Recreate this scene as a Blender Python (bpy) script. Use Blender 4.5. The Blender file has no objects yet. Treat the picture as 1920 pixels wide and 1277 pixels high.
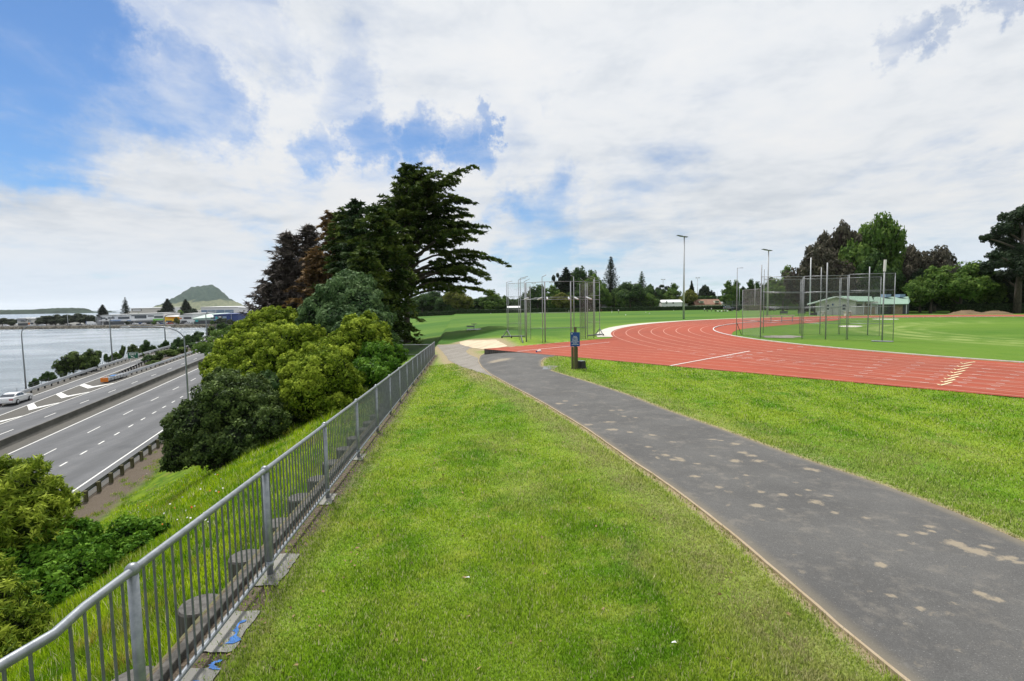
import bpy, bmesh, math, random
import numpy as np
from mathutils import Matrix, Vector
from math import radians, sin, cos, pi
random.seed(7); RNG = np.random.default_rng(7)
SC = bpy.context.scene
COL = SC.collection
# ------------------------------------------------------------------ camera
F, ROLL, PITCH, CH = 970.3, -0.0163, 0.0725, 3.15
cp, sp, cr, sr = cos(PITCH), sin(PITCH), cos(ROLL), sin(ROLL)
FW = np.array([0, cp, -sp]); _up = np.array([0, sp, cp]); _r = np.array([1., 0, 0])
RT = cr*_r + sr*_up; UP = -sr*_r + cr*_up
CAMP = np.array([0, 0, CH])
cam = bpy.data.cameras.new('camera'); camo = bpy.data.objects.new('camera', cam); COL.objects.link(camo)
cam.sensor_width = 36; cam.lens = 36*F/1920; cam.clip_start = .1; cam.clip_end = 30000
m = Matrix.Identity(4)
for i in range(3):
    m[i][0] = RT[i]; m[i][1] = UP[i]; m[i][2] = -FW[i]; m[i][3] = CAMP[i]
camo.matrix_world = m
SC.camera = camo
# ------------------------------------------------------------------ light
SUN_EL, SUN_AZ = radians(58), radians(-32)      # azimuth from +Y, clockwise positive
def ray(u, v): return FW + RT*(u-960)/F + UP*(638.5-v)/F
world = bpy.data.worlds.new('World'); SC.world = world; world.use_nodes = True
def build_sky():
    nt = world.node_tree; N = nt.nodes; L = nt.links; N.clear()
    out = N.new('ShaderNodeOutputWorld'); bg = N.new('ShaderNodeBackground'); bg.inputs['Strength'].default_value = .1
    sky = N.new('ShaderNodeTexSky'); sky.sky_type = 'NISHITA'; sky.sun_disc = False
    sky.sun_elevation = SUN_EL; sky.sun_rotation = SUN_AZ; sky.air_density = 1.0; sky.dust_density = .3; sky.ozone_density = 2.5
    tc = N.new('ShaderNodeTexCoord'); G = tc.outputs['Generated']
    def math_(op, a, b=None, c=None):
        n = N.new('ShaderNodeMath'); n.operation = op
        for i, x in enumerate((a, b, c)):
            if x is None: continue
            if isinstance(x, (int, float)): n.inputs[i].default_value = x
            else: L.new(x, n.inputs[i])
        return n.outputs[0]
    def smooth(x, a, b, lo=0., hi=1.):
        n = N.new('ShaderNodeMapRange'); n.interpolation_type = 'SMOOTHERSTEP'
        n.inputs['From Min'].default_value = a; n.inputs['From Max'].default_value = b
        n.inputs['To Min'].default_value = lo; n.inputs['To Max'].default_value = hi
        L.new(x, n.inputs['Value']); return n.outputs[0]
    sep = N.new('ShaderNodeSeparateXYZ'); L.new(G, sep.inputs[0])
    z = math_('MAXIMUM', sep.outputs[2], 0.0)
    zz = math_('ADD', z, .13)
    px = math_('DIVIDE', sep.outputs[0], zz); py = math_('DIVIDE', sep.outputs[1], zz)
    cmb = N.new('ShaderNodeCombineXYZ'); L.new(px, cmb.inputs[0]); L.new(py, cmb.inputs[1])
    def noise(vec, scale, det, rough, dist=0., off=(0, 0, 0), sc=(1, 1, 1), rot=0):
        mp = N.new('ShaderNodeMapping'); mp.inputs['Location'].default_value = off; mp.inputs['Scale'].default_value = sc
        mp.inputs['Rotation'].default_value = (0, 0, rot)
        L.new(vec, mp.inputs[0]); n = N.new('ShaderNodeTexNoise'); L.new(mp.outputs[0], n.inputs['Vector'])
        n.inputs['Scale'].default_value = scale; n.inputs['Detail'].default_value = det
        n.inputs['Roughness'].default_value = rough; n.inputs['Distortion'].default_value = dist
        return n.outputs[0]
    V = cmb.outputs[0]
    n1 = noise(V, .85, 9, .58, .35, (3.1, 1.7, 0))
    n2 = noise(V, 2.6, 8, .62, .2, (9, 4, 0))
    n3 = noise(V, .55, 5, .5, .5, (2, 8, 0), (1, 1, 1))
    wisp = noise(V, 1.5, 8, .62, .8, (5, 2, 0), (1.0, .45, 1), .7)
    # clear gaps, as directions on the sky: (u, v, radius, weight)
    gaps = [(-60, 60, 280, 1.15), (60, 140, 210, .95), (200, 170, 150, .68), (330, 195, 130, .85), (420, 235, 70, .5), (150, 60, 190, .6), (430, 25, 140, .6), (640, 165, 80, .42), (600, 110, 80, .28),
            (600, 290, 60, .60), (700, 262, 62, .62), (790, 258, 58, .62), (870, 262, 45, .5), (905, 215, 26, .5), (1045, 185, 26, .25), (1660, 95, 34, .5), (1715, 82, 36, .52), (1790, 66, 32, .45), (1885, 5, 40, .5),
            (960, 395, 60, .5), (1010, 440, 120, .7), (1140, 450, 90, .4), (560, 350, 60, .3), (1440, 20, 30, .2), (1250, 480, 200, .3), (1800, 420, 130, .25), (350, 300, 100, .15), (480, 395, 60, .3)]
    wn = N.new('ShaderNodeTexNoise'); wn.inputs['Scale'].default_value = 5.5; wn.inputs['Detail'].default_value = 9; wn.inputs['Roughness'].default_value = .68; L.new(G, wn.inputs['Vector'])
    wv = N.new('ShaderNodeVectorMath'); wv.operation = 'MULTIPLY_ADD'; L.new(wn.outputs['Color'], wv.inputs[0]); wv.inputs[1].default_value = (.34, .34, .22); wv.inputs[2].default_value = (-.17, -.17, -.11)
    ga = N.new('ShaderNodeVectorMath'); ga.operation = 'ADD'; L.new(G, ga.inputs[0]); L.new(wv.outputs[0], ga.inputs[1]); gn_ = N.new('ShaderNodeVectorMath'); gn_.operation = 'NORMALIZE'; L.new(ga.outputs[0], gn_.inputs[0]); GW = gn_.outputs[0]
    cov = None
    for (u, v, r, w) in gaps:
        d = ray(u, v); ln = np.linalg.norm(d); d = d/ln; ang = r/F/ln
        vm = N.new('ShaderNodeVectorMath'); vm.operation = 'DOT_PRODUCT'; L.new(GW, vm.inputs[0]); vm.inputs[1].default_value = tuple(d)
        s = smooth(vm.outputs['Value'], cos(min(1.5, ang*1.35)), 1.0, 0, w)
        cov = s if cov is None else math_('MAXIMUM', cov, s)
    dens = math_('ADD', math_('MULTIPLY', n1, .66), math_('MULTIPLY', n2, .34))
    dens = math_('ADD', dens, math_('MULTIPLY', math_('SUBTRACT', wisp, .5), .45))
    dens = math_('SUBTRACT', dens, math_('MULTIPLY', cov, .42))
    mask = smooth(dens, .0, .50)
    hz = smooth(sep.outputs[2], 0.0, .20, .42, 0)     # thin veil near the horizon
    mask = math_('MAXIMUM', mask, hz)
    # brightness of cloud: puffs and grey bellies
    br = math_('ADD', math_('MULTIPLY', n2, .55), math_('MULTIPLY', n3, .6))
    br = math_('ADD', br, math_('MULTIPLY', noise(V, 6.0, 6, .6, .1, (1, 1, 0)), .18))
    ramp = N.new('ShaderNodeValToRGB'); L.new(br, ramp.inputs[0])
    e = ramp.color_ramp.elements; e[0].position = .44; e[0].color = (.66, .72, .80, 1); e[1].position = .66; e[1].color = (.90, .93, .97, 1)
    x = e.new(.85); x.color = (1.0, 1.0, 1.0, 1)
    sc = N.new('ShaderNodeVectorMath'); sc.operation = 'SCALE'; L.new(ramp.outputs[0], sc.inputs[0])
    top = smooth(sep.outputs[2], 0.0, .45, 8.3, 9.2); L.new(top, sc.inputs['Scale'])
    bl = N.new('ShaderNodeMix'); bl.data_type = 'RGBA'; bl.blend_type = 'MULTIPLY'; bl.inputs[0].default_value = 1
    L.new(sky.outputs[0], bl.inputs[6]); bl.inputs[7].default_value = SKYTINT
    hzc = N.new('ShaderNodeMix'); hzc.data_type = 'RGBA'; L.new(smooth(sep.outputs[2], .0, .17, .8, 0), hzc.inputs[0]); L.new(sc.outputs[0], hzc.inputs[6]); hzc.inputs[7].default_value = (6.9, 7.9, 9.1, 1)
    mx = N.new('ShaderNodeMix'); mx.data_type = 'RGBA'; L.new(mask, mx.inputs[0]); L.new(bl.outputs[2], mx.inputs[6]); L.new(hzc.outputs[2], mx.inputs[7])
    L.new(mx.outputs[2], bg.inputs[0]); L.new(bg.outputs[0], out.inputs[0])
SKYTINT = (.62, .86, 1.10, 1)
build_sky()
sun = bpy.data.lights.new('sun', 'SUN'); sun.energy = 4.8; sun.angle = radians(7); sun.color = (1, .96, .9)
suno = bpy.data.objects.new('sun', sun); COL.objects.link(suno)
suno.rotation_euler = Vector((-sin(SUN_AZ)*cos(SUN_EL), -cos(SUN_AZ)*cos(SUN_EL), -sin(SUN_EL))).to_track_quat('-Z', 'Y').to_euler()
SC.view_settings.view_transform = 'Standard'; SC.view_settings.look = 'None'; SC.view_settings.exposure = 0.0; SC.view_settings.gamma = 1
SC.cycles.max_bounces = 6; SC.cycles.volume_bounces = 1; SC.cycles.transparent_max_bounces = 24
# ------------------------------------------------------------------ materials
def nodes(name):
    mt = bpy.data.materials.new(name); mt.use_nodes = True
    nt = mt.node_tree; return mt, nt, nt.nodes, nt.links, nt.nodes['Principled BSDF']
def mix(N, L, f, a, b, mode='MIX'):
    n = N.new('ShaderNodeMix'); n.data_type = 'RGBA'; n.blend_type = mode
    for s, x in ((0, f), (6, a), (7, b)):
        if isinstance(x, (int, float)): n.inputs[s].default_value = x
        elif isinstance(x, tuple): n.inputs[s].default_value = (*x, 1) if len(x) == 3 else x
        else: L.new(x, n.inputs[s])
    return n.outputs[2]
def tex(N, L, scale, det=4, rough=.55, sc=(1, 1, 1), rot=0, off=(0, 0, 0), coord='geo', dist=0):
    if coord == 'geo': src = N.new('ShaderNodeNewGeometry').outputs['Position']
    else: src = N.new('ShaderNodeTexCoord').outputs['Object']
    mp = N.new('ShaderNodeMapping'); mp.inputs['Scale'].default_value = sc; mp.inputs['Rotation'].default_value = (0, 0, rot); mp.inputs['Location'].default_value = off
    L.new(src, mp.inputs[0]); n = N.new('ShaderNodeTexNoise'); L.new(mp.outputs[0], n.inputs['Vector'])
    n.inputs['Scale'].default_value = scale; n.inputs['Detail'].default_value = det; n.inputs['Roughness'].default_value = rough; n.inputs['Distortion'].default_value = dist
    return n.outputs[0]
def step(N, L, x, a, b, lo=0., hi=1.):
    n = N.new('ShaderNodeMapRange'); n.interpolation_type = 'SMOOTHSTEP'
    n.inputs['From Min'].default_value = a; n.inputs['From Max'].default_value = b; n.inputs['To Min'].default_value = lo; n.inputs['To Max'].default_value = hi
    L.new(x, n.inputs['Value']); return n.outputs[0]
def attr(N, name, out='Fac'):
    n = N.new('ShaderNodeAttribute'); n.attribute_name = name; return n.outputs[out]
def bump(N, L, b, h, st=.3, d=.02):
    n = N.new('ShaderNodeBump'); n.inputs['Strength'].default_value = st; n.inputs['Distance'].default_value = d
    L.new(h, n.inputs['Height']); L.new(n.outputs[0], b.inputs['Normal'])
def mat(name, col, rough=.6, metal=0., var=.15, scale=3., bmp=0., spec=.4, col2=None, coord='obj', sc=(1, 1, 1)):
    mt, nt, N, L, b = nodes(name)
    c2 = col2 or tuple(c*(1-var*2) for c in col)
    t = tex(N, L, scale, 5, .6, sc, coord=coord)
    L.new(mix(N, L, step(N, L, t, .35, .65), col, c2), b.inputs['Base Color'])
    b.inputs['Roughness'].default_value = rough; b.inputs['Metallic'].default_value = metal; b.inputs['Specular IOR Level'].default_value = spec
    if bmp: bump(N, L, b, tex(N, L, scale*8, 4, .6, sc, coord=coord), bmp, .01)
    return mt
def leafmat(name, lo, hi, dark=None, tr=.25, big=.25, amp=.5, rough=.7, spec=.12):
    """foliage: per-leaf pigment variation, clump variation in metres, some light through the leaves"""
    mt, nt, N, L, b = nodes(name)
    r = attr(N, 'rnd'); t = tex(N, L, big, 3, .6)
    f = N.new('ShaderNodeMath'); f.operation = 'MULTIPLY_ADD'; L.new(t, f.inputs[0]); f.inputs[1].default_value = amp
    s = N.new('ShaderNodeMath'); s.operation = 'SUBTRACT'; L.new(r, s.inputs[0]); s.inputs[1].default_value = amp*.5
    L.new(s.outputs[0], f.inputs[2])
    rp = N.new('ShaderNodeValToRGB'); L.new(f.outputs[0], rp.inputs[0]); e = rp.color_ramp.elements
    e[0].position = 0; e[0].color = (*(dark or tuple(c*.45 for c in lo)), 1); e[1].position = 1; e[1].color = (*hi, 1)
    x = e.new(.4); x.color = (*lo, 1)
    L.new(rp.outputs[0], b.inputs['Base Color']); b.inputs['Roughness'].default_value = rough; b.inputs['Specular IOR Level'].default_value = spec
    if tr:
        tb = N.new('ShaderNodeBsdfTranslucent'); L.new(rp.outputs[0], tb.inputs[0]); ms = N.new('ShaderNodeMixShader'); ms.inputs[0].default_value = tr
        o = N['Material Output']; L.new(b.outputs[0], ms.inputs[1]); L.new(tb.outputs[0], ms.inputs[2]); L.new(ms.outputs[0], o.inputs[0])
    return mt
def grass_color(N, L, blade=False):
    """lawn pigment from world position, shared by the turf and the blades that grow on it"""
    a = tex(N, L, .55, 5, .6); b_ = tex(N, L, 2.6, 5, .65, off=(4, 9, 0)); c = tex(N, L, .16, 3, .5, off=(7, 1, 0))
    g1 = mix(N, L, step(N, L, a, .36, .64), (.085, .20, .009), (.195, .29, .026))
    g2 = mix(N, L, step(N, L, b_, .46, .68, 0, .75), g1, (.29, .33, .085))
    g3 = mix(N, L, step(N, L, c, .42, .62, 0, .5), g2, (.11, .235, .010))
    g3 = mix(N, L, step(N, L, tex(N, L, .8, 3, .5, sc=(1, .07, 1), rot=-.10, off=(2, 5, 0)), .42, .62, 0, .5), g3, (.25, .34, .045))
    dk = tex(N, L, 1.3, 6, .7, off=(1, 3, 0))
    return mix(N, L, step(N, L, dk, .60, .74, 0, .75), g3, (.17, .15, .06))
def ground_mat():
    mt, nt, N, L, b = nodes('turf')
    g = grass_color(N, L)
    fine = tex(N, L, 30, 6, .75); mid = tex(N, L, 6, 5, .7, sc=(1, .8, 1))
    g = mix(N, L, step(N, L, fine, .3, .7, .0, 1), mix(N, L, 1., g, (.55, .6, .5), 'MULTIPLY'), mix(N, L, 1., g, (1.35, 1.3, 1.2), 'MULTIPLY'))
    g = mix(N, L, step(N, L, mid, .3, .7, 0, .45), g, (.08, .17, .015))
    # far playing field: deeper green with faint mowing bands
    fld = attr(N, 'field')
    band = tex(N, L, .05, 3, .5, sc=(.25, 1, 1), rot=.12); band2 = tex(N, L, .25, 5, .6, sc=(.35, 1, 1), rot=-.25, off=(3, 3, 0))
    fc = mix(N, L, step(N, L, band, .4, .6), (.042, .120, .009), (.092, .175, .017))
    fc = mix(N, L, step(N, L, band2, .52, .7, 0, .5), fc, (.16, .24, .045))
    fc = mix(N, L, step(N, L, fine, .3, .7, 0, .35), fc, (.05, .12, .02))
    ar = N.new('ShaderNodeMath'); ar.operation = 'MULTIPLY'; L.new(attr(N, 'arc'), ar.inputs[0]); L.new(step(N, L, tex(N, L, .5, 5, .7, off=(6, 6, 0)), .35, .6), ar.inputs[1]); fc = mix(N, L, ar.outputs[0], fc, (.28, .33, .12))
    g = mix(N, L, fld, g, fc)
    # rank grass on the bank
    bk = attr(N, 'bank'); bc = mix(N, L, step(N, L, tex(N, L, 1.1, 5, .65, off=(2, 2, 0)), .35, .65), (.05, .115, .004), (.14, .21, .008))
    bc = mix(N, L, step(N, L, tex(N, L, .5, 5, .65, off=(12, 2, 0)), .55, .68, 0, .8), bc, (.15, .12, .04))
    g = mix(N, L, bk, g, bc)
    # worn, dry grass
    dn = tex(N, L, 9, 6, .75); dr = attr(N, 'dry')
    dd = N.new('ShaderNodeMath'); dd.operation = 'MULTIPLY'; L.new(dr, dd.inputs[0]); L.new(step(N, L, dn, .30, .55, .55, 1.5), dd.inputs[1]); dd.use_clamp = True
    dc = mix(N, L, step(N, L, fine, .3, .7), (.20, .15, .085), (.40, .34, .22))
    g = mix(N, L, dd.outputs[0], g, dc)
    so = attr(N, 'soil'); dd2 = N.new('ShaderNodeMath'); dd2.operation = 'MULTIPLY'; L.new(so, dd2.inputs[0]); L.new(step(N, L, dn, .25, .5, .6, 1.4), dd2.inputs[1]); dd2.use_clamp = True
    sc_ = mix(N, L, step(N, L, tex(N, L, 22, 6, .8), .35, .65), (.060, .047, .034), (.165, .135, .105))
    g = mix(N, L, dd2.outputs[0], g, sc_)
    L.new(g, b.inputs['Base Color']); b.inputs['Roughness'].default_value = .9; b.inputs['Specular IOR Level'].default_value = .12
    bump(N, L, b, fine, .7, .03)
    return mt
def asphalt_mat(name, c1, c2, patches=False, tracks=False, stains=(.36, .30, .21)):
    mt, nt, N, L, b = nodes(name)
    a = tex(N, L, .7, 5, .6); fine = tex(N, L, 90 if not tracks else 40, 3, .8); md = tex(N, L, 7, 6, .7)
    c = mix(N, L, step(N, L, a, .3, .7), c1, c2)
    c = mix(N, L, step(N, L, fine, .3, .7, 0, .6), c, tuple(x*.45 for x in c1)); c = mix(N, L, step(N, L, tex(N, L, 60, 2, .6, off=(3, 1, 0)), .64, .72, 0, .6), c, tuple(x*2.3 for x in c2))
    c = mix(N, L, step(N, L, md, .55, .75, 0, .35), c, tuple(x*1.5 for x in c2))
    if patches:
        p = tex(N, L, 1.7, 7, .60, off=(5.5, 2, 0), dist=.15); q = tex(N, L, 4.5, 4, .6, off=(1.5, 7, 0), dist=.4)
        f = N.new('ShaderNodeMath'); f.operation = 'MAXIMUM'
        st_ = N.new('ShaderNodeMath'); st_.operation = 'MULTIPLY_ADD'; L.new(tex(N, L, 9, 6, .75, off=(2, 2, 0)), st_.inputs[0]); st_.inputs[1].default_value = 1.9; L.new(attr(N, 'stain'), st_.inputs[2])
        L.new(step(N, L, st_.outputs[0], 1.33, 1.85, 0, .58), f.inputs[0]); L.new(step(N, L, q, .62, .74, 0, .25), f.inputs[1])
        c = mix(N, L, f.outputs[0], c, stains)
        c = mix(N, L, step(N, L, tex(N, L, 2.2, 6, .75, off=(8, 8, 0)), .5, .68, 0, .35), c, (.22, .20, .17))
        dr = attr(N, 'edge'); c = mix(N, L, dr, c, (.19, .165, .12))
    if tracks:
        w = tex(N, L, 1, 4, .6, sc=(.62*1.6, .035, 1), rot=-.277)
        c = mix(N, L, step(N, L, w, .35, .65, 0, .5), c, tuple(x*.62 for x in c1))
        gp = N.new('ShaderNodeNewGeometry'); dt = N.new('ShaderNodeVectorMath'); dt.operation = 'DOT_PRODUCT'; L.new(gp.outputs['Position'], dt.inputs[0]); dt.inputs[1].default_value = (.9618*2*pi/3.73, .2739*2*pi/3.73, 0)
        ph = N.new('ShaderNodeMath'); ph.operation = 'ADD'; L.new(dt.outputs['Value'], ph.inputs[0]); ph.inputs[1].default_value = 22.15*2*pi/3.73; cs_ = N.new('ShaderNodeMath'); cs_.operation = 'COSINE'; L.new(ph.outputs[0], cs_.inputs[0])
        c = mix(N, L, step(N, L, cs_.outputs[0], .5, -1., 0, .42), c, tuple(x*.50 for x in c1))
        c = mix(N, L, step(N, L, tex(N, L, .5, 4, .7, off=(9, 3, 0)), .6, .68, 0, .3), c, tuple(x*.6 for x in c1))
    L.new(c, b.inputs['Base Color']); b.inputs['Roughness'].default_value = .88; b.inputs['Specular IOR Level'].default_value = .25
    bump(N, L, b, fine, .35, .006)
    return mt
def track_mat():
    mt, nt, N, L, b = nodes('running_track_rubber')
    a = tex(N, L, .12, 5, .6, sc=(1, .5, 1)); f = tex(N, L, 40, 4, .8); g = tex(N, L, 2.2, 6, .7, sc=(1, .3, 1), rot=.8)
    c = mix(N, L, step(N, L, a, .3, .7), (.345, .072, .038), (.275, .063, .035))
    c = mix(N, L, step(N, L, g, .45, .75, 0, .4), c, (.40, .12, .07)); c = mix(N, L, step(N, L, f, .3, .7, 0, .3), c, (.20, .04, .022))
    L.new(c, b.inputs['Base Color']); b.inputs['Roughness'].default_value = .85; b.inputs['Specular IOR Level'].default_value = .2
    return mt
def net_mat(name, col, cell, wire, lo=.0):
    mt, nt, N, L, b = nodes(name)
    b.inputs['Base Color'].default_value = (*col, 1); b.inputs['Roughness'].default_value = .6
    tc = N.new('ShaderNodeTexCoord'); sp_ = N.new('ShaderNodeSeparateXYZ'); L.new(tc.outputs['UV'], sp_.inputs[0])
    def M_(op, a, b2=None):
        n = N.new('ShaderNodeMath'); n.operation = op
        for i, x in enumerate((a, b2)):
            if x is None: continue
            if isinstance(x, (int, float)): n.inputs[i].default_value = x
            else: L.new(x, n.inputs[i])
        return n.outputs[0]
    w = []
    for q in (M_('ADD', sp_.outputs[0], sp_.outputs[1]), M_('SUBTRACT', sp_.outputs[0], sp_.outputs[1])):
        fr = M_('FRACT', M_('DIVIDE', q, cell)); w.append(M_('LESS_THAN', fr, wire))
    k = M_('MAXIMUM', w[0], w[1]); t = N.new('ShaderNodeBsdfTransparent'); ms = N.new('ShaderNodeMixShader')
    L.new(k, ms.inputs[0]); L.new(t.outputs[0], ms.inputs[1]); L.new(b.outputs[0], ms.inputs[2]); L.new(ms.outputs[0], N['Material Output'].inputs[0])
    return mt
def water_mat():
    mt, nt, N, L, b = nodes('harbour_water')
    L.new(mix(N, L, step(N, L, tex(N, L, .02, 3, .5, sc=(1, 2, 1)), .4, .6), (.17, .21, .235), (.29, .33, .36)), b.inputs['Base Color'])
    b.inputs['Roughness'].default_value = .22; b.inputs['IOR'].default_value = 1.45
    w = tex(N, L, .55, 8, .75, sc=(.35, 1, 1), rot=.1); w2 = tex(N, L, .12, 4, .6, sc=(.4, 1, 1))
    s = N.new('ShaderNodeMath'); s.operation = 'MULTIPLY_ADD'; L.new(w2, s.inputs[0]); s.inputs[1].default_value = 1.2; L.new(w, s.inputs[2])
    bump(N, L, b, s.outputs[0], 1., 1.1)
    return mt
MAT = dict(
 turf=ground_mat(), path=asphalt_mat('path_asphalt', (.094, .093, .091), (.135, .133, .128), patches=True),
 road=asphalt_mat('motorway_asphalt', (.150, .155, .165), (.18, .183, .19), tracks=True), gravel=asphalt_mat('gravel', (.22, .20, .17), (.30, .28, .25)),
 shoulder=asphalt_mat('chip_seal', (.105, .10, .09), (.125, .12, .108), tracks=False),
 pad=mat('sandy_pad', (.56, .47, .33), .9, var=.12, scale=.6, bmp=.3, coord='geo', col2=(.44, .36, .25)), track=track_mat(),
 paint=mat('white_line_paint', (.72, .72, .69), .6, var=.08, scale=5, coord='geo'), lane=mat('worn_lane_paint', (.58, .33, .25), .7, var=.12, scale=1.2, coord='geo', col2=(.50, .20, .145)),
 yellow=mat('cream_track_paint', (.80, .70, .42), .6, var=.08), kerb=mat('white_kerb', (.80, .80, .80), .5, var=.1, scale=2, coord='geo'),
 galv=mat('galvanised_steel', (.29, .31, .33), .42, .55, .12, 14, bmp=.1, col2=(.215, .235, .255)), galvd=mat('dull_steel', (.19, .205, .22), .5, .5, .12, 9),
 cagem=mat('cage_steel', (.33, .35, .37), .5, .15, .1, 6),
 galvp=mat('pale_steel', (.55, .57, .60), .5, .3, .1, 6),
 concrete=mat('concrete', (.24, .235, .215), .9, var=.14, scale=1.6, bmp=.4, coord='geo'), bconc=mat('barrier_concrete', (.135, .13, .118), .9, var=.18, scale=.5, bmp=.3, coord='geo', col2=(.09, .087, .078), sc=(1, 1, 3)),
 palec=mat('pale_concrete', (.56, .53, .47), .85, var=.1, scale=1.1, coord='geo', bmp=.2),
 blue=mat('blue_spray_paint', (.03, .17, .52), .6, var=.15, scale=20), wood=mat('weathered_timber', (.115, .108, .098), .9, var=.25, scale=9, bmp=.8, coord='obj', sc=(1, 1, .12), col2=(.05, .047, .042)),
 woodtop=mat('grey_end_grain', (.135, .13, .122), .95, var=.2, scale=16, bmp=.7), woodgreen=mat('treated_timber', (.13, .12, .062), .9, var=.2, scale=8, bmp=.5, sc=(1, 1, .15)),
 edging=mat('pale_edging_board', (.36, .29, .20), .9, var=.18, scale=4, coord='geo', bmp=.4, col2=(.32, .25, .16)),
 signblue=mat('sign_blue', (.012, .065, .26), .4, var=.04), signwhite=mat('sign_white', (.80, .80, .80), .4, var=.02), signgreen=mat('sign_green', (.004, .115, .06), .4, var=.03),
 black=mat('black_plastic', (.018, .018, .02), .5, var=.1, scale=20), rubber=mat('rubber', (.02, .02, .02), .8, var=.1), orange=mat('orange_panel', (.75, .21, .02), .5, var=.05),
 carwhite=mat('white_car_paint', (.75, .76, .78), .22, var=.02, spec=.6), carblack=mat('black_car_paint', (.015, .016, .02), .2, var=.05, spec=.6), cargrey=mat('grey_car_paint', (.20, .21, .23), .25, .3, .04),
 carblue=mat('blue_car_paint', (.03, .07, .22), .25, var=.04), carred=mat('red_car_paint', (.35, .02, .02), .25, var=.04), glass=mat('car_glass', (.02, .03, .045), .08, var=.1, spec=.8), redlamp=mat('tail_lamp_red', (.35, .02, .02), .25, var=.05),
 block=mat('painted_block_wall', (.64, .62, .57), .9, var=.06, scale=1.2, bmp=.2), brick=mat('pale_brick', (.36, .29, .20), .9, var=.2, scale=2.8, bmp=.5, col2=(.26, .20, .14)),
 greenroof=mat('green_metal_roof', (.26, .39, .30), .5, var=.06, scale=1, sc=(6, .3, 1)), white=mat('white_paint', (.78, .79, .80), .55, var=.04, scale=1), grey=mat('mid_grey_cladding', (.27, .28, .30), .6, var=.08, scale=.4),
 darkgrey=mat('dark_cladding', (.07, .075, .085), .6, var=.1, scale=.4), bwin=mat('dark_window_glass', (.035, .045, .06), .15, var=.1, spec=.8), bluewall=mat('blue_grey_cladding', (.20, .29, .42), .5, var=.06, scale=.3),
 navy=mat('navy_cladding', (.02, .05, .20), .5, var=.08, scale=.3), ywall=mat('yellow_wall', (.85, .52, .02), .6, var=.04, scale=.5), mint=mat('mint_metal_roof', (.42, .54, .47), .55, var=.05, scale=.3),
 lime=mat('lime_awning', (.20, .62, .08), .6, var=.05), teal=mat('teal_panel', (.03, .38, .38), .6, var=.05), skyblue=mat('blue_awning', (.05, .22, .55), .6, var=.05), tile=mat('clay_roof_tiles', (.30, .16, .105), .9, var=.25, scale=1.5, bmp=.4, col2=(.18, .11, .085)),
 cream=mat('cream_wall', (.62, .58, .48), .8, var=.06), greyroof=mat('grey_iron_roof', (.36, .37, .37), .6, var=.08, scale=.5), dirt=mat('dirt_heap', (.17, .115, .062), .95, var=.2, scale=.8, bmp=.8, coord='geo'),
 rock=mat('sea_wall_rock', (.20, .185, .15), .95, var=.3, scale=.5, bmp=.9, coord='geo', col2=(.09, .082, .06)), bark=mat('bark', (.10, .084, .068), .95, var=.25, scale=6, bmp=.9, sc=(1, 1, .25)),
 barkgrey=mat('grey_bark', (.15, .135, .12), .95, var=.2, scale=6, bmp=.7, sc=(1, 1, .25)), skin=mat('skin', (.42, .25, .17), .6, var=.05), shirtdark=mat('dark_kit', (.02, .025, .045), .8, var=.1), shirtwhite=mat('white_kit', (.72, .72, .72), .8, var=.05),
 shirtred=mat('maroon_kit', (.16, .02, .03), .8, var=.1), leafdry=mat('dry_leaf', (.30, .20, .10), .8, var=.2, scale=30), paper=mat('paper_scrap', (.72, .73, .74), .7, var=.05),
 petal=mat('white_petals', (.78, .74, .76), .6, var=.05), petalo=mat('orange_petals', (.80, .16, .02), .6, var=.05),
 fence_net=net_mat('chain_link', (.20, .215, .22), .055, .065), cage_net=net_mat('cage_netting', (.30, .31, .31), .045, .12), dark_net=net_mat('dark_netting', (.05, .055, .05), .05, .13),
 water=water_mat(),
)
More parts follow.
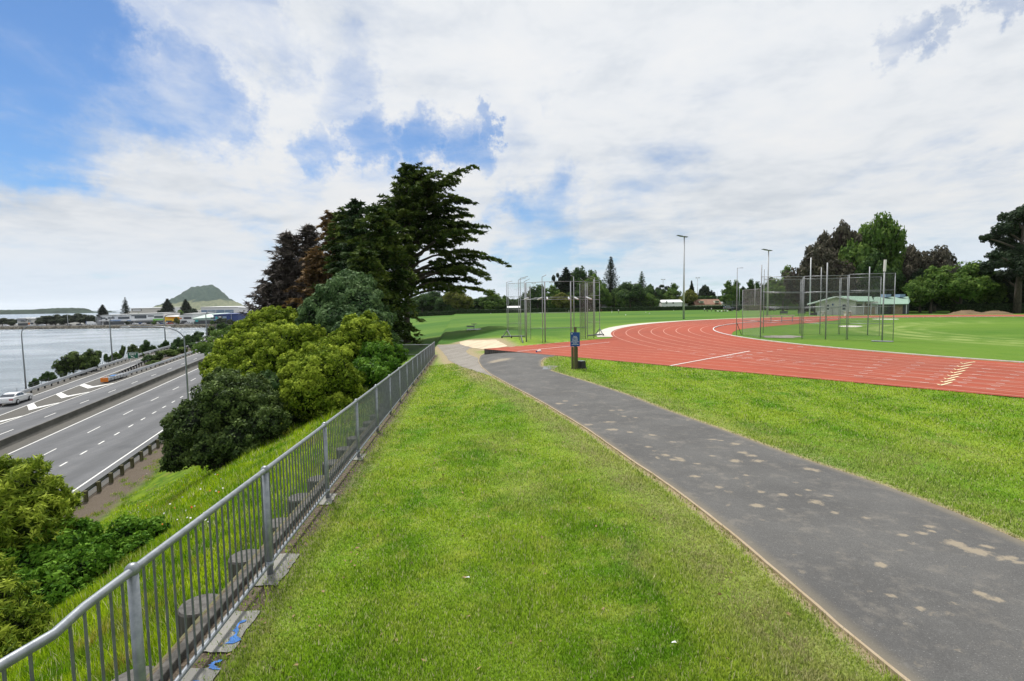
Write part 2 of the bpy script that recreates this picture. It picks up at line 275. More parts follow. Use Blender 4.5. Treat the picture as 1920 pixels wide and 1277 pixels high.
LEAF = dict(
 bright=leafmat('bright_olive_leaves', (.105, .170, .011), (.42, .51, .058), (.018, .034, .004), .16, .8, .35, .8, .06), 
 pohu=leafmat('dark_leathery_leaves', (.036, .066, .016), (.17, .24, .06), (.008, .014, .006), .12, 1.2, .6, .7, .15), 
 pohugrey=leafmat('grey_green_leaves', (.045, .095, .032), (.17, .27, .10), (.010, .022, .009), .15, .5, .5, .7, .12),
 dark=leafmat('dark_green_leaves', (.035, .078, .022), (.10, .17, .042), None, .2, .3, .5), mid=leafmat('mid_green_leaves', (.07, .14, .025), (.18, .27, .055), None, .28, .3, .5),
 light=leafmat('light_green_leaves', (.085, .145, .030), (.20, .26, .065), None, .3, .3, .5), yellow=leafmat('yellow_green_leaves', (.12, .14, .022), (.22, .23, .05), None, .3, .3, .5),
 copper=leafmat('copper_leaves', (.052, .052, .036), (.15, .132, .095), (.030, .022, .02), .15, .25, .5), vdark=leafmat('blackish_green_leaves', (.014, .028, .014), (.035, .060, .025), None, .1, .3, .5),
 conifer=leafmat('conifer_sprays', (.028, .058, .012), (.13, .18, .030), (.010, .020, .007), .15, .35, .4, .8, .08), conifer2=leafmat('conifer_sprays_blue', (.024, .052, .020), (.075, .12, .038), (.008, .016, .007), .12, .35, .4, .8, .08),
 dead=leafmat('dead_twigs', (.075, .064, .056), (.165, .14, .122), (.032, .027, .024), .05, .35, .5), rust=leafmat('rusty_needles', (.11, .068, .030), (.24, .15, .055), (.03, .02, .012), .15, .35, .4),
 vine=leafmat('vine_leaves', (.05, .14, .010), (.17, .32, .03), (.008, .02, .004), .25, 1.0, .5), near=leafmat('wattle_leaves', (.10, .165, .011), (.42, .50, .06), (.014, .024, .005), .3, 1.0, .5),
 hedge=leafmat('hedge_leaves', (.022, .045, .016), (.05, .085, .03), None, .15, .5, .5), shore=leafmat('shore_tree_leaves', (.030, .048, .022), (.075, .09, .045), (.014, .022, .012), .12, .05, .6),
)
def blade_mat(name, bank=False):
    mt, nt, N, L, b = nodes(name)
    r = attr(N, 'rnd')
    if bank:
        g = mix(N, L, step(N, L, tex(N, L, 1.1, 5, .65, off=(2, 2, 0)), .35, .65), (.075, .175, .006), (.235, .33, .012))
        g = mix(N, L, step(N, L, tex(N, L, .5, 5, .65, off=(12, 2, 0)), .55, .68, 0, .7), g, (.24, .18, .06))
    else: g = grass_color(N, L, True)
    g = mix(N, L, step(N, L, r, .0, .75), mix(N, L, 1., g, (.55, .66, .42), 'MULTIPLY'), mix(N, L, 1., g, (2.2, 2.0, 1.6), 'MULTIPLY'))
    if not bank:
        dd = N.new('ShaderNodeMath'); dd.operation = 'MULTIPLY'; L.new(attr(N, 'dry'), dd.inputs[0]); L.new(step(N, L, tex(N, L, 7, 5, .7), .3, .6, .5, 1.2), dd.inputs[1]); dd.use_clamp = True
        g = mix(N, L, dd.outputs[0], g, mix(N, L, step(N, L, r, .2, .8), (.24, .24, .10), (.55, .50, .27)))
    g = mix(N, L, step(N, L, r, .91, .94), g, (.62, .58, .34))
    L.new(g, b.inputs['Base Color']); b.inputs['Roughness'].default_value = .55; b.inputs['Specular IOR Level'].default_value = .25
    tb = N.new('ShaderNodeBsdfTranslucent'); L.new(g, tb.inputs[0]); ms = N.new('ShaderNodeMixShader'); ms.inputs[0].default_value = .42
    L.new(b.outputs[0], ms.inputs[1]); L.new(tb.outputs[0], ms.inputs[2]); L.new(ms.outputs[0], N['Material Output'].inputs[0])
    return mt
# ------------------------------------------------------------------ mesh helpers
def link(name, me, mt, parent=None, label=None, cat=None, group=None, kind=None):
    o = bpy.data.objects.new(name, me); COL.objects.link(o)
    if mt is not None:
        for x in (mt if isinstance(mt, (list, tuple)) else [mt]): me.materials.append(MAT[x] if isinstance(x, str) else x)
    if parent is not None:
        o.parent = parent; o.matrix_parent_inverse = PINV.get(parent.name, Matrix.Identity(4))
    return tag(o, label, cat, group, kind)
def tag(o, label=None, cat=None, group=None, kind=None):
    if label: o['label'] = label
    if cat: o['category'] = cat
    if group: o['group'] = group
    if kind: o['kind'] = kind
    return o
PINV = {}
def thing(name, label, cat, loc=(0, 0, 0), group=None):
    o = bpy.data.objects.new(name, None); COL.objects.link(o); o.location = tuple(float(x) for x in loc); o.empty_display_size = .2
    PINV[o.name] = Matrix.Translation(-Vector([float(x) for x in loc])); return tag(o, label, cat, group)
def copytree(root, loc, rz=0., sc=(1, 1, 1), label=None, group=None, mats=None):
    r = root.copy(); COL.objects.link(r); r.location = tuple(float(x) for x in loc); r.rotation_euler = (0, 0, rz); r.scale = sc
    if label: r['label'] = label
    if group: r['group'] = group
    def rec(a, b):
        for ch in list(a.children):
            c = ch.copy(); COL.objects.link(c); c.parent = b
            if mats and ch.name.split('.')[0] in mats:
                c.material_slots[0].link = 'OBJECT'; c.material_slots[0].material = mats[ch.name.split('.')[0]]
            rec(ch, c)
    rec(root, r)
    return r
class MB:
    def __init__(s): s.v = []; s.f = []; s.mi = []; s.uv = None
    def add(s, vs, fs, mi=0):
        k = len(s.v); s.v += [tuple(float(c) for c in x) for x in vs]; s.f += [tuple(i+k for i in f) for f in fs]; s.mi += [mi]*len(fs); return s
    def box(s, c, d, rz=0., mi=0, M=None):
        vs = []
        for i in range(8):
            x = Vector(((i & 1)-.5, ((i >> 1) & 1)-.5, (i >> 2)-.5)); x = Vector((x.x*d[0], x.y*d[1], x.z*d[2]))
            if M is not None: x = M @ x
            elif rz: x = Matrix.Rotation(rz, 3, 'Z') @ x
            vs.append(x+Vector([float(q) for q in c]))
        return s.add(vs, [(0, 2, 3, 1), (4, 5, 7, 6), (0, 1, 5, 4), (2, 6, 7, 3), (0, 4, 6, 2), (1, 3, 7, 5)], mi)
    def tube(s, pts, r, n=8, mi=0, caps=True):
        pts = [Vector([float(q) for q in p]) for p in pts]; rs = r if isinstance(r, (list, tuple)) else [r]*len(pts)
        k = len(s.v); ref = None
        for i, p in enumerate(pts):
            t = (pts[min(i+1, len(pts)-1)]-pts[max(i-1, 0)]).normalized()
            if ref is None: ref = Vector((0, 0, 1)) if abs(t.z) < .9 else Vector((1, 0, 0))
            a = t.cross(ref).normalized(); b = a.cross(t).normalized(); ref = b
            for j in range(n):
                th = 2*pi*j/n; q = p+(a*cos(th)+b*sin(th))*rs[i]; s.v.append(tuple(q))
        for i in range(len(pts)-1):
            for j in range(n):
                s.f.append((k+i*n+j, k+i*n+(j+1) % n, k+(i+1)*n+(j+1) % n, k+(i+1)*n+j)); s.mi.append(mi)
        if caps:
            s.f.append(tuple(k+j for j in range(n))[::-1]); s.mi.append(mi); e = k+(len(pts)-1)*n; s.f.append(tuple(e+j for j in range(n))); s.mi.append(mi)
        return s
    def ball(s, c, r, mi=0, n=10, m=6, sz=1.):
        c = Vector([float(q) for q in c]); vs = [c+Vector((0, 0, r*sz))]
        for i in range(1, m):
            for j in range(n): vs.append(c+Vector((r*sin(pi*i/m)*cos(2*pi*j/n), r*sin(pi*i/m)*sin(2*pi*j/n), r*sz*cos(pi*i/m))))
        vs.append(c-Vector((0, 0, r*sz))); fs = [(0, 1+j, 1+(j+1) % n) for j in range(n)]
        for i in range(m-2):
            for j in range(n): a = 1+i*n+j; b = 1+i*n+(j+1) % n; fs.append((a, a+n, b+n, b))
        e = len(vs)-1; fs += [(e, e-n+(j+1) % n, e-n+j) for j in range(n)]
        return s.add(vs, fs, mi)
    def prism(s, prof, axis_o, ax, ay, ext, mi=0):
        """closed profile (list of 2D) in plane (ax, ay) extruded by vector ext"""
        o = Vector(axis_o); ax = Vector(ax); ay = Vector(ay); ext = Vector(ext); n = len(prof)
        vs = [o+ax*p[0]+ay*p[1] for p in prof]+[o+ax*p[0]+ay*p[1]+ext for p in prof]
        return s.add(vs, [tuple(range(n))[::-1], tuple(range(n, 2*n))]+[(i, (i+1) % n, n+(i+1) % n, n+i) for i in range(n)], mi)
    def mesh(s, name, smooth=False):
        me = bpy.data.meshes.new(name); me.from_pydata(s.v, [], s.f); me.update()
        if any(s.mi): me.polygons.foreach_set('material_index', s.mi)
        if smooth: me.polygons.foreach_set('use_smooth', [True]*len(me.polygons))
        bm = bmesh.new(); bm.from_mesh(me); bmesh.ops.recalc_face_normals(bm, faces=bm.faces); bm.to_mesh(me); bm.free()
        return me
    def build(s, name, mt, parent=None, smooth=False, bevel=0, **k):
        o = link(name, s.mesh(name, smooth), mt, parent, **k)
        if bevel:
            md = o.modifiers.new('bevel', 'BEVEL'); md.width = bevel; md.segments = 2; md.limit_method = 'ANGLE'
        return o
def npmesh(name, V, Fc, attrs=None, smooth=False):
    """V (n,3), Fc (m,k) all faces with k corners"""
    me = bpy.data.meshes.new(name); n, mm, k = len(V), len(Fc), Fc.shape[1]
    me.vertices.add(n); me.vertices.foreach_set('co', np.ascontiguousarray(V, dtype=np.float32).ravel())
    me.loops.add(mm*k); me.loops.foreach_set('vertex_index', np.ascontiguousarray(Fc, dtype=np.int32).ravel())
    me.polygons.add(mm); me.polygons.foreach_set('loop_start', np.arange(0, mm*k, k, dtype=np.int32))
    me.polygons.foreach_set('loop_total', np.full(mm, k, dtype=np.int32))
    me.polygons.foreach_set('use_smooth', np.full(mm, smooth, dtype=bool))
    for a, x in (attrs or {}).items():
        at = me.attributes.new(a, 'FLOAT', 'POINT'); at.data.foreach_set('value', np.ascontiguousarray(x, dtype=np.float32))
    me.update(calc_edges=True); return me
def gridfaces(nu, nv):
    i = np.arange(nu-1)[:, None]*nv+np.arange(nv-1)[None, :]; i = i.ravel()
    return np.stack([i, i+nv, i+nv+1, i+1], 1)
# ------------------------------------------------------------------ terrain
def ss(a, b, x):
    t = np.clip((np.asarray(x, float)-a)/(b-a), 0, 1); return t*t*(3-2*t)
def xf(y): return -2.2-.1*np.asarray(y, float)                 # fence line
def zf(y): return np.maximum(.35-.0366*np.minimum(np.asarray(y, float), 46), -1.35)
CX, CY, R0, PHI = 55.22, 41.2, 36.5, radians(-48.7)
TD = np.array([cos(PHI), sin(PHI)]); TN = np.array([-TD[1], TD[0]])
def tloc(x, y):
    return (x-CX)*TD[0]+(y-CY)*TD[1], (x-CX)*TN[0]+(y-CY)*TN[1]
def tw(a, b): return CX+a*TD[0]+b*TN[0], CY+a*TD[1]+b*TN[1]
def tdist(x, y):
    a, b = tloc(x, y); q = np.clip(a, 0, 84.4); d = np.hypot(a-q, b)-R0-10.3
    ch = np.maximum(np.maximum(-(b+R0+10.3), b+R0+1.5), np.maximum(a, -a-49)); ch = np.maximum(ch, 0)*1.0   # chute
    return np.maximum(np.minimum(d, ch), 0)
def T(x, y):
    x = np.asarray(x, float); y = np.asarray(y, float)
    w = 1-ss(xf(y), 1.0, x); lo = zf(y)*w
    d = tdist(x, y)
    fl = -(.35*ss(0, 20, d)+.55*ss(10, 45, d)+1.7*ss(45, 190, d))*ss(36, 50, y+.5*np.maximum(x, 0))
    return np.where(y < 30, lo, np.minimum(lo, fl)) + 0*x
# motorway frame
RD = ray(681, 551); RD = RD/np.linalg.norm(RD[:2]); HP = 15.0; GR = RD[2]
def sl2xy(s, l): return s*RD[0]+l*RD[1], s*RD[1]-l*RD[0]
def xy2sl(x, y): return x*RD[0]+y*RD[1], x*RD[1]-y*RD[0]
def zr(s): return CH-HP+GR*np.asarray(s, float)
def SLP(s, l, dz=0.): x, y = sl2xy(s, l); return np.array([x, y, float(zr(s))+dz])
GLS = [-60, 0, 60, 90, 104, 120, 141, 173, 230, 300]; GLL = [-48.3, -48.3, -48.5, -50, -51.4, -52.5, -53.8, -54, -54.5, -55]
def lguard(s): return np.interp(s, GLS, GLL)
SEA = -13.5
PT = [0, .08, .2, .33, .42, .55, .75, .9, 1.0]; PZ = [0, .035, .11, .215, .34, .54, .84, .975, 1.0]
def H(x, y):
    x = np.asarray(x, float); y = np.asarray(y, float)
    s, l = xy2sl(x, y); yy = np.clip(y, -30, 400)
    top = T(x, y); LF = (xf(yy)-.3)-x; LR = -19.6-l
    LR = -LR                        # >0 on the bank side of the near guardrail
    t = np.clip(LF/np.maximum(LF+LR, .01), 0, 1); t = np.where(LR <= 0, 1, t)
    P = np.interp(t, PT, PZ); zfe = T(xf(yy)-.3, yy); zrd = zr(np.clip(s, -60, 320))-.06
    bank = zfe+(zrd-zfe)*P-.62*ss(.10, .55, LF)*(1-ss(.3, .6, t))
    z = np.where(LF > 0, bank, top)
    road = zr(np.clip(s, -60, 320))-.12
    z = np.where(l < -20.6, road, z)
    over = (lguard(s)-.9)-l
    z = np.where(over > 0, np.maximum(road-.15-over*.62, SEA-2.5), z)
    z = np.where((s > 300) & (l < -19), np.maximum(z-ss(300, 340, s)*6, SEA-2.5), z)
    return z
def Gp(u, v, dz=0.):
    """where the line of sight through a point of the photograph meets the ground"""
    d = ray(u, v); t = np.concatenate([np.arange(1, 80, .02), np.arange(80, 900, .25)])
    P = CAMP[None]+d[None]*t[:, None]; g = P[:, 2]-H(P[:, 0], P[:, 1])-dz
    i = np.argmax(g < 0)
    if g[i] >= 0: return P[-1]
    a = g[i-1]/(g[i-1]-g[i]); return P[i-1]+(P[i]-P[i-1])*a
def atY(u, v, Y): d = ray(u, v); return CAMP+d*(Y/d[1])
def GZ(u, v, z): d = ray(u, v); return CAMP+d*((z-CH)/d[2])
def topz(P, v):
    """height at which a plumb line through P reaches row v of the photograph"""
    lo, hi = -30, 300
    for _ in range(40):
        z = (lo+hi)/2; q = np.array([P[0], P[1], z])-CAMP; vv = 638.5-F*(q@UP)/(q@FW)
        if vv > v: lo = z
        else: hi = z
    return z
def RM(u, v, dz=0.):
    """on the motorway plane"""
    n = np.cross(np.array([RD[1], -RD[0], 0]), RD); n = n/n[2]; d = ray(u, v); return CAMP+d*((-HP+dz)/(d@n))
# path edges from the photograph (ground positions)
PL = [(1760, 1330), (1690, 1277), (1560, 1165), (1440, 1060), (1330, 968), (1250, 908), (1180, 862), (1100, 805), (1020, 757), (960, 725), (920, 703), (903, 689), (897, 678), (900, 668), (912, 661), (926, 656.5)]
PR = [(2300, 1180), (2150, 1110), (1920, 1020), (1800, 965), (1640, 905), (1500, 860), (1350, 805), (1250, 770), (1180, 742), (1100, 716), (1040, 698), (1014, 688), (1014, 678), (1022, 671), (1045, 667.5), (1064, 665.5)]
PLw = [Gp(*p)[:2] for p in PL]; PRw = [Gp(*p)[:2] for p in PR]
def extend(P, k=1.0, n=3):
    d = P[0]-P[1]; d = d/np.linalg.norm(d); return [P[0]+d*k*i for i in range(n, 0, -1)]+P
PLw = extend(PLw, 1.2, 5); PRw = extend(PRw, 1.6, 5)
def resample(P, n):
    P = np.array(P); s = np.r_[0, np.cumsum(np.hypot(*np.diff(P, axis=0).T))]; q = np.linspace(0, s[-1], n)
    return np.stack([np.interp(q, s, P[:, 0]), np.interp(q, s, P[:, 1])], 1)
def smoothpoly(P, n, k=3):
    P = resample(P, n)
    for _ in range(k): P[1:-1] = (P[:-2]+2*P[1:-1]+P[2:])/4
    return P
def segdist(px_, py_, poly):
    poly = np.array(poly); best = np.full(np.shape(px_), 1e9)
    for a, b in zip(poly[:-1], poly[1:]):
        ab = b-a; L2 = (ab**2).sum()+1e-9; t = np.clip(((px_-a[0])*ab[0]+(py_-a[1])*ab[1])/L2, 0, 1)
        best = np.minimum(best, np.hypot(px_-a[0]-t*ab[0], py_-a[1]-t*ab[1]))
    return best
def inpoly(px_, py_, poly):
    poly = np.array(poly); r = np.zeros(np.shape(px_), bool); n = len(poly)
    for i in range(n):
        a, b = poly[i], poly[(i+1) % n]
        c = ((a[1] > py_) != (b[1] > py_)); xx = (b[0]-a[0])*(py_-a[1])/((b[1]-a[1]) or 1e-9)+a[0]; r ^= c & (px_ < xx)
    return r
PLs = smoothpoly(PLw, 140, 4); PRs = smoothpoly(PRw, 140, 4); PLd = resample(PLs, 1100); PRd = resample(PRs, 1100)
PATHPOLY = np.concatenate([PLs, PRs[::-1]])
GRAV = [Gp(*p)[:2] for p in [(818, 648), (840, 646.5), (868, 644), (905, 651), (880, 653), (873, 659), (882, 666), (897, 672), (897, 680), (905, 690), (925, 707), (900, 699), (862, 687), (842, 676), (832, 662)]]
PADP = [Gp(*p)[:2] for p in [(862, 645.5), (862, 641), (874, 638.5), (930, 637.3), (945, 645), (952, 650), (935, 652.5), (905, 655)]]
def build_ground():
    fa = np.radians(np.arange(-72, 62.01, .28)); ba = np.radians(np.arange(66, 288, 4.)); A = np.r_[fa, ba, fa[:1]+2*pi]
    r = [.5]
    while r[-1] < 60: r.append(r[-1]*1.0125)
    while r[-1] < 3000: r.append(r[-1]*1.03)
    r = np.array(r); RR, AA = np.meshgrid(r, A, indexing='ij')
    X = RR*np.sin(AA); Y = RR*np.cos(AA); Z = H(X, Y)
    far = (RR > 60)
    x, y = X.ravel(), Y.ravel(); near = RR.ravel() < 70
    dry = np.zeros(x.size); soil = np.zeros(x.size); n = near
    dp = np.minimum(segdist(x[n], y[n], PLs[::2]), segdist(x[n], y[n], PRs[::2]))
    dry[n] = np.maximum(1-ss(.03, .20, dp), .30*(1-ss(.1, .9, dp)))
    df = x-xf(y); q = n & (df > -.9) & (df < 1.6) & (y < 46)
    soil[q] = (ss(-.5, -.3, df[q])*(1-ss(.04, .32, df[q])))
    dry[q] = np.maximum(dry[q], .35*(1-ss(.25, .6, df[q])))
    dg = segdist(x[n], y[n], np.array(GRAV+GRAV[:1])); dg2 = segdist(x[n], y[n], np.array(PADP+PADP[:1]))
    dry[n] = np.maximum(dry[n], .8*(1-ss(.1, 1.3, np.minimum(dg, dg2))))
    s, l = xy2sl(x, y); bk = ((x < xf(y)-.35)).astype(float)*(1-ss(40, 52, y-.8*np.maximum(xf(y)-x, 0)))
    lr = -l-0.; soil = np.maximum(soil, np.where((l > -21.2) & (bk > 0), 1-ss(-18.6, -16.6, l), 0))
    soil = np.maximum(soil, np.where(l < -20.6, 1., 0))
    a, b = tloc(x, y); inside = (np.hypot(a-np.clip(a, 0, 84), b) < R0)
    dd = tdist(x, y); fld = np.where(y > 30, ss(0, 6, dd)*ss(33, 48, y), 0); fld = np.where(inside, .75, fld)
    chute = inpoly(x, y, np.array([tw(0, -46.6), tw(80, -46.6), tw(80, -60), tw(-60, -60)]))
    rr_ = np.hypot(a-2, b+1.5); th_ = np.degrees(np.arctan2(b, a)) % 360; arc = sum(w_*np.exp(-((rr_-q)/.55)**2) for q, w_ in ((19.5, .5), (21.3, .8), (23.2, 1.), (25., .6)))*ss(120, 160, th_)*(1-ss(262, 285, th_))*inside
    me = npmesh('ground', np.stack([x, y, Z.ravel()], 1), gridfaces(len(r), len(A)), dict(dry=dry, soil=soil, field=fld, bank=bk, arc=arc), True)
    link('ground', me, 'turf', kind='structure')
build_ground()
ST = [(-130,-10,60,12),(-150,-4,30,8),(308,262,55,10),(300,232,60,6),(465,283,30,8),(378,272,25,7),(575,377,36,20),(545,380,30,10),(515,362,40,12),(487,372,20,10),(450,330,30,8),(475,345,22,6),(790,318,45,10),(820,352,46,10),(852,364,42,10),(878,384,60,10),(790,384,48,14),(630,445,45,12),(1075,415,36,14),(1105,421,36,12),(890,505,35,10),(975,516,42,12),(1042,518,30,10),(1075,498,30,8),(1108,546,60,18),(875,558,60,16),(1155,520,40,8),(1302,607,40,10),(1185,588,40,14),(1450,675,46,10),(1480,706,30,8),(1520,667,40,12),(1650,708,80,26),(1745,742,90,28),(1700,728,60,20),(1850,765,110,16),(1900,782,60,12),(1360,790,50,22),(1645,942,36,14),(1750,905,60,26),(1810,925,60,18),(1400,912,30,14),(1550,640,60,8),(340,186,26,5),(305,187,26,5),(355,210,18,6),(400,215,18,6),(215,243,40,8),(165,166,30,4),(100,160,40,6),(125,150,24,5),(725,486,36,10),(830,440,30,6),(700,365,30,5),(640,395,30,5),(1780,720,60,14),(1560,660,30,6),(545,310,36,5),(700,300,40,5),(735,305,26,4),(965,573,24,5),(1510,960,16,6)]
def stainval(x, y):
    o = np.zeros_like(x)
    for (a, b, w, h) in ST:
        u, v = 1000+a/2.087, 680+b/2.087; P = Gp(u, v, .018); A = Gp(u+w/4.174, v, .018); B = Gp(u, v+h/4.174, .018); rx = max(.05, np.linalg.norm(A-P)); ry = max(.05, np.linalg.norm(B-P)); d = (P[:2])/np.linalg.norm(P[:2])
        n = (np.abs(x-P[0]) < 2) & (np.abs(y-P[1]) < 2.5); q0 = x[n]-P[0]; q1 = y[n]-P[1]; al = q1; ac = q0-0*q1; o[n] = np.maximum(o[n], np.exp(-.70*((ac/rx)**2+(al/ry)**2)))
    return o
def strip(name, Lp, Rp, nc, off, mt, skirt=0., attrs=True, kind='structure', zfun=H, **k):
    n = len(Lp); t = np.linspace(0, 1, nc); P = Lp[:, None]*(1-t)[None, :, None]+Rp[:, None]*t[None, :, None]
    x, y = P[..., 0].ravel(), P[..., 1].ravel(); z = zfun(x, y)+off
    ed = np.minimum(t, 1-t)[None, :]*np.hypot(*(Lp-Rp).T)[:, None]
    me = npmesh(name, np.stack([x, y, z], 1), gridfaces(n, nc), dict(edge=(1-ss(0, .30, ed)).ravel()*.7, stain=(stainval(x, y) if name == 'path' else np.zeros_like(x))), True)
    return link(name, me, mt, kind=kind, **k)
strip('path', PLd, PRd, 64, .018, 'path')
def polysheet(name, poly, off, mt, step_=.25, zfun=H, **k):
    """flat-ish patch that follows the ground"""
    poly = np.array(poly); bm = bmesh.new(); vs = [bm.verts.new((p[0], p[1], 0)) for p in poly]; f = bm.faces.new(vs)
    bmesh.ops.triangulate(bm, faces=[f])
    for _ in range(6):
        es = [e for e in bm.edges if e.calc_length() > step_]
        if not es: break
        bmesh.ops.subdivide_edges(bm, edges=es, cuts=1); bmesh.ops.triangulate(bm, faces=bm.faces[:])
    for v in bm.verts: v.co.z = float(zfun(v.co.x, v.co.y))+off
    bmesh.ops.recalc_face_normals(bm, faces=bm.faces); 
    me = bpy.data.meshes.new(name); bm.to_mesh(me); bm.free()
    if me.polygons and me.polygons[0].normal.z < 0: me.flip_normals()
    return link(name, me, mt, **k)
def roughen(poly, n, amp, seed):
    r = np.random.default_rng(seed); P = resample(np.vstack([poly, poly[:1]]), n)[:-1]; c = P.mean(0)
    w = r.normal(0, 1, len(P)); w = (w+np.roll(w, 1)+np.roll(w, -1))/2
    d = P-c; return P+d/np.linalg.norm(d, axis=1)[:, None]*w[:, None]*amp
polysheet('gravel_path', roughen(np.array(GRAV), 120, .07, 1), .012, 'gravel', kind='structure')
polysheet('sandy_run_up', roughen(np.array(PADP), 100, .08, 2), .020, 'pad', kind='structure')
# timber edging down the near side of the path
def edging(name, P, label):
    mb = MB(); n = len(P); t = np.gradient(P, axis=0); t /= np.linalg.norm(t, axis=1)[:, None]; nr = np.stack([-t[:, 1], t[:, 0]], 1)
    r = np.random.default_rng(3); vs = []
    for i in range(n):
        z = float(H(*P[i])); w = .013+.007*r.random(); h = .026+.012*r.random()
        for a, hh in ((-w, -.05), (-w, h), (w, h), (w, -.05)): vs.append((*(P[i]+nr[i]*a), z+hh))
    fs = [(4*i+j, 4*i+(j+1) % 4, 4*i+4+(j+1) % 4, 4*i+4+j) for i in range(n-1) for j in range(4)]
    mb.add(vs, fs); return mb.build(name, 'edging', label=label, cat='edging board')
edging('path_edging', PLs[9:], 'thin pale timber board edging the left side of the asphalt path')
edging('path_edging', PRs[124:134], 'short pale timber edging on the right bend of the path near the track')
# ------------------------------------------------------------------ running track
def arcline(off, a0=None, a1=None, n=260, s0=60, s1=62, chute=None):
    R = R0+off; pts = []
    for a in np.linspace(s1, 0, 40)[:-1]: pts.append(tw(a, R))
    for th in np.linspace(pi/2, 3*pi/2, n): pts.append(tw(R*cos(th), R*sin(th)))
    for a in np.linspace(0, s0, 40)[1:]: pts.append(tw(a, -R))
    return np.array(pts)
ZT = .03
flat = lambda x, y: np.zeros_like(np.asarray(x, float))
strip('running_track', arcline(0), arcline(10.25), 10, ZT, 'track', zfun=flat)
# straight chute running back to the path, with its concrete side
chA = np.array([tw(a, -(R0+.3)) for a in np.linspace(.5, -47.5, 60)])
cl = Gp(905, 655, .0)[:2]
up0 = GZ(906, 654.5, ZT)[:2]; up1 = GZ(1172, 631.3, ZT)[:2]
def chute():
    near = np.array([tw(a, -(R0+10.25)) for a in np.linspace(2, -60, 200)])
    # stop the near side at the left tip
    da = tloc(*up0)[0]; k = tloc(up0[0], up0[1])
    aa = np.linspace(2, da, 90); nr = np.array([tw(a, -(R0+10.25)) for a in aa])
    e = np.array([tloc(*up0), tloc(*up1)]); outb = []
    for a in aa:
        t = (a-e[0][0])/(e[1][0]-e[0][0]); bb = e[0][1]+(e[1][1]-e[0][1])*t
        c = -math.sqrt(max((R0+9.9)**2-min(a, 0)**2, 0)) if a > -(R0+9.9) else 0
        bb = min(bb, c) if a > e[1][0] else bb
        outb.append(tw(a, max(bb, -(R0+10.2))))
    outb = np.array(outb)
    me = strip('track_straight', nr, outb, 12, ZT-.004, 'track', zfun=flat)
    mb = MB()
    for P in (nr[40:], outb[20:]):
        vs = [(p[0], p[1], z) for p in P for z in (ZT-.006, -.9)]; mb.add(vs, [(2*i, 2*i+1, 2*i+3, 2*i+2) for i in range(len(P)-1)])
    mb.add([(nr[-1][0], nr[-1][1], ZT-.006), (outb[-1][0], outb[-1][1], ZT-.006), (outb[-1][0], outb[-1][1], -.9), (nr[-1][0], nr[-1][1], -.9)], [(0, 1, 2, 3)])
    mb.build('track_slab_edge', 'wood', kind='structure')
    return nr, outb
nr_, ob_ = chute()
def ribbon(mb, P, w, z):
    P = np.array(P); t = np.gradient(P, axis=0); t /= np.linalg.norm(t, axis=1)[:, None]+1e-9; n = np.stack([-t[:, 1], t[:, 0]], 1)
    a, b = P+n*w/2, P-n*w/2; vs = []
    for i in range(len(P)): vs += [(*a[i], z), (*b[i], z)]
    mb.add(vs, [(2*i, 2*i+1, 2*i+3, 2*i+2) for i in range(len(P)-1)])
def lanes():
    mb = MB()
    for k in range(1, 9): ribbon(mb, arcline(k*1.22), .06, ZT+.006)
    for k in range(0, 9):      # straights running on into the chute
        b = -(R0+k*1.22+.25); a0 = -.2
        end = tloc(*up0)[0]+1.0
        e = np.array([tloc(*up0), tloc(*up1)]); t = (b-.3-e[0][1])/(e[1][1]-e[0][1]); lim = e[0][0]+(e[1][0]-e[0][0])*t if 0 < t < 1 else end
        if k < 3: lim = max(lim, -24)
        ribbon(mb, [tw(a, b) for a in np.linspace(a0, max(end, lim), 30)], .05, ZT+.008)
    mb.build('lane_lines', 'lane', kind='structure')
    mw = MB(); q = ZT+.012
    def line(u0, v0, u1, v1, w=.06): ribbon(mw, [GZ(u0+(u1-u0)*t, v0+(v1-v0)*t, q)[:2] for t in np.linspace(0, 1, 6)], w, q)
    line(1257, 685.5, 1406, 658.2, .10); line(970, 658.8, 1143, 641.5, .08)
    for i in range(8): line(1362+i*19, 670.5-i*2.9, 1373+i*19, 670.1-i*2.9, .07)
    for i in range(9): line(955+i*17, 650.7-i*1.75, 965+i*17, 650.2-i*1.75, .07)
    for r_ in range(4):
        for i in range(7): line(1232+r_*62+i*34, 655+r_*7+i*3.0-r_*i*.3, 1241+r_*62+i*34, 655.6+r_*7+i*3.0-r_*i*.3, .04)
    for i in range(7):
        for c in range(5): line(1655+c*62-i*9, 673+c*6+i*5.2, 1672+c*62-i*9, 674.6+c*6+i*5.2, .04)
    mw.build('start_lines', 'paint', kind='structure')
    my = MB()
    for i in range(8):
        u, v = 1828-i*5.6, 678.3+i*5.45-0*i; 
        ribbon(my, [GZ(u-i*.6, v, q)[:2], GZ(u-22+i*.1-i*.6, v+3.6+i*.35, q)[:2]], .07, q+.002); ribbon(my, [GZ(u-22+i*.1-i*.6, v+3.6+i*.35, q)[:2], GZ(u-27-i*.6, v+1.6+i*.3, q)[:2]], .05, q+.002)
    my.build('stagger_marks', 'yellow', kind='structure')
lanes()
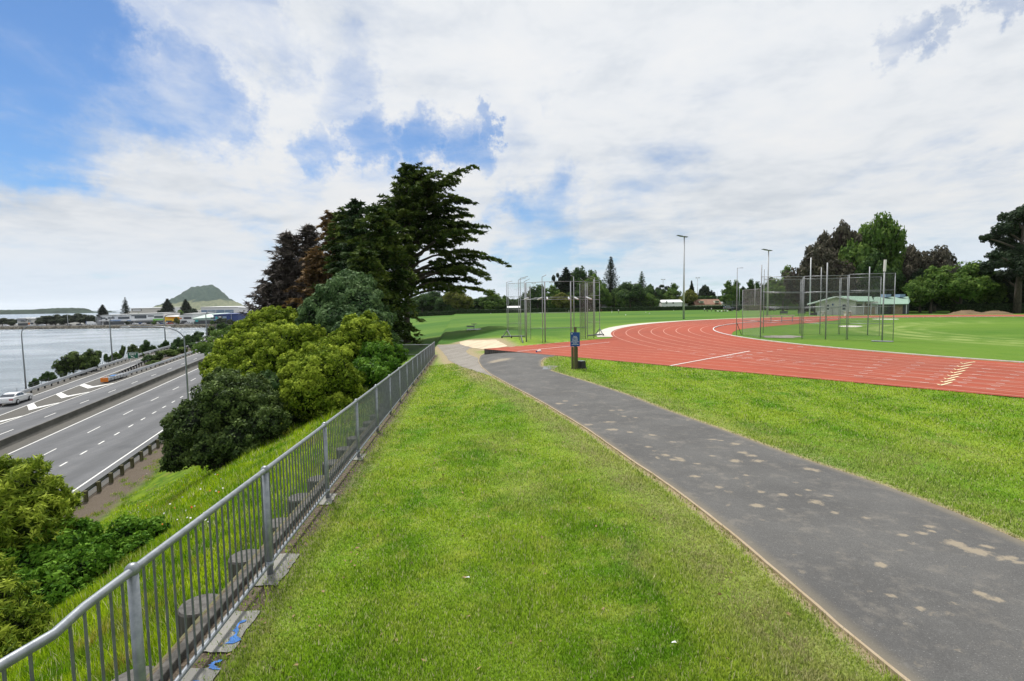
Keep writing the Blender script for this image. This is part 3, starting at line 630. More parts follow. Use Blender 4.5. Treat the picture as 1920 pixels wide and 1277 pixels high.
def kerb():
    mb = MB(); P = arcline(-.02, n=320); t = np.gradient(P, axis=0); t /= np.linalg.norm(t, axis=1)[:, None]; n = np.stack([-t[:, 1], t[:, 0]], 1); vs = []
    for i in range(len(P)):
        for a, z in ((-.04, .05), (-.04, .095), (.04, .095), (.04, .05)): vs.append((*(P[i]+n[i]*a), z))
    mb.add(vs, [(4*i+j, 4*i+(j+1) % 4, 4*i+4+(j+1) % 4, 4*i+4+j) for i in range(len(P)-1) for j in range(4)])
    for i in range(0, len(P), 6): mb.box((*P[i], .03), (.07, .07, .05))
    mb.build('track_kerb', 'kerb', label='white raised metal kerb along the inside of the running track', cat='kerb')
kerb()
# red half-moon and concrete apron
Dp = [GZ(*p, 0)[:2] for p in [(1368, 629.5), (1374, 623), (1382, 619), (1400, 616.2), (1440, 612.6), (1480, 609), (1520, 606), (1550, 602.5), (1575, 600), (1592, 598.3)]]
def dzone():
    A = arcline(-.1, n=400); i0 = np.argmin(np.hypot(*(A-np.array(Dp[-1])).T)); i1 = np.argmin(np.hypot(*(A-np.array(Dp[0])).T))
    seg = A[min(i0, i1):max(i0, i1)+1]
    if np.hypot(*(seg[0]-Dp[0])) > np.hypot(*(seg[-1]-Dp[0])): seg = seg[::-1]
    poly = np.concatenate([seg, np.array(Dp[::-1])[1:-1]])
    polysheet('red_infield_run_up', poly, .016, 'track', 3, flat, kind='structure')
dzone()
def apron():
    lo_, hi_ = [], []
    for i, th in enumerate(np.linspace(radians(108), radians(223.5), 90)):
        w = float(np.interp(math.degrees(th), [108, 150, 161, 175, 192, 205, 214, 224], [.2, .45, .8, 1.1, 1.9, 1.6, 1.3, 1.4])); lo_.append(tw((R0+9.98)*cos(th), (R0+9.98)*sin(th))); hi_.append(tw((R0+9.98+w)*cos(th), (R0+9.98+w)*sin(th)))
    lo_, hi_ = np.array(lo_), np.array(hi_)
    strip('concrete_apron', lo_, hi_, 3, ZT+.01, 'palec', zfun=flat)
    mb = MB(); vs = [(p[0], p[1], z) for p in hi_ for z in (ZT+.008, -.6)]; mb.add(vs, [(2*i, 2*i+1, 2*i+3, 2*i+2) for i in range(89)])
    mb.add([(*lo_[-1], ZT+.008), (*hi_[-1], ZT+.008), (*hi_[-1], -.6), (*lo_[-1], -.6)], [(0, 1, 2, 3)]); mb.build('apron_edge', 'concrete', kind='structure')
apron()
for (u, v, w, h_, lab) in [(1466, 631.5, 78, 5, 'pale bare pad of the throwing circle inside the near cage'), (1594, 612, 46, 3.2, 'pale concrete throwing circle out on the infield grass'), (1660, 598.6, 52, 1.6, 'long pale concrete strip on the infield by the far bend')]:
    pts = [GZ(u+w/2*cos(t), v+h_/2*sin(t)*(1 if v > 605 else 1), 0)[:2] for t in np.linspace(0, 2*pi, 25)[:-1]]
    polysheet('throwing_pad', roughen(np.array(pts), 60, .22 if v > 625 else .05, 4), .014, 'gravel' if v > 625 else 'palec', 4, flat, kind='structure')
# ------------------------------------------------------------------ motorway, sea, far shore
def sheet_sl(name, s0, s1, lf, lr, mt, dz, n=60, nc=6, **k):
    s = np.linspace(s0, s1, n); t = np.linspace(0, 1, nc); A = np.array([lf(x) for x in s]); B = np.array([lr(x) for x in s])
    l = A[:, None]*(1-t)+B[:, None]*t; S = np.repeat(s[:, None], nc, 1); x, y = sl2xy(S.ravel(), l.ravel())
    me = npmesh(name, np.stack([x, y, zr(S.ravel())+dz], 1), gridfaces(n, nc), None, True); return link(name, me, mt, kind='structure', **k)
sheet_sl('motorway_shoulder', -60, 300, lambda s: lguard(s)-.9, lambda s: -20.4, 'shoulder', -.012, 90, 10)
sheet_sl('motorway', -60, 300, lambda s: -41.9, lambda s: -36.2, 'road', 0.0)
sheet_sl('motorway_near_lanes', -60, 300, lambda s: -33.5, lambda s: -20.9, 'road', 0.0)
EL = lambda s: np.interp(s, [-60, 60, 95, 115, 150, 200, 300], [-46.6, -47.1, -49.0, -50.5, -52.3, -52.9, -53.5])
ER = lambda s: np.interp(s, [-60, 40, 80, 88, 105, 118, 137, 200, 300], [-43.6, -43.6, -45.1, -45.7, -47.0, -47.8, -49.1, -50.5, -51.5])
sheet_sl('exit_ramp', -60, 300, lambda s: EL(s)-.0, lambda s: ER(s), 'road', .004)
def marks():
    mb = MB(); q = .012
    def seg(s0, s1, f, w, n=2):
        S = np.linspace(s0, s1, n)
        vs = []
        for s in S:
            l = f(s) if callable(f) else f; vs += [SLP(s, l-w/2, q), SLP(s, l+w/2, q)]
        mb.add(vs, [(2*i, 2*i+1, 2*i+3, 2*i+2) for i in range(n-1)])
    for l in (-22.15, -33.35, -42.05): seg(-60, 300, l, .16, 40)
    seg(-60, 300, EL, .15, 90); seg(-60, 300, ER, .15, 90)
    k = 57.9-8.9*9
    while k < 290: seg(k, k+2.9, -29.85, .13); k += 8.93
    k = 58.0-3.52*22
    while k < 290: seg(k, k+1.25, -26.5, .16); k += 3.52
    k = 69.2-8.5*12
    while k < 290: seg(k, k+2.5, -38.95, .13); k += 8.5
    for j in range(-6, 3):
        s = 87.2+8.4*j; 
        if j < -3: continue
        a = ER(s)+.05; dl = .0 if j >= 0 else 0
        i0 = -43.35-.3*max(j, -1)
        mb.add([SLP(s, a, q), SLP(s+1.8, ER(s+1.8)+.05, q), SLP(s-1.9, i0-.15, q), SLP(s-4.0, i0, q)], [(0, 1, 2, 3)])
        mb.add([SLP(s-4.0, i0, q+.003), SLP(s-1.9, i0-.2, q+.003), SLP(s+.9, -42.2, q+.003), SLP(s+.3, -42.1, q+.003)], [(0, 1, 2, 3)])
    mb.build('motorway_markings', 'paint', kind='structure')
marks()
link('harbour_water', npmesh('harbour_water', np.array([(-9000, -2500, SEA), (900, -2500, SEA), (900, 14000, SEA), (-9000, 14000, SEA)]), np.array([[0, 1, 2, 3]])), 'water', kind='structure')
def median():
    mb = MB(); prof = [(-.3, 0), (-.17, .22), (-.1, .82), (.1, .82), (.17, .22), (.3, 0)]; S = np.linspace(-60, 300, 61); vs = []
    for s in S:
        for a, z in prof: vs.append(SLP(s, -35.35+a, z+.0))
    n = len(prof); mb.add(vs, [(n*i+j, n*i+j+1, n*i+n+j+1, n*i+n+j) for i in range(60) for j in range(n-1)])
    mb.build('median_barrier', 'bconc', label='long stained concrete barrier down the middle of the motorway', cat='barrier')
median()
def guardrail(name, lf, s0, s1, label, side, beam='galv', post='galvd', dp=2.0, h=.72, thick=False, pw=.16):
    root = thing(name, label, 'guardrail', SLP(s0, lf(s0)))
    S = np.arange(s0, s1, 1.0); prof = [(0, -.16), (.05, -.10), (.01, -.04), (.01, .04), (.05, .10), (0, .16)]
    if thick: prof = [(0, -.26), (.06, -.19), (.01, -.12), (.06, -.05), (.06, .05), (.01, .12), (.06, .19), (0, .26)]
    mb = MB(); vs = []; n = len(prof)
    for s in S:
        for a, z in prof: vs.append(SLP(s, lf(s)+a*side+.1*side, h-.14+z))
    mb.add(vs, [(n*i+j, n*i+j+1, n*i+n+j+1, n*i+n+j) for i in range(len(S)-1) for j in range(n-1)])
    mb.build('rail_beam', beam, root)
    P = list(np.arange(s0+.5, s1, dp)); rest = MB()
    az = math.atan2(RD[0], RD[1])
    for i, s in enumerate(P):
        g = MB(); p = SLP(s, lf(s)-.05*side)
        g.box((p[0], p[1], p[2]+h*.5-.1), (pw, pw*1.1, h+.2), -az); g.box(SLP(s, lf(s)+.06*side, h-.16), (.13, pw, .3), -az)
        if i < 95: g.build('post', post, root)
        else: rest.v += []; rest.add(g.v, g.f)
    if rest.v: rest.build('post', post, root, kind='stuff')
guardrail('guardrail', lambda s: -20.25, 22, 125, 'rusty dark guardrail with square timber posts at the foot of the grass bank', -1, 'galvd', 'woodgreen', 2.0, .75, pw=.22)
guardrail('guardrail', lguard, 20, 235, 'silver guardrail with dark block posts along the water edge of the exit ramp', 1, 'galvp', 'rubber', 2.3, .78, True)
gor = lambda s: np.interp(s, [100, 109, 118, 130, 300], [-43.7, -43.4, -43.2, -42.95, -42.95])
goi = lambda s: np.interp(s, [100, 109, 120, 130, 200, 300], [-43.9, -44.1, -45.6, -46.9, -49.6, -50.6])
guardrail('guardrail', gor, 108, 260, 'silver guardrail on the motorway side of the planted gore behind the exit sign', 1, 'galvp', 'rubber', 2.2, .74, True)
guardrail('guardrail', goi, 109, 200, 'short dark guardrail beside the exit ramp behind the exit sign', -1, 'galvd', 'rubber', 2.0, .72)
sheet_sl('planted_gore', 128, 300, lambda s: goi(s)+.3, lambda s: -43.3, mat('bark_mulch', (.10, .08, .055), .95, var=.2, scale=1, coord='geo'), .03)
def cushion():
    P = SLP(105.6, -43.9); root = thing('crash_cushion', 'orange faced crash cushion at the nose of the exit gore', 'crash cushion', P); az = math.atan2(RD[0], RD[1])
    MB().box(SLP(105.6, -43.9, .52), (1.15, .12, .75), -az).build('orange_face', 'orange', root, bevel=.03)
    mb = MB()
    for i in range(6): mb.box(SLP(106.4+i*1.05, -43.9+.1*i, .5), (.85, .95, .55), -az)
    mb.build('cell_box', 'galvd', root)
    for sd in (-1, 1):
        for i in range(7): MB().box(SLP(106.3+i*.95, -43.9+.1*i+sd*.5, .55), (.06, 1.02, .5), -az).build('side_panel', 'galvp', root)
    MB().box(SLP(108.6, -43.75, .84), (.7, 1.3, .1), -az).build('blue_cover', 'skyblue', root)
    for d in (-.15, .15): MB().box(SLP(106.1, -43.9+d, 1.05), (.14, .06, .5), -az).build('marker', 'white', root)
cushion()
def text(name, s, size, mt, parent, loc, rot, ext=.002, align='CENTER', bold=.0):
    c = bpy.data.curves.new(name, 'FONT'); c.body = s; c.size = size; c.extrude = ext; c.align_x = align; c.align_y = 'CENTER'; c.offset = bold
    tmp = bpy.data.objects.new(name, c); dg = bpy.context.evaluated_depsgraph_get(); COL.objects.link(tmp); bpy.context.view_layer.update()
    me = bpy.data.meshes.new_from_object(tmp.evaluated_get(bpy.context.evaluated_depsgraph_get())); bpy.data.objects.remove(tmp); bpy.data.curves.remove(c)
    Mx = Matrix.Translation(Vector([float(q) for q in loc])) @ rot.to_4x4(); me.transform(Mx)
    me.materials.clear(); return link(name, me, mt, parent)
def facing(P, extra=0.):
    """rotation that stands text up and turns it to look toward the camera side"""
    a = math.atan2(P[0], P[1]); return Matrix.Rotation(-a+extra, 3, 'Z') @ Matrix.Rotation(pi/2, 3, 'X')
def exitsign():
    P = RM(251, 689.5); R_ = facing(P, -.35); root = thing('exit_sign', 'green EXIT sign with arrow on two white posts in the exit gore', 'road sign', P)
    ex = R_ @ Vector((1, 0, 0)); fw = R_ @ Vector((0, 0, 1)); PV = Vector([float(x) for x in P])
    zt = topz(P, 660.6); zb = topz(P, 672.2); w = 1.95; hh = zt-zb; c = PV.copy(); c.z = (zt+zb)/2
    mb = MB(); q = [ex*(sx*w/2)+Vector((0, 0, sz*hh/2)) for sx, sz in ((-1, -1), (1, -1), (1, 1), (-1, 1))]
    mb.add([c+x for x in q]+[c+x+fw*.05 for x in q], [(3, 2, 1, 0), (4, 5, 6, 7), (0, 1, 5, 4), (1, 2, 6, 5), (2, 3, 7, 6), (3, 0, 4, 7)]); mb.build('sign_border', 'signwhite', root)
    mb = MB(); q = [x*.95 for x in q]; mb.add([c+x+fw*.056 for x in q], [(0, 1, 2, 3)]); p = mb.build('sign_panel', 'signgreen', root)
    text('lettering', 'EXIT', .62, 'signwhite', root, c+fw*.066+Vector((0, 0, hh*.2)), R_, .004, bold=.012)
    ar = MB(); pts = [(-.42, .22), (-.02, .16), (-.12, .06), (.38, -.2), (.3, -.32), (-.2, -.08), (-.3, -.18)]
    ar.add([c+fw*.066+ex*(a*.9)+Vector((0, 0, b*.8-hh*.2)) for a, b in pts], [tuple(range(7))]); ar.build('arrow', 'signwhite', root)
    for sx in (-.31, .31):
        b = PV+ex*(sx*w); mb = MB(); mb.tube([(b.x-fw.x*.04, b.y-fw.y*.04, PV.z-.2), (b.x-fw.x*.04, b.y-fw.y*.04, zt-.1)], .06, 8); mb.build('post', 'white', root)
exitsign()
# street lights of the motorway: (base u,v), bend top, arm end
def roadlight(name, base, tipdir, H_, arm, label, r=.11):
    root = thing(name, label, 'street light', base, 'street lights along the motorway'); B = Vector([float(x) for x in base]); d = Vector(tipdir).normalized()
    pts = [B+Vector((0, 0, H_*t)) for t in (0, .3, .6, .86)]
    for i in range(1, 9):
        t = i/8; pts.append(B+Vector((0, 0, H_*.86+H_*.14*sin(t*pi/2)))+d*(arm*.55*(1-cos(t*pi/2))))
    pts.append(B+Vector((0, 0, H_*1.004))+d*arm)
    MB().tube(pts, [r*1.25, r*1.1, r, r*.85]+[r*.7]*8+[r*.55], 10).build('pole', 'galv', root, True)
    h = MB(); e = pts[-1]; sd = d.cross(Vector((0, 0, 1)))
    h.prism([(0, -.05), (.2, -.1), (.85, -.08), (.95, 0), (.75, .09), (.2, .1), (0, .05)], e-sd*.16, d, (0, 0, 1), sd*.32); h.build('lamp_head', 'galvp', root)
    MB().tube([B-Vector((0, 0, .1)), B+Vector((0, 0, .25))], r*1.9, 10).build('base_flange', 'galvd', root)
latv = Vector((RD[1], -RD[0], 0))
def lightfrom(u, vb, vt, sgn, arm, label, gp=None):
    P = gp if gp is not None else RM(u, vb); Ht = topz(P, vt)-P[2]; roadlight('street_light', P, tuple(latv*sgn), Ht, arm, label, max(.09, .0011*P[1]))
lightfrom(49, 731, 611, 1, 2.4, 'tall street light at the far left beside the water, white car passing below')
lightfrom(211, 678, 592, 1, 2.6, 'street light beside the water just left of the exit sign')
lightfrom(311, 652, 590, 1, 2.6, 'street light among small shrubs on the water side of the exit ramp')
lightfrom(388.5, 636, 584, 1, 2.6, 'farthest street light with small blue band rising from the waterside shrubs')
lightfrom(356, 800, 611, -1, 5.2, 'nearest street light curving over the motorway, rising from behind the dark bush')
# wire fence and rocks at the water's edge
def waterfence():
    root = thing('wire_fence', 'low post and wire fence on the rocks at the water edge behind the guardrail', 'fence', SLP(84, lguard(84)-2.2, -.6)); S = np.arange(60, 150, 2.6)
    for s in S: p = SLP(s, lguard(s)-2.0, -.9); MB().tube([p, p+np.array([0, 0, 1.75])], .035, 6).build('post', 'galvd', root)
    mb = MB()
    for h in (.45, .8): mb.tube([SLP(s, lguard(s)-2.0, h) for s in S], .014, 4)
    mb.build('wire', 'galvd', root)
waterfence()
def rocks(name, pts, n, smin, smax, seed, label=None):
    r = np.random.default_rng(seed); V = []; Fc = []; base = np.array([(0, 0, 1), (1, 0, 0), (0, 1, 0), (-1, 0, 0), (0, -1, 0), (0, 0, -1.)]); ff = np.array([(0, 1, 2), (0, 2, 3), (0, 3, 4), (0, 4, 1), (5, 2, 1), (5, 3, 2), (5, 4, 3), (5, 1, 4)])
    for i in range(n):
        c = pts(r); a = r.random()*6.28; s = smin+(smax-smin)*r.random()**2; R_ = np.array([[cos(a), -sin(a), 0], [sin(a), cos(a), 0], [0, 0, 1]])
        b = (base*(1+.35*r.normal(size=(6, 1))))@R_.T*s*np.array([1, .8, .6]); Fc.append(ff+len(V)*6); V.append(b+c)
    me = npmesh(name, np.concatenate(V), np.concatenate(Fc)); link(name, me, 'rock', kind='stuff', label=label, cat='rocks')
def rp(r):
    s = 45+r.random()*190; o = r.random()*5.5; p = SLP(s, lguard(s)-1.1-o, -.15-.62*o*1.0); return p
rocks('shore_rocks', rp, 2600, .25, .8, 5, 'grey boulders spilling from the motorway edge to the water')
# far spit
SPZ = -10.9
spF = [GZ(u, v, SEA)[:2] for u, v in [(-500, 625), (-200, 621), (0, 618), (150, 616.3), (300, 614.8), (425, 613.5), (520, 613), (640, 612)]]
def spit():
    F_ = np.array(spF); c = F_+np.array([(0, 3.0)]*len(F_)); back = []
    for i, p in enumerate(F_):
        u = [-500, -200, 0, 150, 300, 425, 520, 640][i]; Yb = 560 if u < 200 else 4200; q = atY(u, 590, Yb)[:2]; back.append(q)
    back[3] = atY(205, 590, 640)[:2]; back[4] = atY(240, 590, 4200)[:2]
    n = len(F_); mb = MB(); mb.add([(*p, SEA-.5) for p in F_]+[(*p, SPZ) for p in c], [(i, i+1, n+i+1, n+i) for i in range(n-1)]); 
    mb.build('sea_wall', 'rock', kind='structure')
    mb = MB(); mb.add([(*p, SPZ) for p in c]+[(*p, SPZ) for p in back], [(i, i+1, n+i+1, n+i) for i in range(n-1)]); mb.build('far_shore', mat('shore_ground', (.17, .17, .155), .9, var=.15, scale=.03, coord='geo'), kind='structure')
    c2 = c+np.array([(0, 1.5)]*n); c3 = c+np.array([(0, 13.)]*n); mb = MB(); mb.add([(*p, SPZ+.05) for p in c2]+[(*p, SPZ+.05) for p in c3], [(i, i+1, n+i+1, n+i) for i in range(n-1)]); mb.build('shore_road', 'road', kind='structure')
spit()
def rp2(r):
    k = r.random()*(len(spF)-1.001); i = int(k); p = np.array(spF[i])*(1-k+i)+np.array(spF[i+1])*(k-i); o = r.random(); return np.array([p[0], p[1]-.6+3.4*o, SEA-.1+2.5*o])
rocks('sea_wall_rocks', rp2, 2600, .5, 1.3, 8, 'rough stone facing of the sea wall under the shops across the water')
def shY(u): return float(np.interp(u, [-500, 0, 425, 640], [spF[0][1], spF[2][1], spF[5][1], spF[7][1]]))
def mount():
    sil = [(280, 581), (288, 576), (300, 571.5), (310, 568), (325, 559), (338, 552), (350, 544), (360, 538.5), (375, 537), (390, 534.8), (398, 534.5), (403, 537), (411, 543), (420, 550), (430, 560), (440, 565), (448, 569), (456, 573), (470, 579)]
    Y0 = 4300.; X = np.array([atY(u, v, Y0)[0] for u, v in sil]); Z = np.array([atY(u, v, Y0)[2] for u, v in sil]); xs = np.linspace(X[0], X[-1], 200); ys = np.linspace(3700, 4900, 90)
    zs = np.interp(xs, X, Z); r = np.random.default_rng(1); XX, YY = np.meshgrid(xs, ys, indexing='ij'); t = (YY-Y0)/600; XS = XX*YY/Y0; prof = np.clip(1-np.abs(t)**1.6, 0, 1)
    tr = 8*np.sin(XX*.05+3*np.sin(YY*.01))*np.sin(YY*.035+2)+5*r.normal(size=XX.shape); ZZ = SPZ-5+(zs[:, None]-SPZ+5)*prof+tr*prof*.22*(np.abs(t) > .02)+(3*np.sin(XX*.11+YY*.02)+3*np.sin(YY*.06-XX*.03))*prof*(np.abs(t) > .02)
    mt, nt, N, L, b = nodes('mount_cover')
    g = N.new('ShaderNodeNewGeometry'); sx = N.new('ShaderNodeSeparateXYZ'); L.new(g.outputs['Position'], sx.inputs[0])
    n1 = tex(N, L, .012, 5, .6); n2 = tex(N, L, .05, 4, .7)
    mm = N.new('ShaderNodeMath'); mm.operation = 'MULTIPLY_ADD'; L.new(n1, mm.inputs[0]); mm.inputs[1].default_value = 70; L.new(sx.outputs[2], mm.inputs[2])
    xr = N.new('ShaderNodeMath'); xr.operation = 'MULTIPLY_ADD'; L.new(sx.outputs[0], xr.inputs[0]); xr.inputs[1].default_value = -.05; L.new(mm.outputs[0], xr.inputs[2])
    forest = mix(N, L, step(N, L, n2, .35, .65), (.020, .045, .038), (.045, .075, .055)); past = mix(N, L, step(N, L, n2, .4, .6), (.19, .20, .12), (.13, .15, .09))
    past = mix(N, L, step(N, L, n2, .62, .66), past, (.05, .09, .04))
    L.new(mix(N, L, step(N, L, xr.outputs[0], 200, 212), past, forest), b.inputs['Base Color']); b.inputs['Roughness'].default_value = 1; b.inputs['Specular IOR Level'].default_value = 0
    link('mount', npmesh('mount', np.stack([XS.ravel(), YY.ravel(), ZZ.ravel()], 1), gridfaces(200, 90), None, True), mt, kind='structure')
mount()
def island():
    r = np.random.default_rng(4); xs = np.r_[np.linspace(-4800, -2330, 500), np.linspace(-2325, -2180, 40)]; ys = np.linspace(2700, 2900, 14); h = 23+3*np.sin(xs*.01)+2*r.normal(size=len(xs)); h = np.convolve(h, [.2, .6, .2], 'same'); 
    h = h*ss(-2312, -2345, xs)*1.0+5*ss(-2180, -2200, xs)*(xs > -2330)
    XX, YY = np.meshgrid(xs, ys, indexing='ij'); e = np.clip(1-np.abs((YY-2800)/100)**6, 0, 1); ZZ = SEA-1+(h[:, None]+1)*e+1.5*r.normal(size=XX.shape)*e
    link('far_island', npmesh('far_island', np.stack([XX.ravel(), YY.ravel(), ZZ.ravel()], 1), gridfaces(len(xs), 14), None, True), mat('island_forest', (.045, .070, .050), 1, var=.2, scale=.05, coord='geo', spec=0), kind='structure')
island()
# ------------------------------------------------------------------ railing beside the drop
def railing():
    root = thing('railing', 'long galvanised pipe railing with close vertical bars beside the lawn', 'railing', (float(xf(3.3)), 3.3, float(zf(3.3))))
    posts = [3.3, 5.62]+[5.62+2.528*k for k in range(1, 16)]
    base = lambda y: np.array([float(xf(y)), y, float(zf(y))])
    pth = [(-3.15, -.6), (-2.72, .6), (-2.43, 2.60), (float(xf(2.85)), 2.85)]
    near = [np.array([x, y, float(zf(y))]) for x, y in pth]
    up = lambda p, h: p+np.array([0, 0, h])
    line = near+[base(y) for y in posts]
    MB().tube([up(p, 1.2) for p in line], .028, 12).build('top_rail', 'galv', root, True)
    MB().tube([up(p, .13) for p in line], .021, 10).build('bottom_rail', 'galv', root, True)
    for i, p in enumerate([near[0]]+[base(y) for y in posts]):
        po = MB().tube([up(p, -.3), up(p, 1.2)], .034, 12).build('post', 'galv', root, True)
        MB().ball(up(p, 1.205), .047).build('ball_cap', 'galv', po, True)
        MB().tube([up(p, .10), up(p, .16)], .041, 12).build('collar', 'galv', po, True)
    segs = [(near[0], near[1]), (near[1], near[2]), (near[2], base(3.3))]+[(base(a), base(b)) for a, b in zip(posts[:-1], posts[1:])]
    for a, b in segs:
        L_ = np.linalg.norm((b-a)[:2]); n = max(2, round(L_/.118)); mb = MB()
        for i in range(1, n):
            p = a+(b-a)*i/n; mb.tube([up(p, .13), up(p, 1.2)], .0085, 6 if a[1] < 12 else 4, caps=False)
        mb.build('baluster_panel', 'galvd', root, True)
    e = base(posts[-1]); root2 = thing('return_railing', 'short grey railing return at the far end of the long pipe railing', 'railing', e)
    q = [e+np.array([-.12, .1, 0]), e+np.array([-3.6, 3.2, -.25])]
    MB().tube([up(p, 1.0) for p in q], .03, 8).build('top_rail', 'galv', root2); MB().tube([up(p, .15) for p in q], .02, 8).build('bottom_rail', 'galv', root2)
    mb = MB()
    for i in range(34): p = q[0]+(q[1]-q[0])*i/33; mb.tube([up(p, .15), up(p, 1.0)], .012, 4)
    mb.build('baluster_panel', 'galvd', root2)
railing()
def retaining():
    root = thing('timber_wall', 'low retaining row of thick round weathered timber piles with a plank', 'retaining wall', (float(xf(4))-.4, 4, -.3))
    r = random.Random(5); y = .70
    while y < 40:
        x = float(xf(y))-.57; zt = float(zf(y))-.10+r.uniform(-.02, .02); rad = .205+r.uniform(-.015, .015)
        n = 18; mb = MB(); pts = [(x, y, zt-1.1), (x, y, zt-.02), (x, y, zt)]; mb.tube(pts, [rad*1.04, rad, rad*.93], n, caps=False)
        mb.add([(x+rad*.93*cos(2*pi*i/n), y+rad*.93*sin(2*pi*i/n), zt) for i in range(n)], [tuple(range(n))], 1)
        link('pile', mb.mesh('pile'), ['wood', 'woodtop'], root); y += 1.12
    for k in range(13):
        y0 = .3+3.0*k; y1 = y0+2.98; a = Vector((float(xf(y0))-.24, y0, float(zf(y0))-.03)); b = Vector((float(xf(y1))-.24, y1, float(zf(y1))-.03)); d = b-a; md = (a+b)/2
        M_ = Matrix.Rotation(math.atan2(-d.x, d.y), 3, 'Z') @ Matrix.Rotation(math.atan2(d.z, math.hypot(d.x, d.y)), 3, 'X')
        MB().box(md, (.085, d.length, .2), M=M_).build('plank', 'wood', root, bevel=.01)
retaining()
def footings():
    r = np.random.default_rng(11)
    for k, y in enumerate([.7, 2.9, 3.65, 4.55, 5.75, 8.1, 10.7]):
        ln = [.9, .55, .75, .62, .75, .5, .5, .5, .5, .5, .5][k]; w = .21 if y < 7 else .15; x0 = float(xf(y))
        poly = roughen(np.array([(x0-.12, y-ln/2), (x0+w, y-ln/2-.03), (x0+w-.06, y+ln/2), (x0-.16, y+ln/2)]), 40, .012, k)
        polysheet('concrete_footing', poly, .014, 'concrete', .3, kind='structure')
    for k, (c, L_) in enumerate([((.09, 3.66), .42), ((.10, 4.52), .36), ((.12, 4.06), .12)]):
        t = np.linspace(0, 1, 14); y = c[1]-L_/2+L_*t; x = xf(y)+c[0]+.03*np.sin(t*5+k)+.012*r.normal(size=14); w = .008+.022*r.random(14)+.022*(t < .3)
        poly = np.concatenate([np.stack([x-w, y], 1), np.stack([x+w, y], 1)[::-1]]); polysheet('blue_paint_mark', poly, .020, 'blue', .3, kind='structure')
footings()
# ------------------------------------------------------------------ rules sign and things beside the path
def rules_sign():
    P = Gp(1077, 692.5); root = thing('notice_sign', 'blue notice with white lettering on wooden posts between path and track', 'sign', P); x, y, z = [float(q) for q in P]
    h = topz(P, 613)-z; s = y/970
    MB().box((x+2*s, y, z+h/2-.15), (5.2*s, .09, h+.3)).build('tall_post', 'woodgreen', root, bevel=.008)
    MB().box((x-3.2*s, y+.06, z+topz(P, 650.5)/2-z/2-.1), (4.2*s, .10, topz(P, 650.5)-z+.2)).build('side_post', 'woodgreen', root, bevel=.008)
    MB().box((x+5.8*s, y+.04, z+(topz(P, 650.5)-z)/2-.1), (1.9*s, .10, topz(P, 650.5)-z+.2)).build('side_post', 'woodgreen', root, bevel=.006)
    zt, zb = topz(P, 623), topz(P, 649.3); w = 17.6*s; c = Vector((x+1.3*s, y-.07, (zt+zb)/2)); MB().box(c, (w, .02, zt-zb)).build('sign_panel', 'signblue', root, bevel=.004)
    R_ = Matrix.Rotation(pi/2, 3, 'X'); hh = zt-zb
    for i, t in enumerate(['Vehicles', 'Prohibited', 'From Athletic', 'Track Surface', 'Unless Authorised', 'By TCC', 'Ph 07 577 7000']):
        text('lettering', t, .0485, 'signwhite', root, (c.x, c.y-.013, zt-hh*(.285+.0965*i)), R_, .001, bold=.0012)
    MB().ball((c.x-w*.33, c.y-.012, zt-hh*.105), .028, sz=1.).build('emblem', 'signwhite', root)
    B = Gp(1090.5, 691.5); b = MB(); x, y, z = [float(q) for q in B]; w, d, h = .30, .34, .36
    v = [(-w/2, -d/2, 0), (w/2, -d/2, 0), (w/2, d/2, 0), (-w/2, d/2, 0)]; t = [(-w*.42, -d*.42, h), (w*.40, -d*.42, h), (w*.40, d*.42, h), (-w*.42, d*.42, h)]
    Rz = Matrix.Rotation(.55, 3, 'Z'); root = thing('bin_box', 'black flared plastic box standing on the grass beside the notice sign', 'box', B)
    b.add([Rz @ Vector(q)+Vector((x, y, z)) for q in v+t], [(0, 1, 2, 3), (4, 5, 6, 7), (0, 1, 5, 4), (1, 2, 6, 5), (2, 3, 7, 6), (3, 0, 4, 7)]); b.build('body', 'black', root, bevel=.012)
    l = MB(); l.box((x, y, z+h+.012), (w*.86, d*.88, .025), .55); l.build('lid', 'galvd', root, bevel=.006)
    l = MB(); l.box((x+.02, y, z+.03), (w*1.12, d*1.05, .06), .55); l.build('base', 'black', root, bevel=.006)
rules_sign()
polysheet('drain_cover', [Gp(*p)[:2] for p in [(1020, 688.5), (1036, 688), (1033, 693.5), (1017, 693.5)]], .025, 'galvd', 1, kind='structure')
polysheet('drain_surround', roughen(np.array([Gp(*p)[:2] for p in [(1008, 688), (1030, 685.5), (1046, 687), (1040, 692), (1016, 697), (1008, 694)]]), 40, .03, 3), .014, 'gravel', 1, kind='structure')
def bottle():
    P = GZ(1010.5, 660.5, ZT); root = thing('drink_bottle', 'white and blue squashed bottle lying on the red track', 'bottle', P); x, y, z = [float(q) for q in P]
    MB().tube([(x-.12, y, z+.05), (x-.08, y, z+.08), (x+.1, y+.03, z+.09), (x+.14, y+.03, z+.12)], [.03, .06, .075, .06], 10).build('body', 'signwhite', root, True)
    MB().tube([(x-.20, y-.01, z+.05), (x-.11, y, z+.05)], [.035, .045], 8).build('cap', 'signblue', root, True)
bottle()
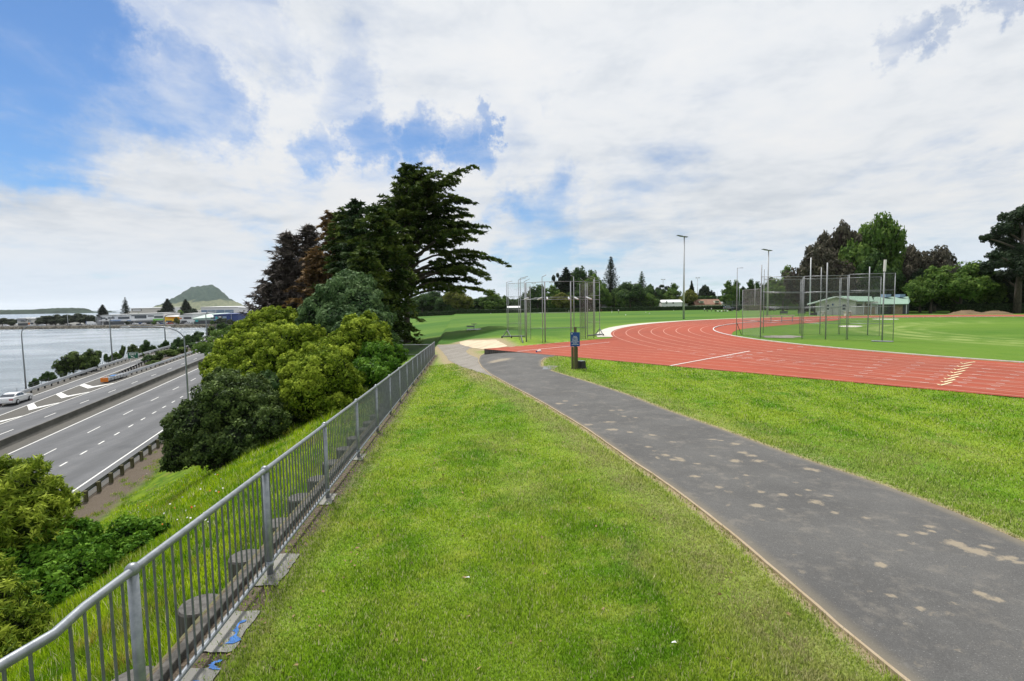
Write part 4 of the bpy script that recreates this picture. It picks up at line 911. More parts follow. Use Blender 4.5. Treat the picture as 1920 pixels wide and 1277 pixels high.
# ------------------------------------------------------------------ throwing cages
def cage(name, label, posts, rails, nets, extra=None, r=.031):
    """posts: key -> (u base, v base, v top, arm or None, radius factor)"""
    first = next(iter(posts.values())); root = thing(name, label, 'throwing cage', Gp(first[0], first[1])); B = {}
    for k, (u, vb, vt, arm, rf) in posts.items():
        P = Gp(u, vb); zt = topz(P, vt); B[k] = P; pts = [P-np.array([0, 0, .1]), np.array([P[0], P[1], zt])]
        MB().tube(pts, r*rf, 8).build('post', 'cagem', root, True)
        if arm:
            q = atY(arm[0], arm[1], P[1]-.3); o = MB().tube([pts[1], q], r*.7, 6).build('arm', 'galv', root, True)
    for (a, va, b, vb_, rf) in rails:
        p = [np.array([*B[k][:2], topz(B[k], v)]) for k, v in ((a, va), (b, vb_))]; MB().tube(p, r*rf, 6).build('rail', 'galv', root, True)
    for (a, b, t0, t1, b0, b1, mt) in nets:
        A_, C_ = B[a], B[b]; q = []
        for P, v in ((A_, b0), (C_, b1), (C_, t1), (A_, t0)): q.append((P[0], P[1], topz(P, v)))
        me = bpy.data.meshes.new('net'); nu, nv = 9, 7; V = []; UV = []; rr = random.Random(hash((a, b)) % 99)
        wd = math.dist(q[0][:2], q[1][:2])
        for i in range(nu):
            for j in range(nv):
                s, t = i/(nu-1), j/(nv-1); lo = Vector(q[0]).lerp(Vector(q[1]), s); hi = Vector(q[3]).lerp(Vector(q[2]), s); p = lo.lerp(hi, t); p.y += .05*sin(7*s+3*t+rr.random()); V.append(tuple(p)); UV.append((wd*s, p.z))
        Fc = gridfaces(nu, nv); me.from_pydata(V, [], [tuple(int(x) for x in f) for f in Fc]); uv = me.uv_layers.new(name='UVMap')
        for lp in me.loops: uv.data[lp.index].uv = UV[lp.vertex_index]
        link('net', me, mt, root)
    return root, B
postsL = dict(a=(951.5, 631.7, 529.5, (960.5, 527), 1), a2=(954, 631.5, 532, None, .8), b=(973.6, 638, 525, (986, 521), .9), c=(977, 642, 522, (989.5, 518.2), 1), d0=(984.4, 632.5, 528, (993, 523), .9), d=(987, 641, 530, None, 2.0), e=(995.4, 636.5, 533.5, None, .7),
 f=(1017.7, 643, 519.5, (1024.2, 515.5), .9), g=(1022.3, 642, 528.5, None, 1.7), h=(1070.7, 640, 527.8, None, 1.5), i=(1076.5, 636.5, 518.5, (1070, 516.5), 1.1), j=(1087.8, 636, 532, None, .6), k=(1098, 635.5, 529, (1088, 521.5), 1.1), l=(1101.5, 634.5, 530, None, 1.1), m=(1113.5, 634.3, 523.5, (1098, 519), 1.2), n=(1115.5, 631, 520, (1101, 516.5), 1.), o=(1124.5, 629, 527, (1112, 525.5), 1))
railsL = [('a2', 532, 'd0', 530.2, .7), ('d', 530.3, 'g', 528.4, .7), ('g', 528.4, 'h', 527.4, .7), ('h', 527.4, 'k', 528.5, .7), ('k', 528.5, 'o', 530, .7), ('b', 563, 'g', 557.6, .7), ('a2', 556.3, 'd0', 557.2, .6), ('a2', 581, 'd0', 581, .6), ('a2', 605.8, 'd0', 606.2, .6), ('g', 557.6, 'h', 557, .7), ('h', 557, 'k', 557, .7), ('c', 562, 'g', 561.5, .7), ('g', 561.5, 'h', 561, .7), ('h', 561, 'o', 561.7, .7), ('e', 587, 'g', 587, .8), ('g', 587, 'l', 585.5, .8), ('e', 615.3, 'g', 615.6, .8), ('g', 615.6, 'l', 613.5, .8), ('l', 604, 'o', 603.5, .6), ('l', 554, 'o', 554, .6)]
netsL = [('a2', 'd0', 532, 530, 631, 632, 'fence_net'), ('d', 'e', 531, 534, 640, 636.5, 'cage_net'), ('j', 'm', 532, 529, 636, 633.5, 'cage_net'), ('j', 'k', 532, 530, 636, 635, 'dark_net')]
cl_, BL = cage('discus_cage', 'tall open steel throwing cage with angled arms on the grass behind the notice sign', postsL, railsL, netsL)
def braces():
    a = BL['a']; z = topz(a, 619); g = lambda u, v: Gp(u, v)
    MB().tube([(a[0], a[1], z), g(941.5, 633)], .045, 6).build('brace', 'galv', cl_); MB().tube([(a[0], a[1], z), g(959, 633)], .045, 6).build('brace', 'galvd', cl_)
    MB().tube([g(941, 633)+np.array([0, 0, .12]), g(984, 632.6)+np.array([0, 0, .12])], .07, 6).build('base_beam', 'galvd', cl_)
    o = BL['o']; z = topz(o, 616); MB().tube([(o[0], o[1], z), g(1131.5, 629.5)], .045, 6).build('brace', 'galv', cl_); MB().tube([(o[0], o[1], z), g(1116, 628)], .045, 6).build('brace', 'galvd', cl_)
    MB().tube([g(1102, 631.5)+np.array([0, 0, .12]), g(1128, 629.5)+np.array([0, 0, .12])], .07, 6).build('base_beam', 'galvd', cl_)
    for u, v in ((941, 634), (959, 634), (980, 643), (1131, 630)): p = g(u, v); MB().tube([p+np.array([-.05, 0, .1]), p+np.array([.06, 0, .1])], .1, 10).build('castor', 'rubber', cl_)
    z = BL['c']; MB().tube([(z[0], z[1], z[2]+.6), g(980.5, 643.5)], .04, 6).build('brace', 'galvd', cl_)
    for (u0, v0, u1, v1) in ((983, 561.5, 990.5, 558.5), (1008.5, 561.5, 1016, 557.8), (1025.5, 557.5, 1026.5, 561.5), (1066, 557.5, 1067.5, 561.5), (1077, 557.5, 1084, 561), (1099, 557, 1109, 561)):
        MB().tube([atY(u0, v0, BL['g'][1]-.5), atY(u1, v1, BL['g'][1]-.9)], .06, 6).build('stay', 'galvp', cl_)
braces()
postsR = dict(A=(1380.6, 628.5, 502.5, (1393.5, 502.3), 1), B=(1391.6, 628, 544, None, .8), C=(1425.6, 633.5, 496.5, None, 1.5), D=(1430.8, 625, 505, None, 1.2), F=(1499, 626.5, 524, None, .8), F2=(1501.3, 626.5, 524, None, .8), G=(1503, 635, 518.5, None, .8), G2=(1505.2, 635, 518.5, None, .8), I=(1537, 626.5, 501.5, None, 1.2),
 J=(1547.7, 636.5, 492.5, None, 1.5), K=(1572, 627, 521.5, None, .8), K2=(1574.3, 627, 521.5, None, .8), L=(1586.5, 637, 515.5, None, .9), L2=(1589, 637, 515.5, None, .9), M=(1626.6, 628.5, 500, None, 1.3), N=(1653.8, 640.3, 508, None, 1.5), O=(1648.4, 630, 519, None, .7), P=(1674.3, 639, 512, None, .8))
railsR = [('C', 519, 'G', 518.3, .7), ('G2', 518.3, 'L', 516, .7), ('L2', 514.5, 'P', 512.2, .7), ('D', 523.6, 'F', 523.6, .7), ('F2', 523.4, 'K', 521.8, .7), ('K2', 521.6, 'O', 519, .7), ('C', 547.5, 'G', 547.8, .8), ('G2', 547.8, 'L', 546, .8), ('L2', 545, 'P', 543.7, .7), ('D', 549.3, 'F', 549.3, .7), ('F2', 549.3, 'K', 548.6, .7), ('K2', 548.4, 'O', 546.8, .7),
 ('C', 575.6, 'G', 575.6, .7), ('G2', 575.6, 'L', 575, .7), ('L2', 575, 'P', 574.8, .7), ('D', 577.6, 'F', 577.6, .7), ('F2', 577.6, 'K', 577, .7), ('C', 605.3, 'G', 606, .7), ('G2', 606, 'L', 606.3, .7), ('L2', 606.5, 'P', 607.3, .7), ('D', 601.5, 'F', 601.8, .7), ('F2', 601.8, 'K', 602, .7), ('K2', 602, 'O', 602.3, .6), ('B', 544, 'C', 541.6, .6), ('A', 600, 'C', 602, .6), ('B', 600.5, 'C', 602.5, .6)]
netsR = [('B', 'C', 544, 541.6, 628, 633, 'cage_net'), ('C', 'G', 519, 518.3, 633, 635, 'fence_net'), ('G2', 'L', 518.3, 516, 635, 637, 'fence_net'), ('L2', 'P', 514.5, 512.2, 637, 639, 'fence_net'), ('D', 'F', 523.6, 523.6, 625, 626, 'fence_net'), ('F2', 'K', 523.4, 521.8, 626, 627, 'fence_net'), ('K2', 'O', 521.6, 519, 627, 630, 'fence_net')]
cr_, BR = cage('hammer_cage', 'wide steel mesh throwing cage on the infield grass inside the track bend', postsR, railsR, netsR)
def rcage_extra():
    n = BR['N']; MB().tube([(n[0], n[1], topz(n, 509)), (n[0]+.03, n[1], topz(n, 487))], .085, 8).build('white_sleeve', 'white', cr_)
    p0, p1 = Gp(1634, 640.6), Gp(1675, 641.8); MB().tube([p0+np.array([0, 0, .04]), p1+np.array([0, 0, .04])], .055, 4).build('foot_bar', 'galv', cr_)
    a = BR['A']; MB().tube([(a[0], a[1], topz(a, 604)), Gp(1390, 627.5)], .03, 5).build('brace', 'galvd', cr_)
rcage_extra()
# ------------------------------------------------------------------ sports field masts
def mast(u, vb, vt, kind, label, r=.14, mt='galvp', group='floodlight masts round the fields'):
    P = Gp(u, vb); zt = topz(P, vt); root = thing('light_mast', label, 'light mast', P, group); x, y, z = [float(q) for q in P]
    MB().tube([(x, y, z-.1), (x, y, zt)], [r*1.25, r*.7], 10).build('pole', mt, root, True); s = y/970
    if kind == 'one':
        MB().box((x-.3, y-.1, zt+.12), (1.0, .5, .10), M=Matrix.Rotation(.14, 3, 'Y')).build('bracket', 'galv', root)
        for dx, dz, l in ((-.85, .24, .9), (.1, .06, .7)): MB().box((x+dx, y-.25, zt+dz), (l, .75, .09), M=Matrix.Rotation(.17, 3, 'Y')).build('floodlight', 'galvd', root, bevel=.02)
    elif kind == 'two':
        MB().box((x, y, zt-.05), (7.2*s, .12, .12)).build('crossbar', 'galv', root)
        for dx in (-2.5*s, 2.5*s): MB().box((x+dx, y-.2, zt), (2.9*s, .6, 1.5*s)).build('floodlight', 'galvp', root)
    elif kind == 'arm':
        MB().tube([(x, y, zt), (x+6*s*.5, y, zt+.1)], .08, 6).build('arm', 'galv', root)
mast(1281.8, 598.5, 445, 'one', 'tallest floodlight mast at the outer edge of the red track bend')
mast(1438.7, 593.5, 470.5, 'one', 'floodlight mast rising behind the left part of the infield cage')
mast(1518, 590.5, 483, 'none', 'pale mast without visible lamps just left of the grey clubhouse gable')
for u, vt, lab in ((1001.5, 531, 'left one of two distant floodlight masts seen through the near throwing cage'), (1034, 529.5, 'right one of two distant floodlight masts seen through the near throwing cage'), (1243, 524, 'distant twin headed floodlight mast at the left end of the white roofed house'), (1307.5, 521, 'distant twin headed floodlight mast in front of the brown tiled roof')):
    mast(u, 580 if u < 1100 else 578.3, vt, 'two', lab, .22)
mast(960.5, 578, 557, 'two', 'shortest twin headed floodlight mast above the dark shed roof', .2)
for u, vb, vt, lab in ((1159.6, 579.5, 534, 'left one of two plain white posts standing before the dark trees'), (1207.6, 580, 532, 'right one of two plain white posts standing before the dark trees')):
    P = Gp(u, vb); o = MB(); o.tube([P, (P[0], P[1], topz(P, vt))], [.2, .13], 8); o.build('goal_post', 'galvp', label=lab, cat='post', group='white posts on the field')
mast(1367.5, 577, 537, 'none', 'plain pale pole before the upright tree right of the tiled roof', .2); mast(1386, 579, 534.5, 'arm', 'slim lamp pole with short arm behind the left end of the infield cage', .14)
mast(1344.3, 578, 545, 'none', 'thin faint pole beside the brown tiled roof', .12)
mast(1415, 582, 534, 'none', 'slim pole behind the backstop netting', .12); mast(883, 580, 545, 'arm', 'slim lamp pole between the yellow tree and the first dark clump', .12)
# ------------------------------------------------------------------ clubhouse
def wpt(u, v, Y): return Vector([float(q) for q in atY(u, v, Y)])
def quad(mb, a, b, c, d, mi=0): mb.add([a, b, c, d], [(0, 1, 2, 3)], mi)
def house_box(mb, x0, x1, y0, y1, z0, z1, mi=0): mb.box(((x0+x1)/2, (y0+y1)/2, (z0+z1)/2), (x1-x0, y1-y0, z1-z0), mi=mi)
def clubhouse():
    P = Gp(1570, 591); Y = float(P[1]); s = Y/F; X = lambda u: (u-960)*s*1.0; X0 = lambda u: float(atY(u, 590, Y)[0]); Z = lambda v, u=1560: float(atY(u, v, Y)[2]); z0 = Z(592.5)
    root = thing('clubhouse', 'single storey grey block clubhouse with pale green metal roof beyond the track', 'clubhouse', (X0(1570), Y, z0))
    xa, xb = X0(1535), X0(1604); D = 14.; ze = Z(570.5); zap = Z(556.8, 1567); xm = X0(1568)
    w = MB(); w.add([(xa, Y, z0), (xb, Y, z0), (xb, Y, Z(564.6)), (xm, Y, zap-.15), (xa, Y, Z(563.4)), (xa, Y+D, z0), (xb, Y+D, z0), (xb, Y+D, Z(564.6)), (xm, Y+D, zap-.15), (xa, Y+D, Z(563.4))], [(0, 1, 2, 3, 4), (5, 9, 8, 7, 6), (0, 4, 9, 5), (1, 6, 7, 2)]); w.build('block_wall', 'block', root)
    th = .13
    def slab(name, pts, mt, dy0=-.7, dy1=D+.3, t=th, par=root):
        mb = MB(); a, b = pts; q = [(a[0], Y+dy0, a[1]), (b[0], Y+dy0, b[1]), (b[0], Y+dy1, b[1]), (a[0], Y+dy1, a[1])]; mb.add([(x, y, z) for x, y, z in q]+[(x, y, z+t) for x, y, z in q], [(3, 2, 1, 0), (4, 5, 6, 7), (0, 1, 5, 4), (1, 2, 6, 5), (2, 3, 7, 6), (3, 0, 4, 7)]); return mb.build(name, mt, par)
    slab('roof', ((X0(1512), Z(571.3)), (xm, zap)), 'greenroof'); slab('roof', ((xm, zap), (X0(1606), Z(565.2))), 'greenroof')
    for a, b in (((X0(1511.6), Z(572.2)), (xm, zap-.06)), ((xm, zap-.06), (X0(1606.4), Z(565.9)))): slab('barge_board', (a, b), 'white', -.76, -.705, .22)
    for u, v in ((1517.5, 591.5),): MB().tube([(X0(u), Y, z0), (X0(u), Y, Z(570.5))], .07, 8).build('verandah_post', 'white', root)
    for u in (1551.5, 1582.5):
        c = X0(u); wd = 5.8*s; fr = MB(); fr.box((c, Y-.03, (Z(571)+Z(582.6))/2), (wd*1.18, .06, Z(571)-Z(582.6)+.1)); f_ = fr.build('window', 'white', root)
        for va, vb in ((571.4, 575.6), (577.2, 581.4)): MB().box((c, Y-.07, (Z(va)+Z(vb))/2), (wd, .03, Z(va)-Z(vb))).build('pane', 'bwin', f_)
    MB().box((X0(1561.5), Y-.04, Z(571.5)), (3*s, .04, 3.6*s)).build('small_sign', 'signblue', root); MB().tube([(X0(1561), Y-.1, z0), (X0(1561), Y-.1, Z(579)), (X0(1558.5), Y-.1, Z(578.3))], .05, 6).build('downpipe', 'galv', root)
    MB().box((X0(1594), Y-.25, Z(585.5)), (5*s, .4, 5*s)).build('meter_box', 'white', root)
    MR = Matrix.Translation((xb, Y, 0)) @ Matrix.Rotation(radians(-30), 4, 'Z') @ Matrix.Diagonal((.86, 1, 1, 1)) @ Matrix.Translation((-xb, -Y, 0))
    for ch in root.children_recursive: ch.data.transform(MR)
    # recessed middle wing and right wing
    Y1 = Y+5; s1 = Y1/F; xc, xd = X0(1604)-.01, float(atY(1646, 590, Y1)[0]); ztw = float(atY(1620, 566, Y1)[2])
    MB().box(((xc+xd)/2, Y1+4.5, (z0+ztw)/2), (xd-xc, 9, ztw-z0)).build('rear_wall', 'block', root)
    bx = MB(); bx.box((float(atY(1620.5, 580, Y1)[0]), Y1-.05, (z0+ztw)/2), (4.2*s1, .12, ztw-z0)); bx.build('brick_pier', 'brick', root); MB().box((float(atY(1632, 580, Y1)[0]), Y1-.04, (z0+ztw)/2-.5), (16*s1, .09, (ztw-z0)*.62)).build('brick_panel', 'brick', root)
    for u in (1611, 1628): MB().box((float(atY(u, 573, Y1)[0]), Y1-.12, float(atY(u, 572, Y1)[2])), (9*s1, .06, 3.6*s1)).build('window', 'bwin', root)
    
    for u, v in ((1619, 590), (1632.5, 590)): MB().tube([(float(atY(u, v, Y1-1)[0]), Y1-1, z0), (float(atY(u, v, Y1-1)[0]), Y1-1, ztw)], .09, 6).build('verandah_post', 'white', root)
    # roof planes seen over the gable
    def plane(pts, mt='greenroof', name='roof', t=.1):
        mb = MB(); n = len(pts); mb.add([tuple(p) for p in pts]+[(p[0], p[1], p[2]+t) for p in pts], [tuple(range(n))[::-1], tuple(range(n, 2*n))]+[(i, (i+1) % n, n+(i+1) % n, n+i) for i in range(n)]); return mb.build(name, mt, root)
    plane([wpt(1606, 565.6, Y1-1.5), wpt(1638, 565.8, Y1-1.5), wpt(1634, 556.5, Y1+4.5), wpt(1574, 555.8, Y1+4.5)])
    plane([wpt(1634, 556.5, Y1+4.5), wpt(1574, 555.8, Y1+4.5), wpt(1574, 560, Y1+11), wpt(1634, 560, Y1+11)])
    Y2 = Y+6.5; xr0, xr1 = 1632, 1706
    plane([wpt(xr0, 571.2, Y2-2.2), wpt(xr1-2.5, 570.6, Y2-2.2), wpt(xr1-3, 556.8, Y2+5), wpt(xr0+8, 557.5, Y2+5)]); plane([wpt(xr0+8, 557.5, Y2+5), wpt(xr1-3, 556.8, Y2+5), wpt(xr1, 560, Y2+11), wpt(xr0, 560, Y2+11)])
    plane([wpt(xr1-2.5, 570.6, Y2-2.2), wpt(xr1-3, 556.8, Y2+5), wpt(xr1, 562.5, Y2+5), wpt(xr1+.5, 566, Y2+1)], 'greenroof', 'hip')
    zz = float(atY(1670, 571, Y2)[2]); xA, xB = float(atY(1634, 590, Y2)[0]), float(atY(1704, 590, Y2)[0]); MB().box(((xA+xB)/2, Y2+5, (z0+zz)/2), (xB-xA, 10, zz-z0)).build('wing_wall', 'darkgrey', root)
    MB().box((float(atY(1677.5, 580, Y2)[0]), Y2-.6, (z0+zz)/2), (15*Y2/F, 1.1, zz-z0)).build('stone_panel', 'brick', root); MB().box((float(atY(1657, 580, Y2)[0]), Y2-.05, z0+1.5), (15*Y2/F, .08, 2.2)).build('glass_door', 'bwin', root)
    for u in (1645, 1699): MB().tube([(float(atY(u, 590, Y2-1.8)[0]), Y2-1.8, z0), (float(atY(u, 590, Y2-1.8)[0]), Y2-1.8, zz)], .08, 6).build('verandah_post', 'white', root)
    for u in (1661, 1687.5): MB().box(wpt(u, 554.6, Y2+4), (10.5*Y2/F, 1.6, 5.8*Y2/F)).build('roof_vent', 'bluewall', root)
    for u in (1539.5, 1585):
        P2 = Gp(u, 592.3); t = thing('picnic_table', ('pale picnic table at the left corner of the clubhouse' if u < 1550 else 'pale picnic table against the wall under the right gable window'), 'table', P2); x, y, z = [float(q) for q in P2]; y -= .6
        MB().box((x, y, z+.72), (1.1, .7, .06)).build('table_top', 'palec', t); MB().box((x, y-.55, z+.42), (1.1, .26, .05)).build('seat', 'palec', t)
        for dx in (-.4, .4): MB().box((x+dx, y, z+.35), (.1, .6, .7)).build('leg', 'palec', t)
    for k in range(4): 
        P3 = Gp(1515.5+3.4*k, 591.2); mb = MB(); mb.box((P3[0], P3[1]-1, P3[2]+.3), (.30, .4, .62)); mb.build('crate', 'wood', label=f"dark timber block, {('first', 'second', 'third', 'fourth')[k]} from the left in the low row beside the clubhouse", cat='block', group='low dark blocks beside the clubhouse', bevel=.02)
    MB().tube([Gp(1528, 592)+np.array([0, -1, 0]), Gp(1528, 592)+np.array([0, -1, .75])], .13, 10).build('bollard', 'galvp', label='short pale bollard near the left clubhouse corner', cat='bollard')
    return root
CLUB = clubhouse()
def bench(u, v, label):
    P = Gp(u, v); root = thing('park_bench', label, 'bench', P, 'benches beyond the track'); x, y, z = [float(q) for q in P]; rz = -.5; R_ = Matrix.Rotation(rz, 3, 'Z'); o = Vector((x, y, z))
    B_ = lambda c, d, n, M_=None: MB().box(o+R_ @ Vector(c), d, M=R_ @ (M_ or Matrix.Identity(3))).build(n, 'darkgrey', root)
    B_((0, 0, .45), (1.5, .42, .06), 'seat'); B_((0, .26, .75), (1.5, .06, .42), 'backrest', Matrix.Rotation(-.25, 3, 'X'))
    for sx in (-.6, .6): B_((sx, -.12, .22), (.07, .07, .45), 'leg'); B_((sx, .16, .22), (.07, .07, .45), 'leg')
bench(1469.5, 592, 'dark bench on the grass left of the infield cage posts'); bench(1503, 591.5, 'dark bench seen through the double posts of the infield cage')
def hurdle():
    P = GZ(1467, 604, ZT); s = P[1]/F; root = thing('steeplechase_barrier', 'long pale beam on three thin legs across the far red run-up', 'barrier', P); x, y, z = [float(q) for q in P]
    MB().box((x-.4, y, z+.86), (56*s, .16, 1.7*s)).build('beam', 'palec', root)
    for u in (1445.5, 1465.5, 1485.5): q = atY(u, 604, y); MB().tube([(q[0], y, z), (q[0], y, z+.8)], .05, 6).build('leg', 'galv', root)
hurdle()
def landing():
    P = Gp(888, 619.5); s = P[1]/F; root = thing('field_roller', 'small steel frame with flat bed standing on the grass near the big tree', 'equipment', P); x, y, z = [float(q) for q in P]
    MB().box((x+2*s, y, z+.15), (29*s, 1.4, .1)).build('bed', 'galvp', root); MB().tube([(x+1*s, y, z+.1), (x+1*s, y, z+12*s)], .07, 6).build('upright', 'galv', root); MB().box((x+1*s, y, z+12*s), (11*s, .1, .1)).build('cross_arm', 'galv', root)
    MB().tube([(x, y, z+7.5*s), (x-13*s, y, z+8*s)], .1, 8).build('roller', 'galvd', root)
landing()
# ------------------------------------------------------------------ vehicles
def car(name, label, loc, rz, paint, kind='sedan', group=None, sc=1., plate=False):
    """x = forward"""
    root = thing(name, label, 'car', loc, group); o = Vector([float(q) for q in loc]); R_ = Matrix.Rotation(rz, 3, 'Z')
    def W(p): return o+R_ @ (Vector(p)*sc)
    if kind == 'sedan': low = [(-2.35, .55), (-2.33, .80), (-2.25, .98), (-1.75, 1.02), (1.0, .98), (1.9, .86), (2.3, .68), (2.36, .45), (2.3, .25), (-2.25, .28)]; top = [(-2.0, 1.0), (-1.15, 1.31), (-.55, 1.42), (.05, 1.40), (.45, 1.31), (1.2, .97)]; hw = .92
    elif kind == 'ute': low = [(-2.6, .6), (-2.6, 1.1), (-.7, 1.12), (1.2, 1.12), (2.2, 1.02), (2.55, .8), (2.6, .45), (-2.55, .45)]; top = [(-.9, 1.1), (-.75, 1.7), (.4, 1.72), (1.2, 1.12)]; hw = .93
    elif kind == 'suv': low = [(-2.3, .5), (-2.32, 1.1), (1.1, 1.1), (2.1, 1.0), (2.35, .8), (2.35, .4), (-2.25, .4)]; top = [(-2.2, 1.1), (-1.95, 1.72), (.4, 1.75), (1.15, 1.1)]; hw = .93
    else: low = [(-3.2, .5), (-3.2, 1.0), (3.2, 1.0), (3.3, .5)]; top = [(1.6, 1.0), (1.6, 2.4), (2.9, 2.4), (3.25, 1.5), (3.25, 1.0)]; hw = 1.1
    def loft(prof, hws, name_, mt, bev=.0):
        n = len(prof); vs = []
        for sy, k in ((-1, 1), (-.72, 1.015), (.72, 1.015), (1, 1)):
            for i, (x, z) in enumerate(prof): vs.append(W((x*(.97 if abs(sy) == 1 else 1), sy*hws[i], z)))
        mb = MB(); mb.add(vs, [tuple(range(n))[::-1], tuple(range(3*n, 4*n))]+[(a*n+i, a*n+(i+1) % n, (a+1)*n+(i+1) % n, (a+1)*n+i) for a in range(3) for i in range(n)])
        ob = mb.build(name_, mt, root, True, bevel=.05*sc); return ob
    body = loft(low, [hw*(.94 if abs(p[0]) > 2 else 1) for p in low], 'body', paint)
    cz = low[1][1]; loft(top, [hw*(.95 if p[1] < cz+.15 else .74) for p in top], 'cabin', paint)
    # glass: side windows, windscreen, rear window, set proud of the cabin
    n = len(top); mz = max(p[1] for p in top)
    def cab(x, z, sy, out=.012):
        f = (z-cz)/(mz-cz); return W((x, sy*(hw*(.95-.21*f)+out), z))
    if kind != 'truck':
        xs = [p[0] for p in top]; xa, xb = min(xs), max(xs); z0, z1 = cz+.06, mz-.1
        for sy in (-1, 1):
            for (a, b) in (((.24, .50), (.53, .80)) if kind != 'ute' else ((.2, .52), (.56, .84))):
                mb = MB(); L_ = xb-xa; k0 = .10 if a < .4 else 0; k1 = .16 if b > .7 else 0
                mb.add([cab(xa+L_*a, z0, sy), cab(xa+L_*b, z0, sy), cab(xa+L_*(b-k1), z1, sy), cab(xa+L_*(a+k0*.6), z1, sy)], [(0, 1, 2, 3)]); mb.build('side_window', 'glass', root)
        for (i, j, nm) in ((0, 1, 'rear_window'), (n-1, n-2, 'windscreen')):
            a, b = top[i], top[j]; dx = b[0]-a[0]; dz = b[1]-a[1]; ln = math.hypot(dx, dz); nx, nz = -dz/ln, dx/ln
            if nz < 0: nx, nz = -nx, -nz
            p = lambda t, sy, hh: W((a[0]+dx*t+nx*.025, sy*hh, a[1]+dz*t+nz*.025)); mb = MB(); mb.add([p(.12, -1, hw*.80), p(.12, 1, hw*.80), p(.93, 1, hw*.66), p(.93, -1, hw*.66)], [(0, 1, 2, 3)]); mb.build(nm, 'glass', root)
    zl = low[1][1]-.06; xr = low[1][0]
    for sy in (-1, 1):
        MB().box(W((xr+.02, sy*hw*.72, zl)), (.10*sc, .36*sc, .15*sc), rz).build('tail_light', 'redlamp', root); MB().box(W((2.24 if kind != 'truck' else 3.25, sy*hw*.68, .68)), (.12*sc, .34*sc, .15*sc), rz).build('headlight', 'signwhite', root)
    MB().box(W((xr-.03, 0, .52)), (.06*sc, hw*1.7*sc, .2*sc), rz).build('bumper', paint, root, bevel=.02)
    if plate: MB().box(W((xr-.07, 0, .70)), (.02, .42, .12), rz).build('number_plate', 'signwhite', root)
    wx = (-1.42, 1.42) if kind != 'truck' else (-2.2, 2.1); wr = .33 if kind != 'truck' else .45
    for x in wx:
        for sy in (-1, 1):
            t = MB().tube([W((x, sy*(hw-.16), wr)), W((x, sy*(hw+.02), wr))], wr*sc, 18).build('wheel', 'rubber', root, True)
            MB().tube([W((x, sy*(hw-.05), wr)), W((x, sy*(hw+.035), wr))], wr*.62*sc, 12).build('rim', 'galvp', t, True)
    if kind == 'truck': MB().box(W((-1.0, 0, 1.95)), (4.4*sc, 2.2*sc, 2.1*sc), rz).build('cargo_box', 'white', root, bevel=.03); MB().box(W((-3.0, 0, 1.95)), (.5*sc, 2.24*sc, 2.14*sc), rz).build('rear_panel', 'signblue', root)
    return root
az = math.atan2(RD[1], RD[0])
car('parked_car', 'white sedan driving along the exit ramp at the left edge', RM(29, 755.5), az+.06, 'carwhite', sc=1.12, plate=True)
def fieldcar(u, v, rz, paint, kind, label, sc=1.): return car('parked_car', label, Gp(u, v), rz, paint, kind, sc=sc)
fieldcar(1377, 583.5, .05, 'carblack', 'ute', 'black pickup parked on the field left of the infield cage', 1.15); fieldcar(1365, 580.5, .2, 'cargrey', 'suv', 'silver car parked just behind the black pickup', 1.15)
fieldcar(1448, 583.5, .9, 'carblack', 'suv', 'black four-wheel drive parked under the trees right of the floodlight mast')
def shorecars():
    r = random.Random(3); lst = [(10.5, 'carwhite', 'suv'), (57, 'carwhite', 'sedan'), (81, 'cargrey', 'sedan'), (128, 'carblack', 'sedan'), (148, 'carblack', 'suv')]
    for u, p, k in lst: 
        Y = shY(u)+8; P = atY(u, 600, Y); car('parked_car', {'10.5': 'white car at the far left end of the shore road', '57': 'white car on the shore road in front of the grey house', '81': 'silver car on the shore road before the tree clump', '128': 'first dark car on the shore road left of the truck', '148': 'dark car on the shore road nearest the truck'}[str(u)], (P[0], Y, SPZ+.05), r.choice([0, pi])+.02, p, k)
    P = atY(170.5, 600, shY(170)+9); car('box_truck', 'white box truck with blue end on the shore road beside the shops', (P[0], shY(170)+9, SPZ+.05), 0, 'carwhite', 'truck', sc=1.15)
    cols = ['carwhite', 'cargrey', 'carwhite', 'carblue', 'carwhite', 'carblack', 'cargrey', 'carwhite', 'carblue', 'carwhite', 'carred', 'carwhite', 'carblack', 'cargrey', 'carwhite', 'carwhite']
    nm = {'carwhite': 'white', 'cargrey': 'silver', 'carblue': 'blue', 'carblack': 'black', 'carred': 'red'}
    kinds = ['sedan', 'suv']; seen = {}
    for i, c in enumerate(cols):
        u = 238+i*8.1+r.uniform(-1, 1); Y = shY(u)+(22 if i % 2 else 18); P = atY(u, 600, Y); seen[c] = seen.get(c, 0)+1
        ordn = ('first', 'second', 'third', 'fourth', 'fifth', 'sixth', 'seventh', 'eighth')[seen[c]-1]
        car('parked_car', f'{nm[c]} car, {ordn} {nm[c]} one from the left in the row before the far shops', (P[0], Y, SPZ+.02), r.choice([.3, 1.3, 2.2, 0, pi]), c, kinds[i % 2], group=f'{nm[c]} cars parked before the far shops', sc=1.05)
shorecars()
